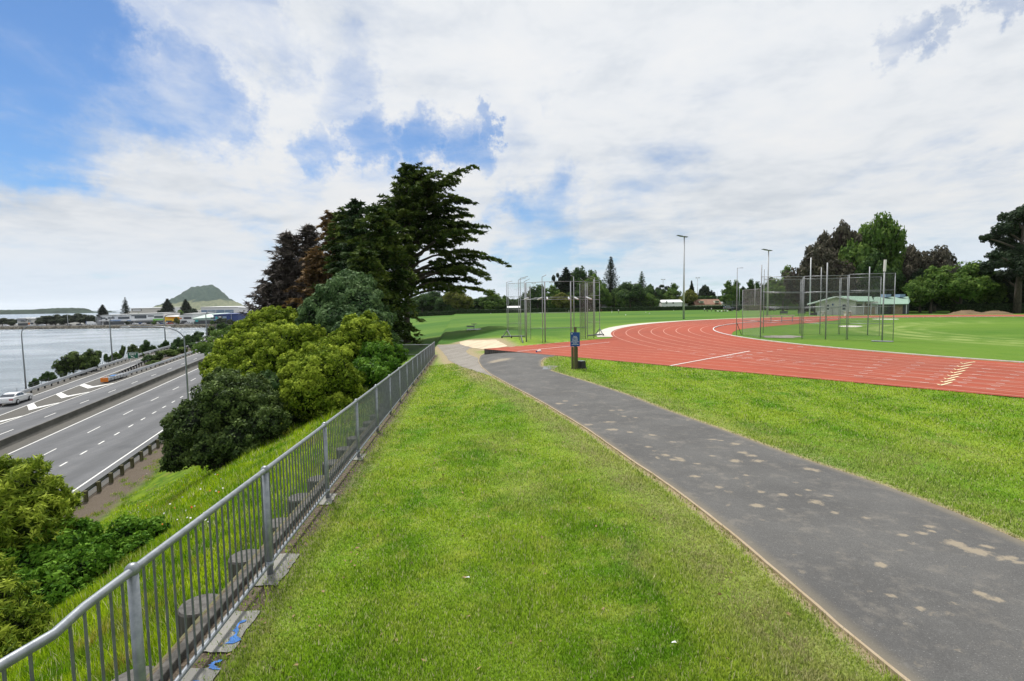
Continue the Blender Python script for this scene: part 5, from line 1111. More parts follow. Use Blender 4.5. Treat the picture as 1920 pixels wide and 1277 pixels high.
# ------------------------------------------------------------------ vegetation
def leafquads(P, N, size, asp=1.8, jit=.6, rg=RNG, up=None, droop=0.):
    """one small diamond per leaf (or leaf cluster) at P, roughly facing N"""
    n = len(P); N = N+rg.normal(0, jit, (n, 3)); N /= np.linalg.norm(N, axis=1)[:, None]+1e-9
    d = rg.normal(size=(n, 3)) if up is None else up+rg.normal(0, .35, (n, 3)); d[:, 2] -= droop
    d -= (d*N).sum(1)[:, None]*N; d /= np.linalg.norm(d, axis=1)[:, None]+1e-9; e = np.cross(N, d)
    s = (size*(.65+.7*rg.random(n)))[:, None]; L_ = d*s*.5*asp; W_ = e*s*.5
    V = np.stack([P-L_, P+W_*.9-L_*.1, P+L_, P-W_*.9-L_*.1], 1).reshape(-1, 3)
    return V, np.arange(4*n).reshape(-1, 4)
def sph(n, rg=RNG, lo=-1.):
    z = lo+(1-lo)*rg.random(n); t = rg.random(n)*2*pi; r = np.sqrt(np.maximum(1-z*z, 0)); return np.stack([r*np.cos(t), r*np.sin(t), z], 1)
_ico = None
def icos():
    global _ico
    if _ico is None:
        bm = bmesh.new(); bmesh.ops.create_icosphere(bm, subdivisions=2, radius=1); _ico = (np.array([v.co[:] for v in bm.verts]), np.array([[v.index for v in f.verts] for f in bm.faces])); bm.free()
    return _ico
def quadify(F3): return np.concatenate([F3, F3[:, 2:3]], 1)
def crownmesh(name, lobes, sub=26, subr=.30, leaf=.12, cover=1.3, lo=-.35, jit=.55, seed=0, core=.80, stretch=1., asp=1.7, subjit=.35, fill=.45):
    """lobes: (centre, radius). Every lobe carries sub-lobes, every sub-lobe a shell of leaves; rnd varies by clump and by leaf, rises upward, and drops inside to paint inner shade"""
    rg = np.random.default_rng(seed); VV = []; FF = []; RR = []; k = 0; iv, fi = icos()
    L_ = [(np.array(c, float), r) for c, r in lobes]
    for (c, r) in L_:
        ns = max(5, int(sub*rg.uniform(.8, 1.2))); S = sph(ns, rg, lo)
        sr = r*subr*rg.uniform(.6, 1.4, ns); sc = c+S*(r-sr*.55)[:, None]*rg.uniform(1-subjit*.5, 1+subjit*.25, ns)[:, None]*np.array([1, 1, stretch])
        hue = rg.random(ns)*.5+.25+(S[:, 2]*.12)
        v = iv*r*core*.78*(1+.10*rg.normal(size=(len(iv), 1)))*np.array([1, 1, stretch])+c; VV.append(v); FF.append(quadify(fi)+k); k += len(v); RR.append(np.full(len(v), .0))  # solid core at the darkest tone: shade inside the crown put into its colour
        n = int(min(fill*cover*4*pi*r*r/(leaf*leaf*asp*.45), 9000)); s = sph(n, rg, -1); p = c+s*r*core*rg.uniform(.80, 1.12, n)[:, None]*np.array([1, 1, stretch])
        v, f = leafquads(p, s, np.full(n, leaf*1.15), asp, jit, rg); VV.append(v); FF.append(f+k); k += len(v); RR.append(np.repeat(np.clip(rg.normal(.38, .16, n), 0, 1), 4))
        for j in range(ns):
            skip = False
            for (c2, r2) in L_:
                if c2 is not c and np.linalg.norm(sc[j]-c2) < r2*.72: skip = True; break
            if skip: continue
            n = int(cover*2*pi*sr[j]**2/(leaf*leaf*asp*.45)); n = max(8, min(n, 2600))
            s = sph(n, rg, -.75); out = (sc[j]-c); out /= np.linalg.norm(out)+1e-9
            s = np.where(((s*out).sum(1) < -.35)[:, None], -s, s)
            p = sc[j]+s*sr[j]*rg.uniform(.72, 1.08, n)[:, None]
            v, f = leafquads(p, s+out*.3, np.full(n, leaf), asp, jit, rg); VV.append(v); FF.append(f+k); k += len(v)
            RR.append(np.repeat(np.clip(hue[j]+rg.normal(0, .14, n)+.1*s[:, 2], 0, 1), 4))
    return npmesh(name, np.concatenate(VV), np.concatenate(FF), dict(rnd=np.concatenate(RR)))
def crown_lobes(seed, n=14, w=.5, zc=.6, hz=.38, rl=(.16, .26), flat=0.):
    rg = np.random.default_rng(seed); out = []
    for s in sph(n, rg, -.6):
        k = rg.uniform(.50, .72); out.append((np.array([s[0]*w*k*1.25, s[1]*w*k*1.25, zc+s[2]*hz*k*1.25]), rg.uniform(*rl)))
    out.append((np.array([0, 0, zc]), w*.55)); return out
def trunkmesh(name, h=.5, r=.03, limbs=5, spread=.22, seed=0, base=-.02, lean=0.):
    rg = random.Random(seed); mb = MB(); mb.tube([(0, 0, base), (.01+lean*.2, 0, h*.35), (lean*.6, .01, h*.7), (lean, 0, h*1.05)], [r*1.5, r, r*.8, r*.45], 8)
    for i in range(limbs):
        a = 2*pi*i/limbs+rg.uniform(-.4, .4); z = h*rg.uniform(.45, .85); L_ = spread*rg.uniform(.7, 1.2)
        mb.tube([(lean*z/h, 0, z), (lean*z/h+cos(a)*L_*.5, sin(a)*L_*.5, z+L_*.45), (lean*z/h+cos(a)*L_, sin(a)*L_, z+L_*1.0)], [r*.5, r*.35, r*.15], 6)
    return mb.mesh(name, True)
def tree_at(name, label, cat, P, crown, trunk, mcrown, mtrunk='bark', sc=(1, 1, 1), rz=0., group=None):
    root = thing(name, label, cat, (0, 0, 0), group)
    c = link('crown', crown, None, root); t = link('trunk', trunk, None, root)
    for o, m_ in ((c, mcrown), (t, mtrunk)):
        if not o.data.materials: o.data.materials.append(None)
        o.material_slots[0].link = 'OBJECT'; o.material_slots[0].material = LEAF.get(m_) or MAT[m_]
        o.matrix_parent_inverse = Matrix.Identity(4)
    root.location = tuple(float(q) for q in P); root.rotation_euler = (0, 0, rz); root.scale = sc; return root
# ---- unit-height prototypes for distant trees
def norfolkmesh(name, seed, tiers=13, nb=7, wbase=.22, sparse=1., leaf=.020, dens=16, up=.25, ztop=1., z0=.10):
    rg = np.random.default_rng(seed); VV = []; FF = []; RR = []; k = 0
    for i in range(tiers):
        t = i/(tiers-1); z = z0+(ztop-z0)*t**.95; L_ = wbase*(1-t)**.8*1.0+.012; a0 = rg.random()*6.28
        for j in range(nb):
            a = a0+2*pi*j/nb+rg.normal(0, .15); Lb = L_*rg.uniform(.75, 1.15); n = max(6, int(dens*Lb/.1*sparse)); s = rg.random(n)**.8
            p = np.stack([np.cos(a)*Lb*s, np.sin(a)*Lb*s, z+Lb*up*s*s-.02*(1-t)], 1)+rg.normal(0, .006+.010*L_/.2, (n, 3)); u = np.tile([cos(a), sin(a), .5], (n, 1))
            v, f = leafquads(p, np.tile([0, 0, 1.], (n, 1)), np.full(n, leaf), 2.2, .5, rg, up=u); VV.append(v); FF.append(f+k); k += len(v); RR.append(np.repeat(np.clip(rg.normal(.5, .2, n), 0, 1), 4))
    return npmesh(name, np.concatenate(VV), np.concatenate(FF), dict(rnd=np.concatenate(RR)))
def polemesh(name, r=.012, h=1.): return MB().tube([(0, 0, -.03), (0, 0, .4*h), (0, 0, h*.98)], [r*1.4, r, r*.2], 7).mesh(name, True)
PROTO = dict(
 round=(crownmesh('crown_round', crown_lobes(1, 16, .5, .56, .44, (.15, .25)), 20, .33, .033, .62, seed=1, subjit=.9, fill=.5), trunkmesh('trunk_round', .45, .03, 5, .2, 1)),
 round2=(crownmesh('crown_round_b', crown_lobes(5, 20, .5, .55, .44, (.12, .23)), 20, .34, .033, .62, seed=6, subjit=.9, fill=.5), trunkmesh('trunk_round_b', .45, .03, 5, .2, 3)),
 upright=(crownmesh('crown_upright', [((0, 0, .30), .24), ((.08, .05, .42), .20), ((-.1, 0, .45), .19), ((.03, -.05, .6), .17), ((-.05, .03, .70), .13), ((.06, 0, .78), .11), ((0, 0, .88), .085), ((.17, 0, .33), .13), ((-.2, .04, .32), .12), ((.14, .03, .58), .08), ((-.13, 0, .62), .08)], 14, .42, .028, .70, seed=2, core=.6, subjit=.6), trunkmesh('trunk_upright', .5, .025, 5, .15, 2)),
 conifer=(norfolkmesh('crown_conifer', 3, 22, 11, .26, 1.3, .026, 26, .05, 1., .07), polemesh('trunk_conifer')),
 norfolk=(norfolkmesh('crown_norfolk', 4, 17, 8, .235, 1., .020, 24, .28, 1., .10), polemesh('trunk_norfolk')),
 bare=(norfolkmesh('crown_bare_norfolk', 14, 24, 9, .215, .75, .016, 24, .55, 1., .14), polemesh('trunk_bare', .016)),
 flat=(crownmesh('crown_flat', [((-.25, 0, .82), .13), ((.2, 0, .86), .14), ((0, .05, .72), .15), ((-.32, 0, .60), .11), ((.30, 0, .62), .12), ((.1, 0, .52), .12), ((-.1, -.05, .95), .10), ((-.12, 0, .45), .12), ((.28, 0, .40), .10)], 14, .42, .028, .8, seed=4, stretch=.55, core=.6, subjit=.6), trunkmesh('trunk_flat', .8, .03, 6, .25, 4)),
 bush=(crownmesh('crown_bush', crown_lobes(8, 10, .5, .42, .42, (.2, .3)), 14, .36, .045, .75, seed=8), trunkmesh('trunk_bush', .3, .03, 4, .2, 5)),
)
_cnt = {}
def ftree(u, vt, w, kind, leaf, label, Y=None, vb=579.5, P=None, cat='tree', group='trees around the playing fields', mtrunk='bark', name=None, wf=1.):
    if P is None:
        if Y is None: P = Gp(u, vb)
        else: q = atY(u, 580, Y); P = np.array([q[0], q[1], float(H(q[0], q[1]))])
    w = w*1.14 if leaf == 'copper' else w
    h = topz(P, vt)-P[2]; nat = {'round': 1.08, 'round2': 1.08, 'upright': .62, 'conifer': .50, 'norfolk': .46, 'bare': .42, 'flat': .82, 'bush': 1.1}[kind]
    ww = w*P[1]/F/nat; c, t = PROTO[kind]; i = _cnt.get(kind, 0); _cnt[kind] = i+1
    root = tree_at(name or {'norfolk': 'norfolk_pine', 'bare': 'bare_pine', 'conifer': 'conifer', 'bush': 'shrub'}.get(kind, 'tree'), label, cat, P-np.array([0, 0, .02*h]), c, t, leaf, mtrunk, (ww, ww*wf, h), i*1.9+.4 if kind not in ('upright', 'flat') else (.3 if i % 2 else 3.3), group)
    return root
FT = [  # u, v top, width, kind, leaf, label, depth
 (822, 548, 60, 'round', 'dark', 'dark round tree at the field edge just under the big cypress boughs', 235), (858, 545, 58, 'round2', 'yellow', 'yellowish green tree at the field edge under the tips of the big cypress', 225), (792, 555, 50, 'round2', 'dark', 'dark tree behind the trunk of the big cypress', 240),
 (900, 560, 50, 'round', 'dark', 'low dark tree left of the green pointed tree beyond the field', 240), (922, 540, 54, 'upright', 'mid', 'pointed mid green tree standing left of the near throwing cage', 235), (946, 557, 28, 'round2', 'dark', 'small dark round tree at the left edge of the near throwing cage', 238),
 (984, 546, 36, 'upright', 'dark', 'narrow green tree behind the left gate of the near cage', 240), (1008, 538, 48, 'round', 'dark', 'dark round tree behind the near cage between the two distant masts', 245), (1037, 532, 46, 'upright', 'mid', 'pointed green tree behind the right distant mast in the near cage', 240),
 (1062, 501, 56, 'conifer', 'vdark', 'very dark broad conifer rising above the near throwing cage', 250), (1044, 512, 22, 'flat', 'vdark', 'leaning dark shoulder tree beside the broad conifer', 250), (1055, 552, 46, 'round2', 'yellow', 'pale yellowish bush tree below the broad dark conifer', 228),
 (1092, 498, 34, 'norfolk', 'dark', 'pine tip standing above the large rounded trees behind the cage', 262), (1093, 508, 58, 'round', 'dark', 'large dark rounded tree behind the right side of the near cage', 250), (1114, 520, 46, 'round2', 'mid', 'brighter green rounded tree just right of the near cage top', 240), (1128, 538, 42, 'round', 'mid', 'lower leafy green tree right of the near throwing cage', 232), (1078, 548, 40, 'round', 'dark', 'dark filler tree low behind the near cage', 235),
 (1145.5, 481, 40, 'bare', 'vdark', 'tall thin pine with sparse upswept branches', 245), (1152, 545, 34, 'round2', 'dark', 'dark leafy tree at the foot of the tall sparse pine', 235), (1181, 533, 60, 'round', 'dark', 'wide dark round tree between the two white posts', 232), (1165, 548, 30, 'round2', 'mid', 'small mid green tree touching the left white post', 230),
 (1203, 509, 32, 'norfolk', 'dark', 'pine behind the wide dark round tree by the right white post', 262), (1219, 538, 44, 'round2', 'dark', 'dark round tree right of the right white post', 240), (1219, 553, 32, 'round', 'mid', 'low green tree before the dark round one right of the posts', 228), (1235, 545, 40, 'round', 'dark', 'dark tree at the left end of the white house', 245),
 (1243, 534, 34, 'flat', 'vdark', 'flat topped dark cedar above the white house', 255), (1262, 528, 38, 'upright', 'mid', 'pointed green tree rising behind the white house', 240), (1296.5, 526, 17, 'conifer', 'vdark', 'slim dark conifer between the two houses', 258), (1291, 546, 36, 'round2', 'yellow', 'olive tree left of the brown tiled roof', 232),
 (1322, 538, 30, 'round', 'vdark', 'small blackish round tree above the brown tiled roof', 262), (1366, 523, 34, 'upright', 'mid', 'twin pointed light green tree right of the tiled roof', 235), (1379, 522, 30, 'upright', 'mid', 'second pointed green tree joined to the twin pointed one', 236), (1393, 541, 24, 'round2', 'vdark', 'low dark tree left of the backstop netting', 240),
 (1408, 520, 30, 'upright', 'dark', 'steep green tree above the backstop netting', 235), (1422, 532, 24, 'round', 'dark', 'dark tree behind the slim cage posts', 232), (1443, 515, 34, 'upright', 'dark', 'dark pointed tree behind the floodlight mast', 215), (1476, 493, 46, 'upright', 'mid', 'tallest pointed green tree left of the copper beeches', 185),
 (1468, 522, 60, 'round', 'mid', 'broad light green tree shading the two four wheel drives', 165), (1498, 522, 46, 'round2', 'mid', 'broad green tree left of the clubhouse verandah', 150),
 (1530, 470, 88, 'round', 'copper', 'lower left copper beech above the clubhouse verandah', 142), (1540, 450, 62, 'round2', 'copper', 'middle copper beech stepping up to the tall one', 150), (1577, 432, 82, 'round2', 'copper', 'tallest copper beech behind the clubhouse gable', 146), (1560, 490, 80, 'round', 'copper', 'dense copper beech low behind the clubhouse gable', 139),
 (1639, 419, 100, 'round', 'mid', 'big bright green tree between the copper beeches', 138), (1640, 480, 80, 'round2', 'dark', 'shaded lower green tree under the big bright one', 134), (1700, 473, 74, 'round2', 'copper', 'left copper beech on the right of the big green tree', 140), (1752, 472, 70, 'round', 'copper', 'right copper beech ending in open sky', 140), (1676, 505, 70, 'round', 'copper', 'low copper beech behind the right clubhouse wing', 136),
 (1725, 512, 70, 'round', 'vdark', 'very dark tree low between beech and maple', 130), (1745, 508, 78, 'round2', 'mid', 'left half of the wide green maple at the track side', 120), (1800, 499, 110, 'round', 'mid', 'wide domed green maple right of the clubhouse', 118), (1846, 512, 62, 'round2', 'mid', 'right shoulder of the wide green maple', 121),
]
for (u, vt, w, kd, lf, lab, Y) in FT: ftree(u, vt, w, kd, lf, lab, Y*(1.37 if u < 1510 else 1.0))
for (u, vt, w, lab, Y) in ((1868, 535, 60, 'dark undergrowth tree beneath the tall right pine', 122), (1900, 545, 60, 'dark tree at the right edge under the tall pine', 120), (1940, 520, 70, 'dark tree just beyond the right edge of the hedge', 118)): ftree(u, vt, w, 'round2', 'vdark', lab, Y)
# tall layered pine at the right edge
def pine():
    P = np.array([*atY(1906, 590, 112)[:2], 0.]); P[2] = float(H(P[0], P[1])); s = 112/F; lob = []; rg = np.random.default_rng(9)
    for (u, v, r) in [(1905, 412, 24), (1930, 402, 26), (1885, 432, 20), (1955, 430, 30), (1920, 440, 28), (1862, 447, 15), (1880, 455, 18), (1900, 465, 24), (1868, 480, 14), (1925, 480, 30), (1890, 492, 26), (1862, 498, 15), (1940, 505, 34), (1905, 520, 30), (1872, 522, 22), (1930, 540, 34), (1960, 480, 30), (1850, 510, 10), (1848, 446, 8)]:
        q = atY(u, v, 112+rg.uniform(-5, 5)); lob.append((q-P, r*s))
    root = thing('pine_tree', 'tall dark layered pine towering at the right edge of the picture', 'tree', P)
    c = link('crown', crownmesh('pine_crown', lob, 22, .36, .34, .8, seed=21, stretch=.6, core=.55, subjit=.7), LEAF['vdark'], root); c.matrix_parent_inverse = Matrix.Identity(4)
    mb = MB(); mb.tube([(0, 0, -.2), (.1, 0, 6), (.4, 0, 13), (.3, 0, 19)], [.75, .55, .4, .15], 10)
    for c_, r_ in lob[::2]: mb.tube([(.2, 0, max(3, c_[2]-2.5)), tuple(c_*.6+np.array([0, 0, c_[2]*.35])), tuple(c_)], [.25, .18, .08], 6)
    t = link('trunk', mb.mesh('pine_trunk', True), 'bark', root); t.matrix_parent_inverse = Matrix.Identity(4)
pine()
def deadcrown():
    P = np.array([*atY(1797, 580, 126)[:2], 0.]); P[2] = float(H(P[0], P[1])); root = thing('bare_tree', 'thin bare branches poking above the wide green maple', 'tree', P); rg = random.Random(2); mb = MB(); s = 126/F
    for i in range(26):
        u = rg.uniform(1775, 1818); v = rg.uniform(486, 510); q = atY(u, v, 126)-P; mb.tube([(0, 0, 8), tuple(q*.75+np.array([0, 0, q[2]*.2])), tuple(q)], [.08, .05, .02], 4)
        for k in range(5): e = q+np.array([rg.uniform(-.8, .8), 0, rg.uniform(-.2, .6)]); mb.tube([tuple(q*.9), tuple(e)], [.03, .012], 3)
    o = mb.build('branches', 'barkgrey', root); o.matrix_parent_inverse = Matrix.Identity(4); o = MB().tube([(0, 0, -.2), (0, 0, 8.5)], [.35, .15], 8).build('trunk', 'barkgrey', root); o.matrix_parent_inverse = Matrix.Identity(4)
deadcrown()
# hedges
def hedge(name, pts, w, h, label, leaf=.3, seed=3, m_='hedge', cover=9, kind=None):
    rg = np.random.default_rng(seed); P = resample(np.array(pts), 60); L_ = np.hypot(*np.diff(P, axis=0).T).sum(); n = int(L_*cover*(w+2*h)/leaf); t = rg.random(n); i = t*59; x = np.interp(i, range(60), P[:, 0]); y = np.interp(i, range(60), P[:, 1]); g = H(x, y)
    d = np.gradient(P, axis=0); d /= np.linalg.norm(d, axis=1)[:, None]; nx = np.interp(i, range(60), -d[:, 1]); ny = np.interp(i, range(60), d[:, 0]); a = rg.uniform(-1, 1, n); b = rg.random(n); top = rg.random(n) < .35
    o = np.where(top, a*w/2, np.sign(a)*w/2*rg.uniform(.8, 1.05, n)); z = np.where(top, h*rg.uniform(.9, 1.08, n), h*b); N_ = np.where(top[:, None], [0, 0, 1.], np.stack([nx*np.sign(a), ny*np.sign(a), 0*a], 1))
    v, f = leafquads(np.stack([x+nx*o, y+ny*o, g+z], 1), N_, np.full(n, leaf), 1.5, .5, rg); mb = np.stack([np.r_[P[:, 0], P[:, 0], P[:, 0], P[:, 0]]], 0)
    C = []; 
    for sx, zz in ((-1, 0), (-1, .93), (1, .93), (1, 0)): C.append(np.stack([P[:, 0]-d[:, 1]*sx*w*.45, P[:, 1]+d[:, 0]*sx*w*.45, H(P[:, 0], P[:, 1])+zz*h], 1))
    C = np.stack(C, 1).reshape(-1, 3); cf = np.array([[4*i_+j, 4*i_+j+1, 4*i_+5+j, 4*i_+4+j] for i_ in range(59) for j in range(3)])
    me = npmesh(name, np.concatenate([v, C]), np.concatenate([f, cf+len(v)]), dict(rnd=np.r_[np.repeat(np.clip(rg.normal(.5, .2, n), 0, 1), 4), np.full(len(C), .2)])); link(name, me, LEAF[m_], label=label, cat='hedge' if not kind else 'trees', kind=kind)
hedge('hedge', [atY(u, 579, 298)[:2] for u in (770, 900, 1000, 1200, 1300, 1390)], 3, 2.1, 'long low clipped hedge along the far edge of the playing field', .5, cover=3)
hedge('hedge', [atY(u, 579, Y)[:2] for u, Y in ((1786, 118), (1850, 116), (1900, 114), (1990, 112))], 2.5, 2.0, 'trimmed dark hedge behind the dirt heaps at the right', .3, 4)
hedge('hedge', [atY(u, 579, 262)[:2] for u in (1395, 1450, 1512)], 2.0, 2.4, 'pale green hedge under the trees left of the clubhouse', .4, 6, 'light', 3)
hedge('far_trees', [atY(u, 579, 350)[:2] for u in (640, 900, 1200, 1400, 1560)], 7, 7.5, 'dark mass of distant trees closing the view beyond the field', 1.1, 7, 'dark', 3, 'stuff')
hedge('far_trees', [atY(u, 579, Y)[:2] for u, Y in ((1500, 168), (1600, 162), (1750, 150), (1900, 140), (2050, 130))], 6, 8.0, 'dark mass of trees closing the view behind the clubhouse', .7, 8, 'vdark', 4, 'stuff')
def heap(u, w, vt, label, seed):
    P = np.array([*atY(u, 590, 103)[:2], 0.]); P[2] = float(H(P[0], P[1])); h = topz(P, vt)-P[2]; W_ = w*103/F/2; rg = np.random.default_rng(seed); r_ = np.linspace(0, 1, 12); a = np.linspace(0, 2*pi, 37)
    A, R_ = np.meshgrid(a, r_); k = np.cos(A)*.12+.08*np.sin(3*A+seed); z = h*np.clip(1-R_**(1.3+k), 0, 1)*(1+.10*rg.normal(size=R_.shape)*(R_ > .1)*(R_ < .99))-.1*(R_ > .99)
    me = npmesh('dirt_heap', np.stack([(P[0]+W_*R_*np.cos(A)).ravel(), (P[1]+3*R_*np.sin(A)).ravel(), (P[2]+z).ravel()], 1), gridfaces(12, 37), None, True); link('dirt_heap', me, 'dirt', label=label, cat='dirt heap', group='dirt heaps by the right hedge')
heap(1812, 60, 581.5, 'left brown heap of dug earth beside the far track', 1); heap(1865, 56, 582.5, 'right brown heap of dug earth nearer the tall pine', 2)
# ---- far houses beyond the field
def simple_house(name, label, u0, u1, vw, vr, Y, wall, roof, depth=8, gable=False, extras=None, vb=580):
    Y *= 1.345
    x0, x1 = float(atY(u0, 580, Y)[0]), float(atY(u1, 580, Y)[0]); zb = float(H((x0+x1)/2, Y))-.5; zw = float(atY(u0, vw, Y)[2]); zt = float(atY((u0+u1)/2, vr, Y)[2]); root = thing(name, label, 'house', ((x0+x1)/2, Y, zb))
    MB().box(((x0+x1)/2, Y+depth/2, (zb+zw)/2), (x1-x0, depth, zw-zb)).build('wall', wall, root)
    mb = MB(); o = .4; mb.prism([(-o, 0), (depth/2, zt-zw), (depth+o, 0), (depth+o, .15), (depth/2, zt-zw+.15), (-o, .15)], (x0-o, Y, zw), (0, 1, 0), (0, 0, 1), (x1-x0+2*o, 0, 0)); r_ = mb.build('roof', roof, root)
    if extras: extras(root, x0, x1, Y, zw, zt, depth)
    return root
def dorm(root, x0, x1, Y, zw, zt, depth):
    s = Y/F
    for t in (.24, .84):
        x = x0+(x1-x0)*t; d = MB().box((x, Y+1.2, zw+(zt-zw)*.55), (8*s, 2.6, 4.2*s)).build('dormer', 'cream', root)
        for k in (-1, 0, 1): MB().box((x+k*2.2*s, Y-.13, zw+(zt-zw)*.55), (1.7*s, .06, 2.6*s)).build('window', 'bwin', d)
simple_house('house', 'house with long brown tiled roof and two dormers beyond the field', 1304, 1352, 572, 561.5, 232, 'cream', 'tile', 10, extras=dorm)
def ent(root, x0, x1, Y, zw, zt, depth):
    s = Y/F
    for t in (.22, .55): x = x0+(x1-x0)*t; MB().box((x, Y-.3, zw-.4*s), (2.4*s, .1, 3*s)).build('window', 'bwin', root)
    MB().prism([(-2.6*s, 0), (0, 4*s), (2.6*s, 0)], (x0+(x1-x0)*.22, Y-.5, zw+.3*s), (1, 0, 0), (0, 0, 1), (0, .5, 0)).build('gable_trim', 'white', root)
simple_house('house', 'bright white house with white roof beyond the field', 1241, 1279, 567.5, 562.5, 232, 'white', 'white', 9, extras=ent); simple_house('house', 'small white outbuilding right of the bright white house', 1280, 1289, 570, 567, 236, 'white', 'white', 6)
simple_house('house', 'pale grey gabled house at the left foot of the dark tree right of the cage', 1128, 1146, 577, 571, 236, 'grey', 'greyroof', 8); simple_house('shed', 'long dark shed with plain wall behind the left part of the near cage', 950, 1003, 567.5, 566.2, 262, 'darkgrey', 'darkgrey', 12)
simple_house('pavilion', 'small white roofed pavilion behind the left gate of the near cage', 952, 974, 577.5, 574.3, 228, 'grey', 'white', 5); simple_house('house', 'pale yellow wall glimpsed under the yellowish tree at the field edge', 860, 884, 574, 569, 262, 'cream', 'greyroof', 8)
simple_house('house', 'small pale house right of the brown tiled roof behind netting', 1353, 1366, 570, 566, 240, 'white', 'greyroof', 8)
def backstop():
    Y = 262; root = thing('backstop', 'long low mesh backstop fence beyond the left end of the infield cage', 'fence', atY(1400, 580, Y)); 
    us = np.linspace(1362, 1452, 9); top = 564.2; B = []
    for u in us: q = atY(u, 580, Y); z = float(H(q[0], q[1])); B.append((q[0], q[1], z)); MB().tube([(q[0], Y, z), (q[0], Y, topz((q[0], Y, z), top))], .07, 6).build('post', 'galvd', root)
    z = topz(B[4], top); MB().tube([(B[0][0], Y, z), (B[-1][0], Y, z)], .06, 6).build('rail', 'galvd', root); MB().tube([(B[0][0], Y, z-2), (B[-1][0], Y, z-2)], .05, 6).build('rail', 'galvp', root)
    me = bpy.data.meshes.new('net'); me.from_pydata([(B[0][0], Y, B[0][2]), (B[-1][0], Y, B[-1][2]), (B[-1][0], Y, z), (B[0][0], Y, z)], [], [(0, 1, 2, 3)]); uv = me.uv_layers.new(name='UVMap')
    for lp, c in zip(me.loops, ((0, 0), (B[-1][0]-B[0][0], 0), (B[-1][0]-B[0][0], 4), (0, 4))): uv.data[lp.index].uv = c
    link('net', me, 'fence_net', root)
backstop()
# ---- people on the field
def person_mesh(name, pose):
    J = {'pel': (0, 0, .95), 'ch': (0, -.02, 1.32), 'nk': (0, 0, 1.5), 'hd': (0, -.02, 1.66), 'sl': (-.19, 0, 1.42), 'sr': (.19, 0, 1.42), 'el': (-.27, .02, 1.14), 'er': (.27, .02, 1.14), 'wl': (-.28, -.08, .90), 'wr': (.28, -.08, .90), 'hl': (-.1, 0, .90), 'hr': (.1, 0, .90), 'kl': (-.12, -.03, .50), 'kr': (.13, -.02, .50), 'al': (-.13, .03, .09), 'ar': (.15, .04, .09), 'tl': (-.14, -.14, .03), 'tr': (.17, -.12, .03)}
    if pose == 'walk': J.update(kl=(-.1, -.2, .52), al=(-.1, -.22, .10), tl=(-.1, -.38, .05), kr=(.1, .08, .50), ar=(.1, .32, .16), tr=(.1, .2, .04), wl=(-.26, .18, .95), wr=(.26, -.28, 1.0), er=(.27, -.06, 1.15))
    if pose == 'sit': 
        for k in ('pel', 'ch', 'nk', 'hd', 'sl', 'sr', 'el', 'er', 'wl', 'wr', 'hl', 'hr'): a = J[k]; J[k] = (a[0], a[1], a[2]-.83)
        J.update(kl=(-.16, -.42, .40), kr=(.18, -.42, .36), al=(-.15, -.6, .08), ar=(.2, -.64, .08), tl=(-.15, -.76, .05), tr=(.22, -.8, .05), wl=(-.2, -.38, .38), wr=(.24, -.36, .35), el=(-.26, -.1, .35), er=(.28, -.1, .34))
    rad = dict(pel=.17, ch=.19, nk=.06, hd=.105, sl=.07, sr=.07, el=.048, er=.048, wl=.035, wr=.035, hl=.1, hr=.1, kl=.065, kr=.065, al=.045, ar=.045, tl=.04, tr=.04)
    E_ = [('pel', 'ch'), ('ch', 'nk'), ('nk', 'hd'), ('ch', 'sl'), ('ch', 'sr'), ('sl', 'el'), ('el', 'wl'), ('sr', 'er'), ('er', 'wr'), ('pel', 'hl'), ('pel', 'hr'), ('hl', 'kl'), ('kl', 'al'), ('al', 'tl'), ('hr', 'kr'), ('kr', 'ar'), ('ar', 'tr')]
    ks = list(J); me = bpy.data.meshes.new(name); me.from_pydata([J[k] for k in ks], [(ks.index(a), ks.index(b)) for a, b in E_], []); o = bpy.data.objects.new(name, me); COL.objects.link(o); md = o.modifiers.new('s', 'SKIN'); o.modifiers.new('u', 'SUBSURF').levels = 1
    for i, k in enumerate(ks): me.skin_vertices[0].data[i].radius = (rad[k], rad[k]); me.skin_vertices[0].data[i].use_root = k == 'pel'
    bpy.context.view_layer.update(); m2 = bpy.data.meshes.new_from_object(o.evaluated_get(bpy.context.evaluated_depsgraph_get())); bpy.data.objects.remove(o); return m2, J
PM = {p: person_mesh('person_'+p, p) for p in ('stand', 'walk', 'sit')}
def person(u, v, pose, shirt, shorts, label, rz=0., group='people on the playing field'):
    P = Gp(u, v); m_, J = PM[pose]; me = m_.copy(); me.materials.clear()
    for x in ('skin', shirt, shorts, 'rubber'): me.materials.append(MAT[x])
    off = .83 if pose == 'sit' else 0
    for p in me.polygons:
        c = p.center; z = c.z+off; i = 0
        if z > 1.0 and z < 1.49: i = 1
        if pose == 'sit' and c.y < -.3: i = 2
        elif z <= 1.0 and z > .50 and abs(c.x) < .24: i = 2
        elif z < .40: i = 2
        if z > 1.68: i = 3
        p.material_index = i; p.use_smooth = True
    o = link('person', me, None, None, label, 'person', group); o.location = tuple(float(q) for q in P); o.rotation_euler = (0, 0, rz)
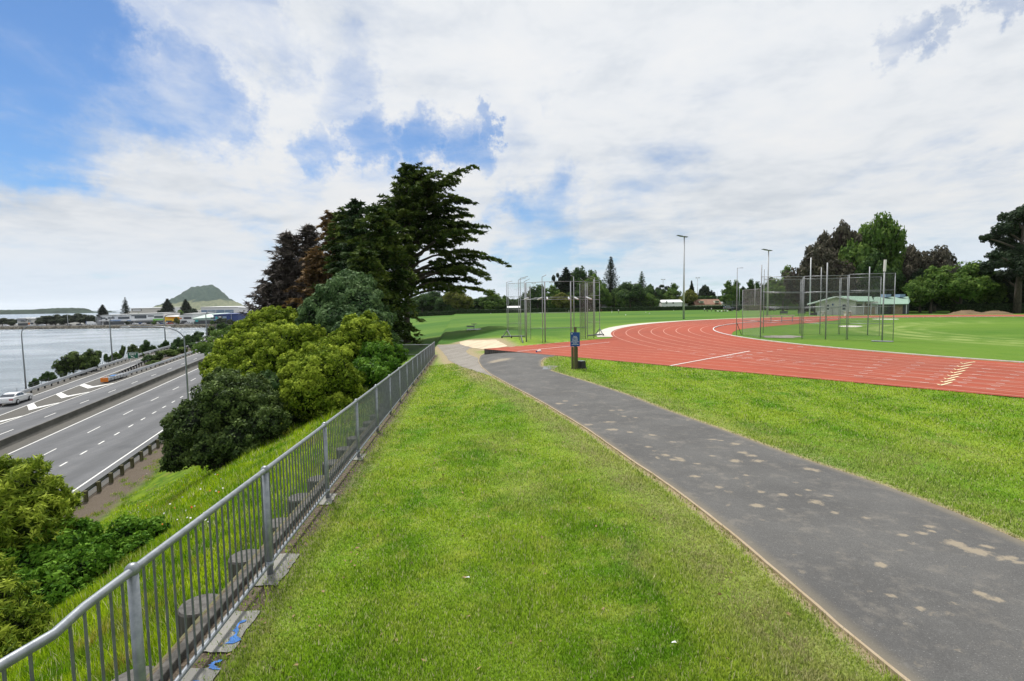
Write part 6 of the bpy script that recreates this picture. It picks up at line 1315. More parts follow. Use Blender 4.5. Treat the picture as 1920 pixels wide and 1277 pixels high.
for i, (u, v, sh, so, lab) in enumerate([(1026, 586.5, 'shirtdark', 'shirtdark', 'person in dark kit on the field between cage posts, leftmost player'), (1061.5, 586, 'shirtdark', 'shirtdark', 'person in dark kit, left of a close pair seen through the cage'), (1066.5, 586, 'shirtdark', 'shirtwhite', 'person in dark top and white shorts, right of a close pair in the cage view'), (1072.5, 585.5, 'shirtred', 'shirtdark', 'person in maroon top beside a steel cage post'), (1105, 585, 'shirtwhite', 'shirtdark', 'person in white top seen through the dark cage net'),
 (1118.8, 586.8, 'shirtdark', 'shirtdark', 'person in black kit just inside the right end of the cage'), (1128, 586.5, 'shirtred', 'shirtdark', 'person in maroon top just right of the near cage'), (1147, 587, 'shirtdark', 'shirtwhite', 'person in dark top alone left of the first white post'), (1159.8, 587.5, 'shirtwhite', 'shirtdark', 'person in white in front of the first white post')]):
    person(u, v, 'walk' if i % 2 else 'stand', sh, so, lab, i*1.3)
for u, v, pose, sh, lab in ((1320.8, 584.3, 'stand', 'shirtwhite', 'person in white standing at the left of the resting group'), (1325.6, 584, 'sit', 'shirtdark', 'person in dark clothes sitting beside the standing person in white'), (1334, 584.3, 'stand', 'shirtwhite', 'person in white standing in the middle of the resting group'), (1341, 584, 'sit', 'shirtdark', 'person in dark clothes sitting alone on the grass'), (1358.5, 583.7, 'sit', 'shirtwhite', 'person in white sitting by the bags')):
    person(u, v, pose, sh, 'shirtdark', lab, .4, 'people resting by the parked cars')
for i, u in enumerate((1346, 1349.5, 1353, 1356, 1361, 1364)):
    P = Gp(u, 584.3); c = ('signwhite', 'shirtdark', 'signwhite', 'shirtred', 'shirtdark', 'signwhite')[i]; MB().ball((P[0], P[1], P[2]+.22), .34, sz=.7).build('sports_bag', c, smooth=True, label=f"{('white', 'black', 'white', 'maroon', 'black', 'white')[i]} bag, {('first', 'second', 'third', 'fourth', 'fifth', 'sixth')[i]} from the left in the row by the cars", cat='bag', group='bags on the grass by the cars')
for i, (u, v) in enumerate(((1173, 591.5), (1210.8, 586), (1217.8, 588.5), (1263, 582.5), (920, 588), (1183, 581.5))):
    P = Gp(u, v); MB().ball((P[0], P[1], P[2]+.16), .16).build('ball', 'signwhite', smooth=True, label=('small white ball on the field right of the left white post', 'small white ball in the field just right of the second white post', 'white ball nearer the camera below the second white post', 'white ball near the far mast left of the tallest one', 'white ball on the field left of the near throwing cage', 'white ball highest on the field between the white posts')[i], cat='ball', group='white balls scattered on the playing field')
# ------------------------------------------------------------------ big cypress row on the cliff edge
def conifer_big(name, label, P, Hh, env, nb, leafm, seed, spray=.34, z0=.2, rise=.22, droop=.5, trunk=.45, dens=1., barkm='bark', lean=(0, 0), subn=1., thin=1.8, flatten=.25, twig=False, lift=0., bare=None, hang=.25, kink=0.):
    """P base; env(zfrac, azimuth) -> bough length in metres; azimuth 0 = +X"""
    rg = np.random.default_rng(seed); root = thing(name, label, 'tree', P); mb = MB(); VV = []; FF = []; RR = []; k = 0
    tx = lambda z: np.array([lean[0]*(z/Hh)**1.5, lean[1]*(z/Hh)**1.5, z])
    mb.tube([tx(max(z, -.4)) if z > 0 else (0, 0, -.5) for z in np.linspace(-.4, Hh*.97, 12)], [trunk*1.35]+[trunk*(1-.93*t) for t in np.linspace(.0, 1, 11)], 12)
    PP = []; DD = []; HU = []
    for i in range(nb):
        t = (i+rg.random())/nb; zf_ = z0+(1-z0)*t**.92; a = (i*2.399+rg.normal(0, .25)) % (2*pi); L_ = env(zf_, a)*rg.uniform(.78, 1.12)
        if L_ < .25: continue
        b0 = tx(zf_*Hh*.985); n = max(5, int(L_/.45)); s = np.linspace(0, 1, n+1)
        el = rise+.5*zf_+rg.normal(0, .10)+lift; wob = rg.normal(0, .12)
        d = np.array([cos(a), sin(a), 0]); sd = np.array([-sin(a), cos(a), 0])
        pts = b0[None]+d[None]*(s*L_)[:, None]+sd[None]*(wob*L_*s*s)[:, None]; pts[:, 2] += L_*((el+kink*rg.normal(0, .28))*s-droop*s**2.6)+rg.normal(0, .03, n+1)*L_*.25; pts += np.cumsum(rg.normal(0, .045*(1+kink), (n+1, 3)), 0)*np.minimum(s*3, 1)[:, None]
        r0 = max(.02, trunk*.30*(L_/8)); mb.tube(pts[::max(1, n//5)], [r0*(1-.85*q) for q in s[::max(1, n//5)]], 5, caps=False)
        hue = np.clip(rg.normal(.45, .15), .1, .9)
        for j in range(int(n*(.16 if bare is None else bare(zf_, a))), n+1):
            q = s[j]; p0 = pts[j]; Ls = (L_*.32*(1.12-q)+.35)*rg.uniform(.6, 1.2)
            for sg in ((-1, 1) if j < n else (0, -1, 1)):
                ang = sg*rg.uniform(.5, 1.05); dd = d*cos(ang)+sd*sin(ang); m_ = max(3, int(dens*subn*Ls/spray*3.2)); u = np.sort(rg.random(m_))
                pp = p0[None]+dd[None]*(u*Ls)[:, None]; pp[:, 2] += Ls*(.14*u-.30*u**2)+rg.normal(0, .05, m_)+.0; pp += rg.normal(0, spray*flatten, (m_, 3))*np.array([1, 1, .55])
                PP.append(pp); DD.append(np.tile(dd+np.array([0, 0, .15]), (m_, 1))); HU.append(np.clip(hue+.22*q+rg.normal(0, .12, m_), 0, 1))
                if twig: mb.tube([p0, p0+dd*Ls+np.array([0, 0, -.1*Ls])], [.02, .006], 3, caps=False)
    PP = np.concatenate(PP); DD = np.concatenate(DD); HU = np.concatenate(HU); n = len(PP)
    v, f = leafquads(PP, np.tile([0, 0, 1.], (n, 1)), np.full(n, spray), thin, .55, rg, up=DD+np.stack([0*HU, 0*HU, -hang*2*rg.random(n)], 1), droop=0)
    c = link('crown', npmesh('crown', v, f, dict(rnd=np.repeat(HU, 4))), LEAF[leafm], root); c.matrix_parent_inverse = Matrix.Identity(4)
    t = link('trunk', mb.mesh('trunk', True), barkm, root); t.matrix_parent_inverse = Matrix.Identity(4)
    return root
def baseY(u, Y): q = atY(u, 600, Y); return np.array([q[0], q[1], float(H(q[0], q[1]))])
def env_big(z, a):
    c = cos(a); q = z+.07; right = np.interp(q, [.22, .33, .38, .45, .52, .60, .64, .70, .78, .88, .925, .96, 1.07], [6.5, 9.4, 9.8, 9.9, 10.2, 9.0, 7.2, 7.8, 7.8, 6.2, 4.6, 3.2, 1.0]); left = np.interp(q, [.2, .32, .42, .5, .65, .8, .88, 1.05], [.8, 1.2, 4.0, 5.8, 4.9, 3.0, 1.6, .5])
    k = (c+1)/2; near_ = .18 if (z < .42 and sin(a) < -.15) else 1.
    return (right*k+left*(1-k))*(.72+.28*abs(c))*(near_ if c < .8 else 1.)
PB = Gp(764, 643); YB = float(PB[1]); HB = topz(PB, 309)-PB[2]
conifer_big('cypress_tree', 'largest dark cypress with wide layered boughs reaching right over the field', PB, HB, lambda z, a: env_big(z, a)*HB/19.5, 165, 'conifer', 31, .27, .25, .34, .34, .50, 1.15, lean=(.8, 0), thin=2.6, flatten=.34, bare=lambda z, a: (random.uniform(.22, .62) if z < .66 and cos(a) > .1 else .22), hang=.55, kink=.28)
def cone(w, top=.2, p=.8): return lambda z, a: w*(1-z)**p*(1+.18*cos(2*a+1))+top
def rowtree(u, vt, w, Y, lf, label, seed, nb=80, spray=.34, p=.75, z0=.12, **k):
    k = dict(dict(hang=.45, kink=.35, flatten=.32, thin=2.6), **k); spray *= .88; nb = int(nb*1.15)
    P = baseY(u, Y); h = topz(P, vt)-P[2]; s = Y/F; conifer_big(k.pop('name', 'cypress_tree'), label, P, h, cone(w*s*.86, .3, p), nb, lf, seed, spray, z0, **k)
rowtree(712, 388, 100, 66, 'conifer', 'dark cypress just behind the left of the largest one', 32, 85, .38, .5, lean=(.6, 0))
rowtree(676, 372, 76, 74, 'conifer2', 'dark narrow topped cypress, tallest behind the green shrub dome', 33, 80, .40, .6)
rowtree(652, 392, 84, 80, 'conifer', 'green and dark cypress between the rusty tree and the dark narrow one', 34, 80, .40, .6)
rowtree(690, 470, 56, 58, 'conifer', 'lower broad cypress in front at the left of the large trunk', 40, 80, .34, .4, z0=.1)
rowtree(628, 396, 76, 86, 'rust', 'rusty brown half dead cypress in the middle of the row', 35, 75, .40, .65, twig=True, subn=.9, thin=3)
rowtree(600, 470, 92, 80, 'rust', 'lower rusty cypress with tan boughs facing the water', 41, 60, .38, .55, subn=.8, thin=3)
kd = dict(name='dead_tree', thin=6.0, twig=True, subn=.45, barkm='barkgrey', droop=.15, rise=.35, flatten=.5)
rowtree(585, 422, 84, 92, 'dead', 'dead brown cypress with feathery twigs, second from the water side', 36, 80, .34, .7, **kd)
rowtree(548, 436, 96, 90, 'dead', 'dead grey brown cypress with bare pointed top toward the water', 37, 85, .34, .75, **kd)
rowtree(503, 533, 76, 86, 'dead', 'small dead leaning tree at the seaward end of the dark row', 38, 45, .26, .6, **kd)
rowtree(525, 490, 74, 88, 'dead', 'middle sized dead tree in front of the grey brown one', 39, 55, .30, .6, **kd)
def bush(name, label, base, lobes, leafm, leaf=.10, sub=30, subr=.28, cover=1.1, seed=1, cat='bush', stem=.12, group=None, **k):
    """lobes: (u, v, depth, radius in photo pixels)"""
    P = baseY(*base) if len(base) == 2 else np.array(base); L_ = []
    for (u, v, Y, r) in lobes: L_.append((atY(u, v, Y)-P, r*Y/F))
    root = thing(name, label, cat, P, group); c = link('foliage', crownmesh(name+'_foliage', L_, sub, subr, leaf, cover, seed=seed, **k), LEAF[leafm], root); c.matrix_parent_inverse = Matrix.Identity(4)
    mb = MB(); rg = random.Random(seed)
    for c_, r_ in L_: mb.tube([(rg.uniform(-.2, .2), rg.uniform(-.2, .2), -.3), (c_[0]*.4, c_[1]*.4, c_[2]*.5), tuple(c_)], [stem, stem*.7, stem*.3], 6)
    t = link('stem', mb.mesh('stem', True), 'bark', root); t.matrix_parent_inverse = Matrix.Identity(4); return root

# grey green dome under the dark trees
bush('pohutukawa_tree', 'large grey green domed tree in front of the dark cypresses', (640, 50), [(640, 560, 50, 44), (665, 545, 52, 38), (600, 590, 49, 36), (632, 606, 47, 40), (680, 585, 49, 46), (700, 620, 46, 40), (655, 535, 53, 28), (585, 610, 50, 28), (655, 625, 45, 34)], 'pohugrey', .17, 34, .24, 1.1, 51, 'tree', .25)
bush('shrub', 'dense dark shrub mass at the foot of the largest cypress', (735, 50), [(712, 600, 54, 30), (696, 640, 48, 38), (722, 645, 46, 26)], 'dark', .15, 30, .26, 1.0, 52)
bush('shrub', 'wide dark green bush right behind the far part of the railing', (722, 33), [(705, 672, 33, 34), (738, 668, 36, 26), (728, 690, 32, 24), (690, 700, 30, 32), (712, 706, 29, 20)], 'vine', .11, 34, .24, 1.1, 53)
# bright olive domed bushes on the bank
bb = 'bright'
bush('olive_bush', 'nearest bright olive dome bush behind the dark red-tipped bush', (605, 27.5), [(608, 705, 27, 64), (585, 745, 26, 52), (640, 725, 27.5, 44), (560, 715, 28, 36), (625, 770, 26, 40), (600, 668, 28.5, 34)], bb, .085, 46, .20, 1.15, 54)
bush('olive_bush', 'rounded bright olive bush directly below the grey green dome', (680, 34), [(675, 640, 34, 42), (700, 625, 35, 30), (650, 655, 33, 32), (712, 650, 34, 26), (662, 612, 36, 22), (690, 600, 37, 16), (640, 640, 34, 24)], bb, .10, 44, .20, 1.1, 55)
bush('olive_bush', 'middle bright olive bush with several lumpy domes', (545, 38), [(548, 650, 38, 44), (520, 675, 37, 36), (575, 640, 39, 34), (500, 650, 39, 30), (555, 690, 35, 34), (590, 665, 36, 26), (530, 625, 40, 26)], bb, .11, 44, .20, 1.1, 56)
bush('olive_bush', 'far bright olive bush topped below the dead trees', (510, 50), [(520, 606, 50, 30), (490, 615, 49, 32), (462, 628, 48, 28), (545, 612, 52, 24), (500, 640, 46, 40), (505, 592, 53, 18), (540, 596, 54, 20)], bb, .13, 42, .22, 1.1, 57)
bush('olive_bush', 'bright olive bush hanging lowest over the motorway edge', (440, 42), [(430, 665, 42, 32), (405, 690, 40, 28), (450, 690, 39, 36), (425, 710, 38, 30), (400, 712, 38, 20), (470, 655, 43, 30), (445, 640, 45, 22), (480, 700, 37, 32)], bb, .115, 44, .21, 1.1, 58)
bush('feathery_tree', 'fresh green feathery tree reaching out over the motorway lanes', SLP(112, -18.5), [(392, 648, 88, 20), (415, 640, 90, 22), (380, 656, 86, 14), (405, 660, 85, 18), (432, 652, 86, 20), (440, 630, 92, 20), (372, 650, 88, 8)], 'mid', .24, 26, .30, .55, 59, 'tree', .2, core=.35, subjit=.8)
bush('shrub', 'glossy dark shrub between the olive bushes and the red-tipped bush', (540, 31), [(520, 728, 31, 24), (548, 760, 29, 30), (500, 715, 32, 20), (560, 790, 27, 20)], 'dark', .10, 34, .24, 1.0, 60)
# dark pohutukawa on the slope nearest the motorway
bush('pohutukawa_bush', 'dark leathery bush with reddish tips standing over the guardrail', (415, 25), [(430, 760, 25, 62), (480, 770, 25, 50), (380, 800, 24.5, 58), (345, 800, 25, 36), (500, 800, 24, 40), (420, 725, 26.5, 36), (470, 735, 27, 34), (345, 850, 24, 36), (400, 845, 23.5, 42), (450, 830, 23.5, 44), (325, 822, 25.5, 22), (325, 870, 23.8, 20)], 'pohu', .085, 50, .20, 1.0, 61, 'bush', .16, jit=.8)
# bushes at the lower left
bush('wattle_bush', 'yellow green fine leaved bush at the left edge above the guardrail', (10, 12.5), [(30, 925, 12.5, 62), (80, 940, 12.6, 44), (-30, 930, 12.3, 60), (115, 945, 12.8, 28), (20, 985, 12, 70), (70, 1000, 12, 60), (-40, 1010, 11.5, 70), (25, 890, 13, 34)], 'near', .042, 75, .17, .95, 62, jit=.9, asp=4.2, subjit=.9, fill=.3)
bush('wattle_bush', 'olive fine leaved bush in the bottom left corner behind the railing', (-20, 8.2), [(-20, 1150, 8, 70), (20, 1190, 7.8, 60), (-60, 1230, 7.5, 80), (10, 1250, 7.4, 60), (-30, 1090, 8.4, 44)], 'near', .036, 75, .17, .9, 63, jit=.9, asp=4.2, subjit=.9, fill=.3)
bush('vine_bush', 'dark leafy bush overgrown with bindweed in front of the dirt strip', (150, 12), [(120, 1040, 12, 60), (60, 1080, 11.5, 70), (170, 1080, 11.2, 60), (110, 1130, 10.6, 70), (40, 1140, 10.4, 70), (190, 1130, 10.6, 50), (150, 1010, 12.6, 34), (60, 1020, 12.2, 44)], 'vine', .060, 54, .22, .9, 64, jit=.8, asp=2.0)
bush('vine_mound', 'bright green vine covered mound on the bank left of the railing', (245, 12.5), [(245, 1010, 12.5, 44), (285, 1005, 12.8, 34), (215, 1040, 12.2, 44), (265, 1045, 12, 44), (300, 1030, 12.3, 24), (230, 1075, 11.4, 34)], 'vine', .060, 54, .22, 1.0, 65, jit=.7, asp=1.3)
# shrubs along the water and in the gore
def roadshrub(u, vb, w, h, lf, label, kind='bush'):
    P = RM(u, vb); P[2] -= .3; ftree(u, vb-h, w, kind, lf, label, P=P, cat='shrub', group='shrubs along the motorway and water edge', name='shore_shrub')
RS = [(66, 724, 18, 16, 'dark', 'small ragged shrub nearest the left street light'), (92, 716, 24, 21, 'dark', 'small dark shrub second from the left street light'), (116, 708, 14, 13, 'pohu', 'tiny shrub touching the large pair of dark trees'), (138, 703, 50, 46, 'pohu', 'left of the two large dark rounded trees at the water'), (174, 694, 36, 42, 'pohu', 'right of the two large dark rounded trees at the water'),
 (200, 680, 13, 18, 'dark', 'small round tree just left of the second street light'), (217, 676, 17, 17, 'mid', 'green shrub just right of the second street light'), (231.5, 670, 11, 24, 'pohu', 'slender upright tree left of the exit sign'), (251, 668, 22, 24, 'pohu', 'open branched tree directly behind the exit sign'), (263, 668, 12, 10, 'mid', 'low green shrub behind the right edge of the exit sign'),
 (275, 662, 20, 26, 'dark', 'dark upright shrub right of the exit sign'), (287, 660, 14, 14, 'dark', 'low dark shrub before the third street light'), (300, 655, 10, 9, 'dark', 'tiny shrub left of the third street light'), (311, 653, 15, 16, 'dark', 'round shrub at the foot of the third street light'), (338, 655, 26, 24, 'dark', 'dark shrub beyond the curved ramp left of the nearest lamp pole'), (354, 650, 22, 24, 'dark', 'dark shrub behind the nearest lamp pole'),
 (326, 662, 14, 16, 'pohugrey', 'pale green shrub low beside the planted gore'), (372, 640, 24, 20, 'dark', 'dark shrub at the foot of the farthest street light'), (398, 632, 26, 22, 'pohu', 'dark shrub right of the farthest street light'), (418, 622, 24, 18, 'dark', 'last dark shrub on the waterside before the bushes')]
for (u, vb, w, h, lf, lab) in RS: roadshrub(u, vb, w, h, lf, lab)
for (u, vb, w, h, lf, lab) in ((299, 677, 26, 20, 'pohu', 'big dark bush at the tip of the planted gore'), (280, 678, 22, 14, 'pohugrey', 'pale bush filling the tip of the gore'), (318, 668, 30, 14, 'light', 'flax-like light green plants in the gore'), (341, 662, 26, 12, 'light', 'light green flax beside the motorway rail'), (290, 683, 26, 8, 'light', 'low light green flax at the gore edge'), (362, 655, 24, 14, 'pohugrey', 'far pale bush in the gore')):
    roadshrub(u, vb, w, h, lf, lab)
# ---- trees and buildings across the water
def shtree(u, vt, w, kind, lf, label, Y, name=None):
    q = atY(u, 600, Y); P = np.array([q[0], q[1], SPZ-.1]); ftree(u, vt, w, kind, lf, label, P=P, group='trees on the far shore', name=name)
for (u, vt, w, k, lf, lab, Y) in [(4, 595.5, 34, 'bush', 'shore', 'dark tree clump at the far left of the shore', 500), (24, 597, 24, 'bush', 'shore', 'dark tree left of the grey shore house', 500), (84, 591.5, 34, 'bush', 'shore', 'first tree of the dark clump right of the grey house', 490), (104, 588.5, 38, 'bush', 'shore', 'second tree of the dark clump right of the grey house', 495), (126, 589, 32, 'bush', 'shore', 'third tree of the dark clump on the shore', 490), (150, 586.5, 40, 'bush', 'shore', 'tallest right tree of the dark shore clump', 495), (170, 590, 26, 'bush', 'shore', 'tree behind the box truck', 495),
 (194, 571, 26, 'conifer', 'vdark', 'leftmost pointed pine behind the shops', 545), (237, 557.5, 21, 'norfolk', 'vdark', 'tall narrow pine with tiered tip before the long warehouse', 540), (316, 560, 32, 'conifer', 'vdark', 'left of the two dark pines before the mount', 560), (350, 561, 30, 'conifer', 'vdark', 'right of the two dark pines before the mount', 560), (338, 580, 20, 'bush', 'mid', 'bright green round tree between the two dark pines', 540), (310, 577, 30, 'bush', 'vdark', 'dark bush at the foot of the left pine', 555), (362, 577, 32, 'bush', 'vdark', 'dark bush at the foot of the right pine', 555), (260, 585.5, 10, 'bush', 'mid', 'small green treetop above the shop roof', 535),
 (415, 595, 22, 'bush', 'shore', 'dark tree before the blue building', 425), (432, 598, 20, 'bush', 'shore', 'small dark tree at the right of the shops', 420), (398, 600, 8, 'bush', 'mid', 'small shrub by the car park end', 425), (290, 600, 10, 'bush', 'mid', 'street tree in the car park row', 458), (331, 594, 10, 'bush', 'yellow', 'street tree before the yellow shop', 455), (238, 602, 9, 'bush', 'shore', 'low shrub at the left of the car park', 460), (462, 571, 24, 'bush', 'shore', 'dark trees right of the mount', 700)]: shtree(u, vt, w, k, lf, lab, Y)
def sbuild(name, label, u0, u1, vt, Y, depth, wall, roof=None, vt2=None, vb=None, feats=(), cat='building', roofz=.6):
    x0, x1 = float(atY(u0, 600, Y)[0]), float(atY(u1, 600, Y)[0]); z0 = SPZ; zt = float(atY(u0, vt, Y)[2]); zt2 = float(atY(u1, vt2 or vt, Y)[2]); s = Y/F; root = thing(name, label, cat, ((x0+x1)/2, Y, z0))
    mb = MB(); mb.add([(x0, Y, z0), (x1, Y, z0), (x1, Y, zt2), (x0, Y, zt), (x0, Y+depth, z0), (x1, Y+depth, z0), (x1, Y+depth, zt2), (x0, Y+depth, zt)], [(0, 1, 2, 3), (7, 6, 5, 4), (0, 3, 7, 4), (1, 5, 6, 2), (3, 2, 6, 7)]); mb.build('wall', wall, root)
    mb = MB(); mb.add([(x0-.5, Y-1.2, zt+.05), (x1+.5, Y-1.2, zt2+.05), (x1+.5, Y+depth, zt2+roofz), (x0-.5, Y+depth, zt+roofz)]+[(x0-.5, Y-1.2, zt+.4), (x1+.5, Y-1.2, zt2+.4), (x1+.5, Y+depth, zt2+roofz+.4), (x0-.5, Y+depth, zt+roofz+.4)], [(3, 2, 1, 0), (4, 5, 6, 7), (0, 1, 5, 4), (1, 2, 6, 5), (2, 3, 7, 6), (3, 0, 4, 7)]); mb.build('roof', roof or wall, root)
    for (nm, a, b, va, vb_, m_, out) in feats:
        xa, xb = float(atY(a, 600, Y)[0]), float(atY(b, 600, Y)[0]); za, zb = float(atY((a+b)/2, va, Y)[2]), float(atY((a+b)/2, vb_, Y)[2]); MB().box(((xa+xb)/2, Y-out/2, (za+zb)/2), (xb-xa, out, za-zb)).build(nm, m_, root)
    return root
sbuild('house', 'grey and beige flat roofed house between tree clumps on the shore', 33, 66, 598, 482, 12, 'block', 'greyroof', 598, feats=[('upper_storey', 34, 50, 596.8, 602, 'grey', 1.0), ('window', 41, 47, 600.5, 603, 'bwin', 1.2), ('window', 53, 58, 600.5, 603, 'bwin', .3), ('shopfront', 34, 52, 606, 610, 'darkgrey', .6), ('door', 53, 55.5, 605, 609, 'orange', .3), ('window', 57, 62, 605, 608.5, 'bwin', .3)])
w_ = lambda a, b, va, vb_, m_='bwin', o=.3, nm='window': (nm, a, b, va, vb_, m_, o)
sbuild('shop_row', 'long white two storey row of shops with dark windows across the water', 189, 307, 592, 478, 24, 'white', 'greyroof', 587.5, feats=[w_(190, 198, 595.5, 598), w_(203, 215, 595, 597.5), w_(222, 243, 594, 598), w_(253, 275, 592.5, 597), w_(278, 289, 591.5, 593.5), w_(290, 306, 592.5, 596), w_(247, 275, 591, 592.5), w_(194, 250, 603, 608.5, 'bwin', .3, 'shopfront'), w_(252, 306, 602.5, 608, 'bwin', .3, 'shopfront'), w_(190, 210, 600.5, 602, 'white', 3., 'awning'), w_(211, 230, 600.7, 601.6, 'skyblue', 3., 'awning'), w_(231, 262, 599.8, 601.3, 'white', 3., 'awning'), w_(263, 290, 598.5, 600.3, 'white', 3., 'awning'), w_(291, 309, 598, 600.2, 'lime', 3.2, 'awning'), w_(199, 201.5, 597, 607, 'darkgrey', .8, 'sign'), w_(242, 250, 600.4, 601.3, 'skyblue', 3.2, 'awning')])
sbuild('shop_annex', 'dark grey end block at the left of the white shop row', 181.5, 189, 595.5, 477, 20, 'grey', 'darkgrey')
sbuild('yellow_shop', 'bright yellow fronted shop right of the white row', 309.5, 336, 594, 474, 22, 'ywall', 'white', 594, feats=[w_(311, 322, 601, 607, 'bwin', .3, 'shopfront'), w_(323, 335, 602, 607, 'bwin', .3, 'shopfront'), w_(316, 330, 595.4, 597, 'orange', .25, 'sign')])
sbuild('white_shop', 'white and black fronted shop between the yellow one and the mint roof', 336.5, 362, 592, 468, 22, 'white', 'white', 589.5, feats=[w_(345, 359, 594.5, 598, 'darkgrey', .4, 'sign'), w_(340, 362, 601, 607, 'darkgrey', .3, 'shopfront'), w_(353, 362, 602, 603.5, 'white', .5, 'sign'), w_(327, 341, 596, 598, 'orange', .3, 'banner')])
sbuild('mint_roof_shop', 'wide shop with pale mint green roof and teal panel', 362.5, 400, 598, 452, 26, 'mint', 'mint', 596, feats=[w_(364, 400, 600.5, 607, 'darkgrey', .3, 'shopfront'), w_(367, 372, 600, 603.5, 'teal', .5, 'panel'), w_(351, 366, 600.8, 603, 'white', .6, 'sign')], roofz=3.6)
sbuild('blue_shop', 'navy and blue fronted shop with black sign boards right of the mint roof', 400.5, 446, 590.5, 446, 24, 'navy', 'navy', 589, feats=[w_(401, 425, 593, 600, 'bluewall', .3, 'panel'), w_(405, 408.5, 594, 598, 'teal', .5, 'panel'), w_(409, 418, 592.5, 596, 'darkgrey', .6, 'sign'), w_(396, 404, 595, 597.5, 'darkgrey', .6, 'sign'), w_(411, 416, 593.5, 595, 'white', .7, 'sign'), w_(402, 440, 602, 608, 'darkgrey', .3, 'shopfront')])
sbuild('warehouse', 'long pale grey warehouse with framed sign behind the tall narrow pine', 247, 312, 578.5, 620, 40, 'white', 'white', 577, feats=[w_(249, 267, 579.4, 583.6, 'darkgrey', .3, 'sign'), w_(250.2, 265.8, 580.2, 582.8, 'white', .4, 'sign_field'), w_(247, 312, 578.8, 590, 'block', .15, 'cladding')])
sbuild('warehouse', 'large white topped warehouse with blue grey windows below the mount', 378, 440, 576.5, 600, 40, 'white', 'white', 575.5, feats=[w_(378.5, 390, 581.5, 588, 'bluewall', .3), w_(391, 405, 581.3, 588, 'bluewall', .35), w_(406, 422, 581.1, 588, 'bluewall', .3), w_(423, 439, 581, 588, 'bluewall', .35)])
sbuild('white_block', 'narrow white block at the right end of the blue window warehouse', 440, 448.5, 575.5, 596, 40, 'white')
sbuild('white_hall', 'low white hall with navy lower band right of the warehouses', 449, 505, 577.5, 590, 40, 'white', 'white', 577, feats=[w_(449, 505, 587.5, 598, 'navy', .4, 'band'), w_(457, 459.5, 581.5, 582.7), w_(466, 468.5, 581.5, 582.7), w_(474, 476.5, 581.5, 582.7)])
sbuild('grey_hall', 'low grey roofed hall behind the white shop', 345, 384, 589, 520, 20, 'greyroof', 'greyroof', 588)
for i, (u, vt) in enumerate(((127, 588), (56, 595), (180, 590), (307, 588), (434, 584))):
    Y = shY(u)+6; q = atY(u, 600, Y); o = MB(); o.tube([(q[0], Y, SPZ), (q[0], Y, float(atY(u, vt, Y)[2]))], .16, 6); o.tube([(q[0], Y, float(atY(u, vt, Y)[2])), (q[0]+2.2, Y, float(atY(u, vt, Y)[2])+.2)], .1, 5)
    o.build('shore_lamp', 'galvp', label=('lamp post before the dark tree clump on the far shore', 'lamp post by the grey shore house', 'lamp post at the left corner of the far shops', 'lamp post before the green awning', 'lamp post before the white hall')[i], cat='lamp post', group='lamp posts along the far shore')
def boat(u, v, label):
    P = GZ(u, v, SEA); root = thing('small_boat', label, 'boat', P); x, y, z = [float(q) for q in P]
    h = MB(); h.add([(x-2.4, y-.8, z+.75), (x+1.6, y-.8, z+.7), (x+2.9, y, z+.95), (x+1.6, y+.8, z+.7), (x-2.4, y+.8, z+.75), (x-2.2, y-.5, z-.1), (x+1.4, y-.5, z-.1), (x+2.2, y, z), (x+1.4, y+.5, z-.1), (x-2.2, y+.5, z-.1)], [(0, 1, 6, 5), (1, 2, 7, 6), (2, 3, 8, 7), (3, 4, 9, 8), (4, 0, 5, 9), (0, 4, 3, 2, 1), (5, 6, 7, 8, 9)]); h.build('hull', 'white', root); MB().box((x-.2, y, z+1.15), (1.5, 1.1, .8)).build('cabin', 'white', root, bevel=.08)
boat(318, 615.6, 'small white boat moored below the far sea wall')
for i, u in enumerate((371, 374, 380, 384, 389, 394)):
    P = GZ(u, 614.8, SEA); MB().tube([P-np.array([0, 0, .5]), P+np.array([0, 0, 2.4 if i else 1.8])], .22, 6).build('jetty_pile', 'wood', label=f"weathered pile in the water below the shops, {('first', 'second', 'third', 'fourth', 'fifth', 'sixth')[i]} from the left", cat='pile', group='old piles at the far sea wall')
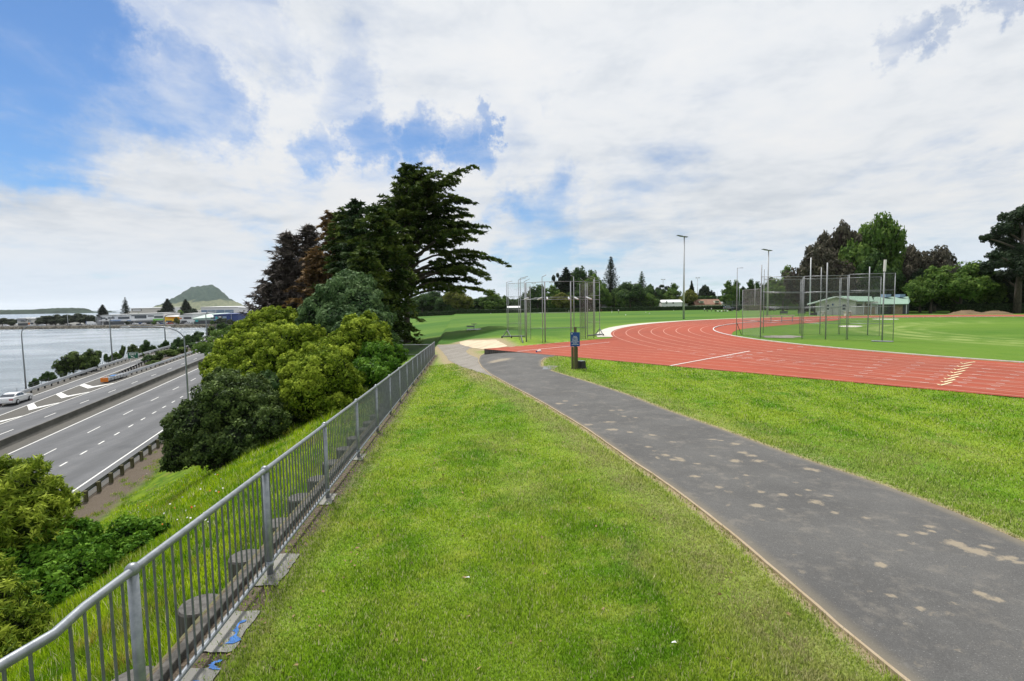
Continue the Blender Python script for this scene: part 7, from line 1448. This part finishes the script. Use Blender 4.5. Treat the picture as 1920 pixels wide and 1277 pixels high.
# ------------------------------------------------------------------ grass
def blades(name, x, y, h, w, rg, lean=.5, mt=None, label=None, z=None, dry=None):
    n = len(x); z = H(x, y) if z is None else z; a = rg.random(n)*2*pi; l = h*lean*rg.random(n); b = rg.random(n)*2*pi
    tipx = x+np.cos(b)*l; tipy = y+np.sin(b)*l; V = np.stack([np.stack([x-np.cos(a)*w/2, y-np.sin(a)*w/2, z-.01], 1), np.stack([x+np.cos(a)*w/2, y+np.sin(a)*w/2, z-.01], 1), np.stack([tipx, tipy, z+h*np.sqrt(np.maximum(1-(l/h)**2, .15))], 1)], 1).reshape(-1, 3)
    return link(name, npmesh(name, V, np.arange(3*n).reshape(-1, 3), dict(rnd=np.repeat(rg.random(n), 3), dry=np.repeat(dry if dry is not None else np.zeros(n), 3))), mt, kind='stuff', label=label, cat='grass')
def wornness(x, y):
    dl = segdist(x, y, PLs[::2]); dr = segdist(x, y, PRs[::2]); left = x < np.interp(y, PLs[::-1, 1][np.argsort(PLs[::-1, 1])], PLs[::-1, 0][np.argsort(PLs[::-1, 1])])
    w = np.where(left, .75*np.exp(-((dl-.65)/.42)**2), 0)+.9*np.exp(-(dl/.10)**2)+.9*np.exp(-(dr/.13)**2)+.35*np.exp(-((dr-.7)/.5)**2)*(~left)
    for (u, v, r_, a) in ((1490, 1205, .20, 1.), (1195, 1045, .25, .6), (990, 915, .5, .5), (930, 830, .6, .35), (1690, 860, .7, .5), (1780, 840, .6, .5), (1640, 860, .9, .4), (1150, 870, .8, .4), (1250, 950, .5, .5)):
        P = Gp(u, v); w = np.maximum(w, a*np.exp(-((x-P[0])**2+(y-P[1])**2*.35)/r_**2))
    return np.clip(w+.15*np.exp(-((x-xf(y)-.4)/.25)**2), 0, 1)
def lawn():
    rg = np.random.default_rng(77); n = 1300000; r = 2.3*np.exp(rg.random(n)*math.log(34/2.3)); az_ = np.radians(rg.uniform(-52, 52, n)); x = r*np.sin(az_); y = r*np.cos(az_)
    df = x-xf(y); ip = inpoly(x, y, PATHPOLY); keep = (~ip) & (df > -.12)
    strip_ = np.clip((df-.0)/.38, 0, 1); keep &= rg.random(n) < np.where(df < .4, .10+.90*strip_**1.5, 1)
    a, b = tloc(x, y); keep &= ~((b > -(R0+10.35)) & (tdist(x, y) <= 0)); keep &= ~inpoly(x, y, np.array(GRAV)) & ~inpoly(x, y, np.array(PADP))
    x, y, r = x[keep], y[keep], r[keep]; dpath = np.minimum(segdist(x, y, PLs[::3]), segdist(x, y, PRs[::3])); k = rg.random(len(x)) < np.where(dpath < .16, .35, 1); x, y, r, dpath = x[k], y[k], r[k], dpath[k]
    cl = np.clip(.8+.35*np.sin(x*3.1+2*np.sin(y*1.7))*np.sin(y*2.7+x), .5, 1.4); h = (.022+.030*rg.random(len(x)))*cl*(1+.03*r); tall = rg.random(len(x)) < .012; h[tall] *= 1.9; w = (.0055+.0045*rg.random(len(x)))*(1+.15*r)
    blades('lawn_grass', x, y, h, w, rg, .9, blade_mat('lawn_blades'), 'short mown green grass of the lawn beside the path', dry=wornness(x, y))
    # longer fresh tufts that stand out of the turf
    nt_ = 2600; tr = 2.5*np.exp(rg.random(nt_)*math.log(16/2.5)); ta = np.radians(rg.uniform(-50, 50, nt_)); tx = np.repeat(tr*np.sin(ta), 22)+rg.normal(0, .035, nt_*22); ty = np.repeat(tr*np.cos(ta), 22)+rg.normal(0, .035, nt_*22)
    k = (~inpoly(tx, ty, PATHPOLY)) & (tx-xf(ty) > .25); tx, ty = tx[k], ty[k]; hh = .035+.035*rg.random(len(tx)); blades('lawn_tufts', tx, ty, hh, .006+.004*rg.random(len(tx)), rg, .9, blade_mat('tuft_blades'), 'longer tufts of fresh grass standing out of the lawn', dry=wornness(tx, ty)*.3)
    # rank grass on the bank
    n = 420000; r = 3.0*np.exp(rg.random(n)*math.log(45/3.0)); az_ = np.radians(rg.uniform(-62, -4, n)); x = r*np.sin(az_); y = r*np.cos(az_); s, l = xy2sl(x, y); k = (x < xf(y)-.80) & (l > -16.8) & (rg.random(n) < np.clip((xf(y)-x-.6)/.5, .25, 1)); 
    x, y, r = x[k], y[k], r[k]; cl = np.clip(.75+.5*np.sin(x*1.3+2*np.sin(y*.9))*np.sin(y*1.1+x*.7), .4, 1.5)
    h = (.10+.20*rg.random(len(x)))*cl*(1+.006*r); w = (.006+.006*rg.random(len(x)))*(1+.10*r); blades('bank_grass', x, y, h, w, rg, .7, blade_mat('bank_blades', True), 'rank yellow green grass on the bank below the railing')
    n = 26000; s_ = rg.uniform(24, 110, n); c = rg.integers(0, 420, n); cs = rg.uniform(24, 110, 420)[c]; clx = rg.beta(2.2, 1.2, 420)[c]*3.6-20.3; x, y = sl2xy(cs+rg.normal(0, .22, n), clx+rg.normal(0, .16, n)); blades('verge_tufts', x, y, .08+.14*rg.random(n), .018+.012*rg.random(n), rg, .8, blade_mat('verge_blades', True), 'scattered grass tufts in the dirt strip behind the guardrail')
lawn()
def litter():
    rg = random.Random(8)
    for (u, v, m_, lab) in ((876, 1083, 'paper', 'small white paper scrap on the lawn in the middle foreground'), (1263, 1205, 'paper', 'small pale paper scrap near the right bottom of the lawn')):
        P = Gp(u, v, .045); o = MB(); x, y, z = [float(q) for q in P]; s = .022; o.add([(x-s, y-s*.4, z+.004), (x-s*.2, y-s*.6, z+.012), (x+s*1.3, y-s*.1, z), (x+s*.9, y+s*.7, z+.01), (x-s*.5, y+s*.5, z+.002)], [(0, 1, 2, 3, 4)]); o.build('paper_scrap', m_, label=lab, cat='litter')
    V = []; Fc = []; rg2 = np.random.default_rng(12); n = 260; P = []
    for i in range(n):
        if i < 150: y = rg2.uniform(3, 16); x = float(xf(y))+rg2.uniform(.0, .9)
        else: y = rg2.uniform(3, 12); x = rg2.uniform(-2, 4)
        if inpoly(np.array([x]), np.array([y]), PATHPOLY)[0]: continue
        P.append((x, y, float(H(x, y))+.03))
    P = np.array(P); n = len(P); v, f = leafquads(P, np.tile([0, 0, 1.], (n, 1)), np.full(n, .032), 1.5, .5, rg2); link('fallen_leaves', npmesh('fallen_leaves', v, f, dict(rnd=np.full(len(v), .5))), 'leafdry', kind='stuff', label='dry brown leaves scattered on the lawn and dirt strip', cat='leaves')
    n = 46; P = []
    for i in range(n):
        u, v = rg2.uniform(240, 420), rg2.uniform(890, 1010); q = Gp(u, v); P.append(q+np.array([0, 0, .32]))
    P = np.array(P)
    for nm, sel, m_, lab in (('white_flowers', P[:30], 'petal', 'small white bindweed flowers on the bank'), ('orange_flowers', P[30:], 'petalo', 'small orange nasturtium flowers on the bank')):
        v, f = leafquads(sel, np.tile([0, -1, 1.], (len(sel), 1)), np.full(len(sel), .05), 1.1, .4, rg2); link(nm, npmesh(nm, v, f), m_, kind='stuff', label=lab, cat='flowers')
litter()

def haze():
    mt = bpy.data.materials.new('air'); mt.use_nodes = True; nt = mt.node_tree; nt.nodes.clear(); o = nt.nodes.new('ShaderNodeOutputMaterial'); v = nt.nodes.new('ShaderNodeVolumePrincipled')
    v.inputs['Color'].default_value = (.93, .97, 1, 1); v.inputs['Density'].default_value = .000028; v.inputs['Anisotropy'].default_value = .2; nt.links.new(v.outputs[0], o.inputs['Volume'])
    mb = MB(); mb.box((-1500, 5500, 100), (30000, 19000, 240)); ob = mb.build('haze', mt, kind='stuff', label='thin pale sea haze between the camera and the mount', cat='haze')
HAZE = haze()

def tool_shed():
    D_ = YB+6; P = atY(746, 618, D_); z0 = float(H(P[0], P[1])); z1 = float(atY(746, 595, D_)[2]); root = thing('garden_shed', 'small pale shed glimpsed left of the big cypress trunk', 'shed', (P[0], P[1], z0)); w = 20*D_/F
    MB().box((P[0], P[1]+1.2, (z0+z1)/2), (w, 2.4, z1-z0)).build('wall', 'galvp', root); mb = MB(); mb.box((P[0], P[1]+1.1, z1+.06), (w+.3, 2.9, .12)); mb.build('roof', 'greyroof', root); MB().box((P[0]-.3, P[1]-.03, z0+.95), (.8, .05, 1.8)).build('door', 'white', root)
tool_shed()
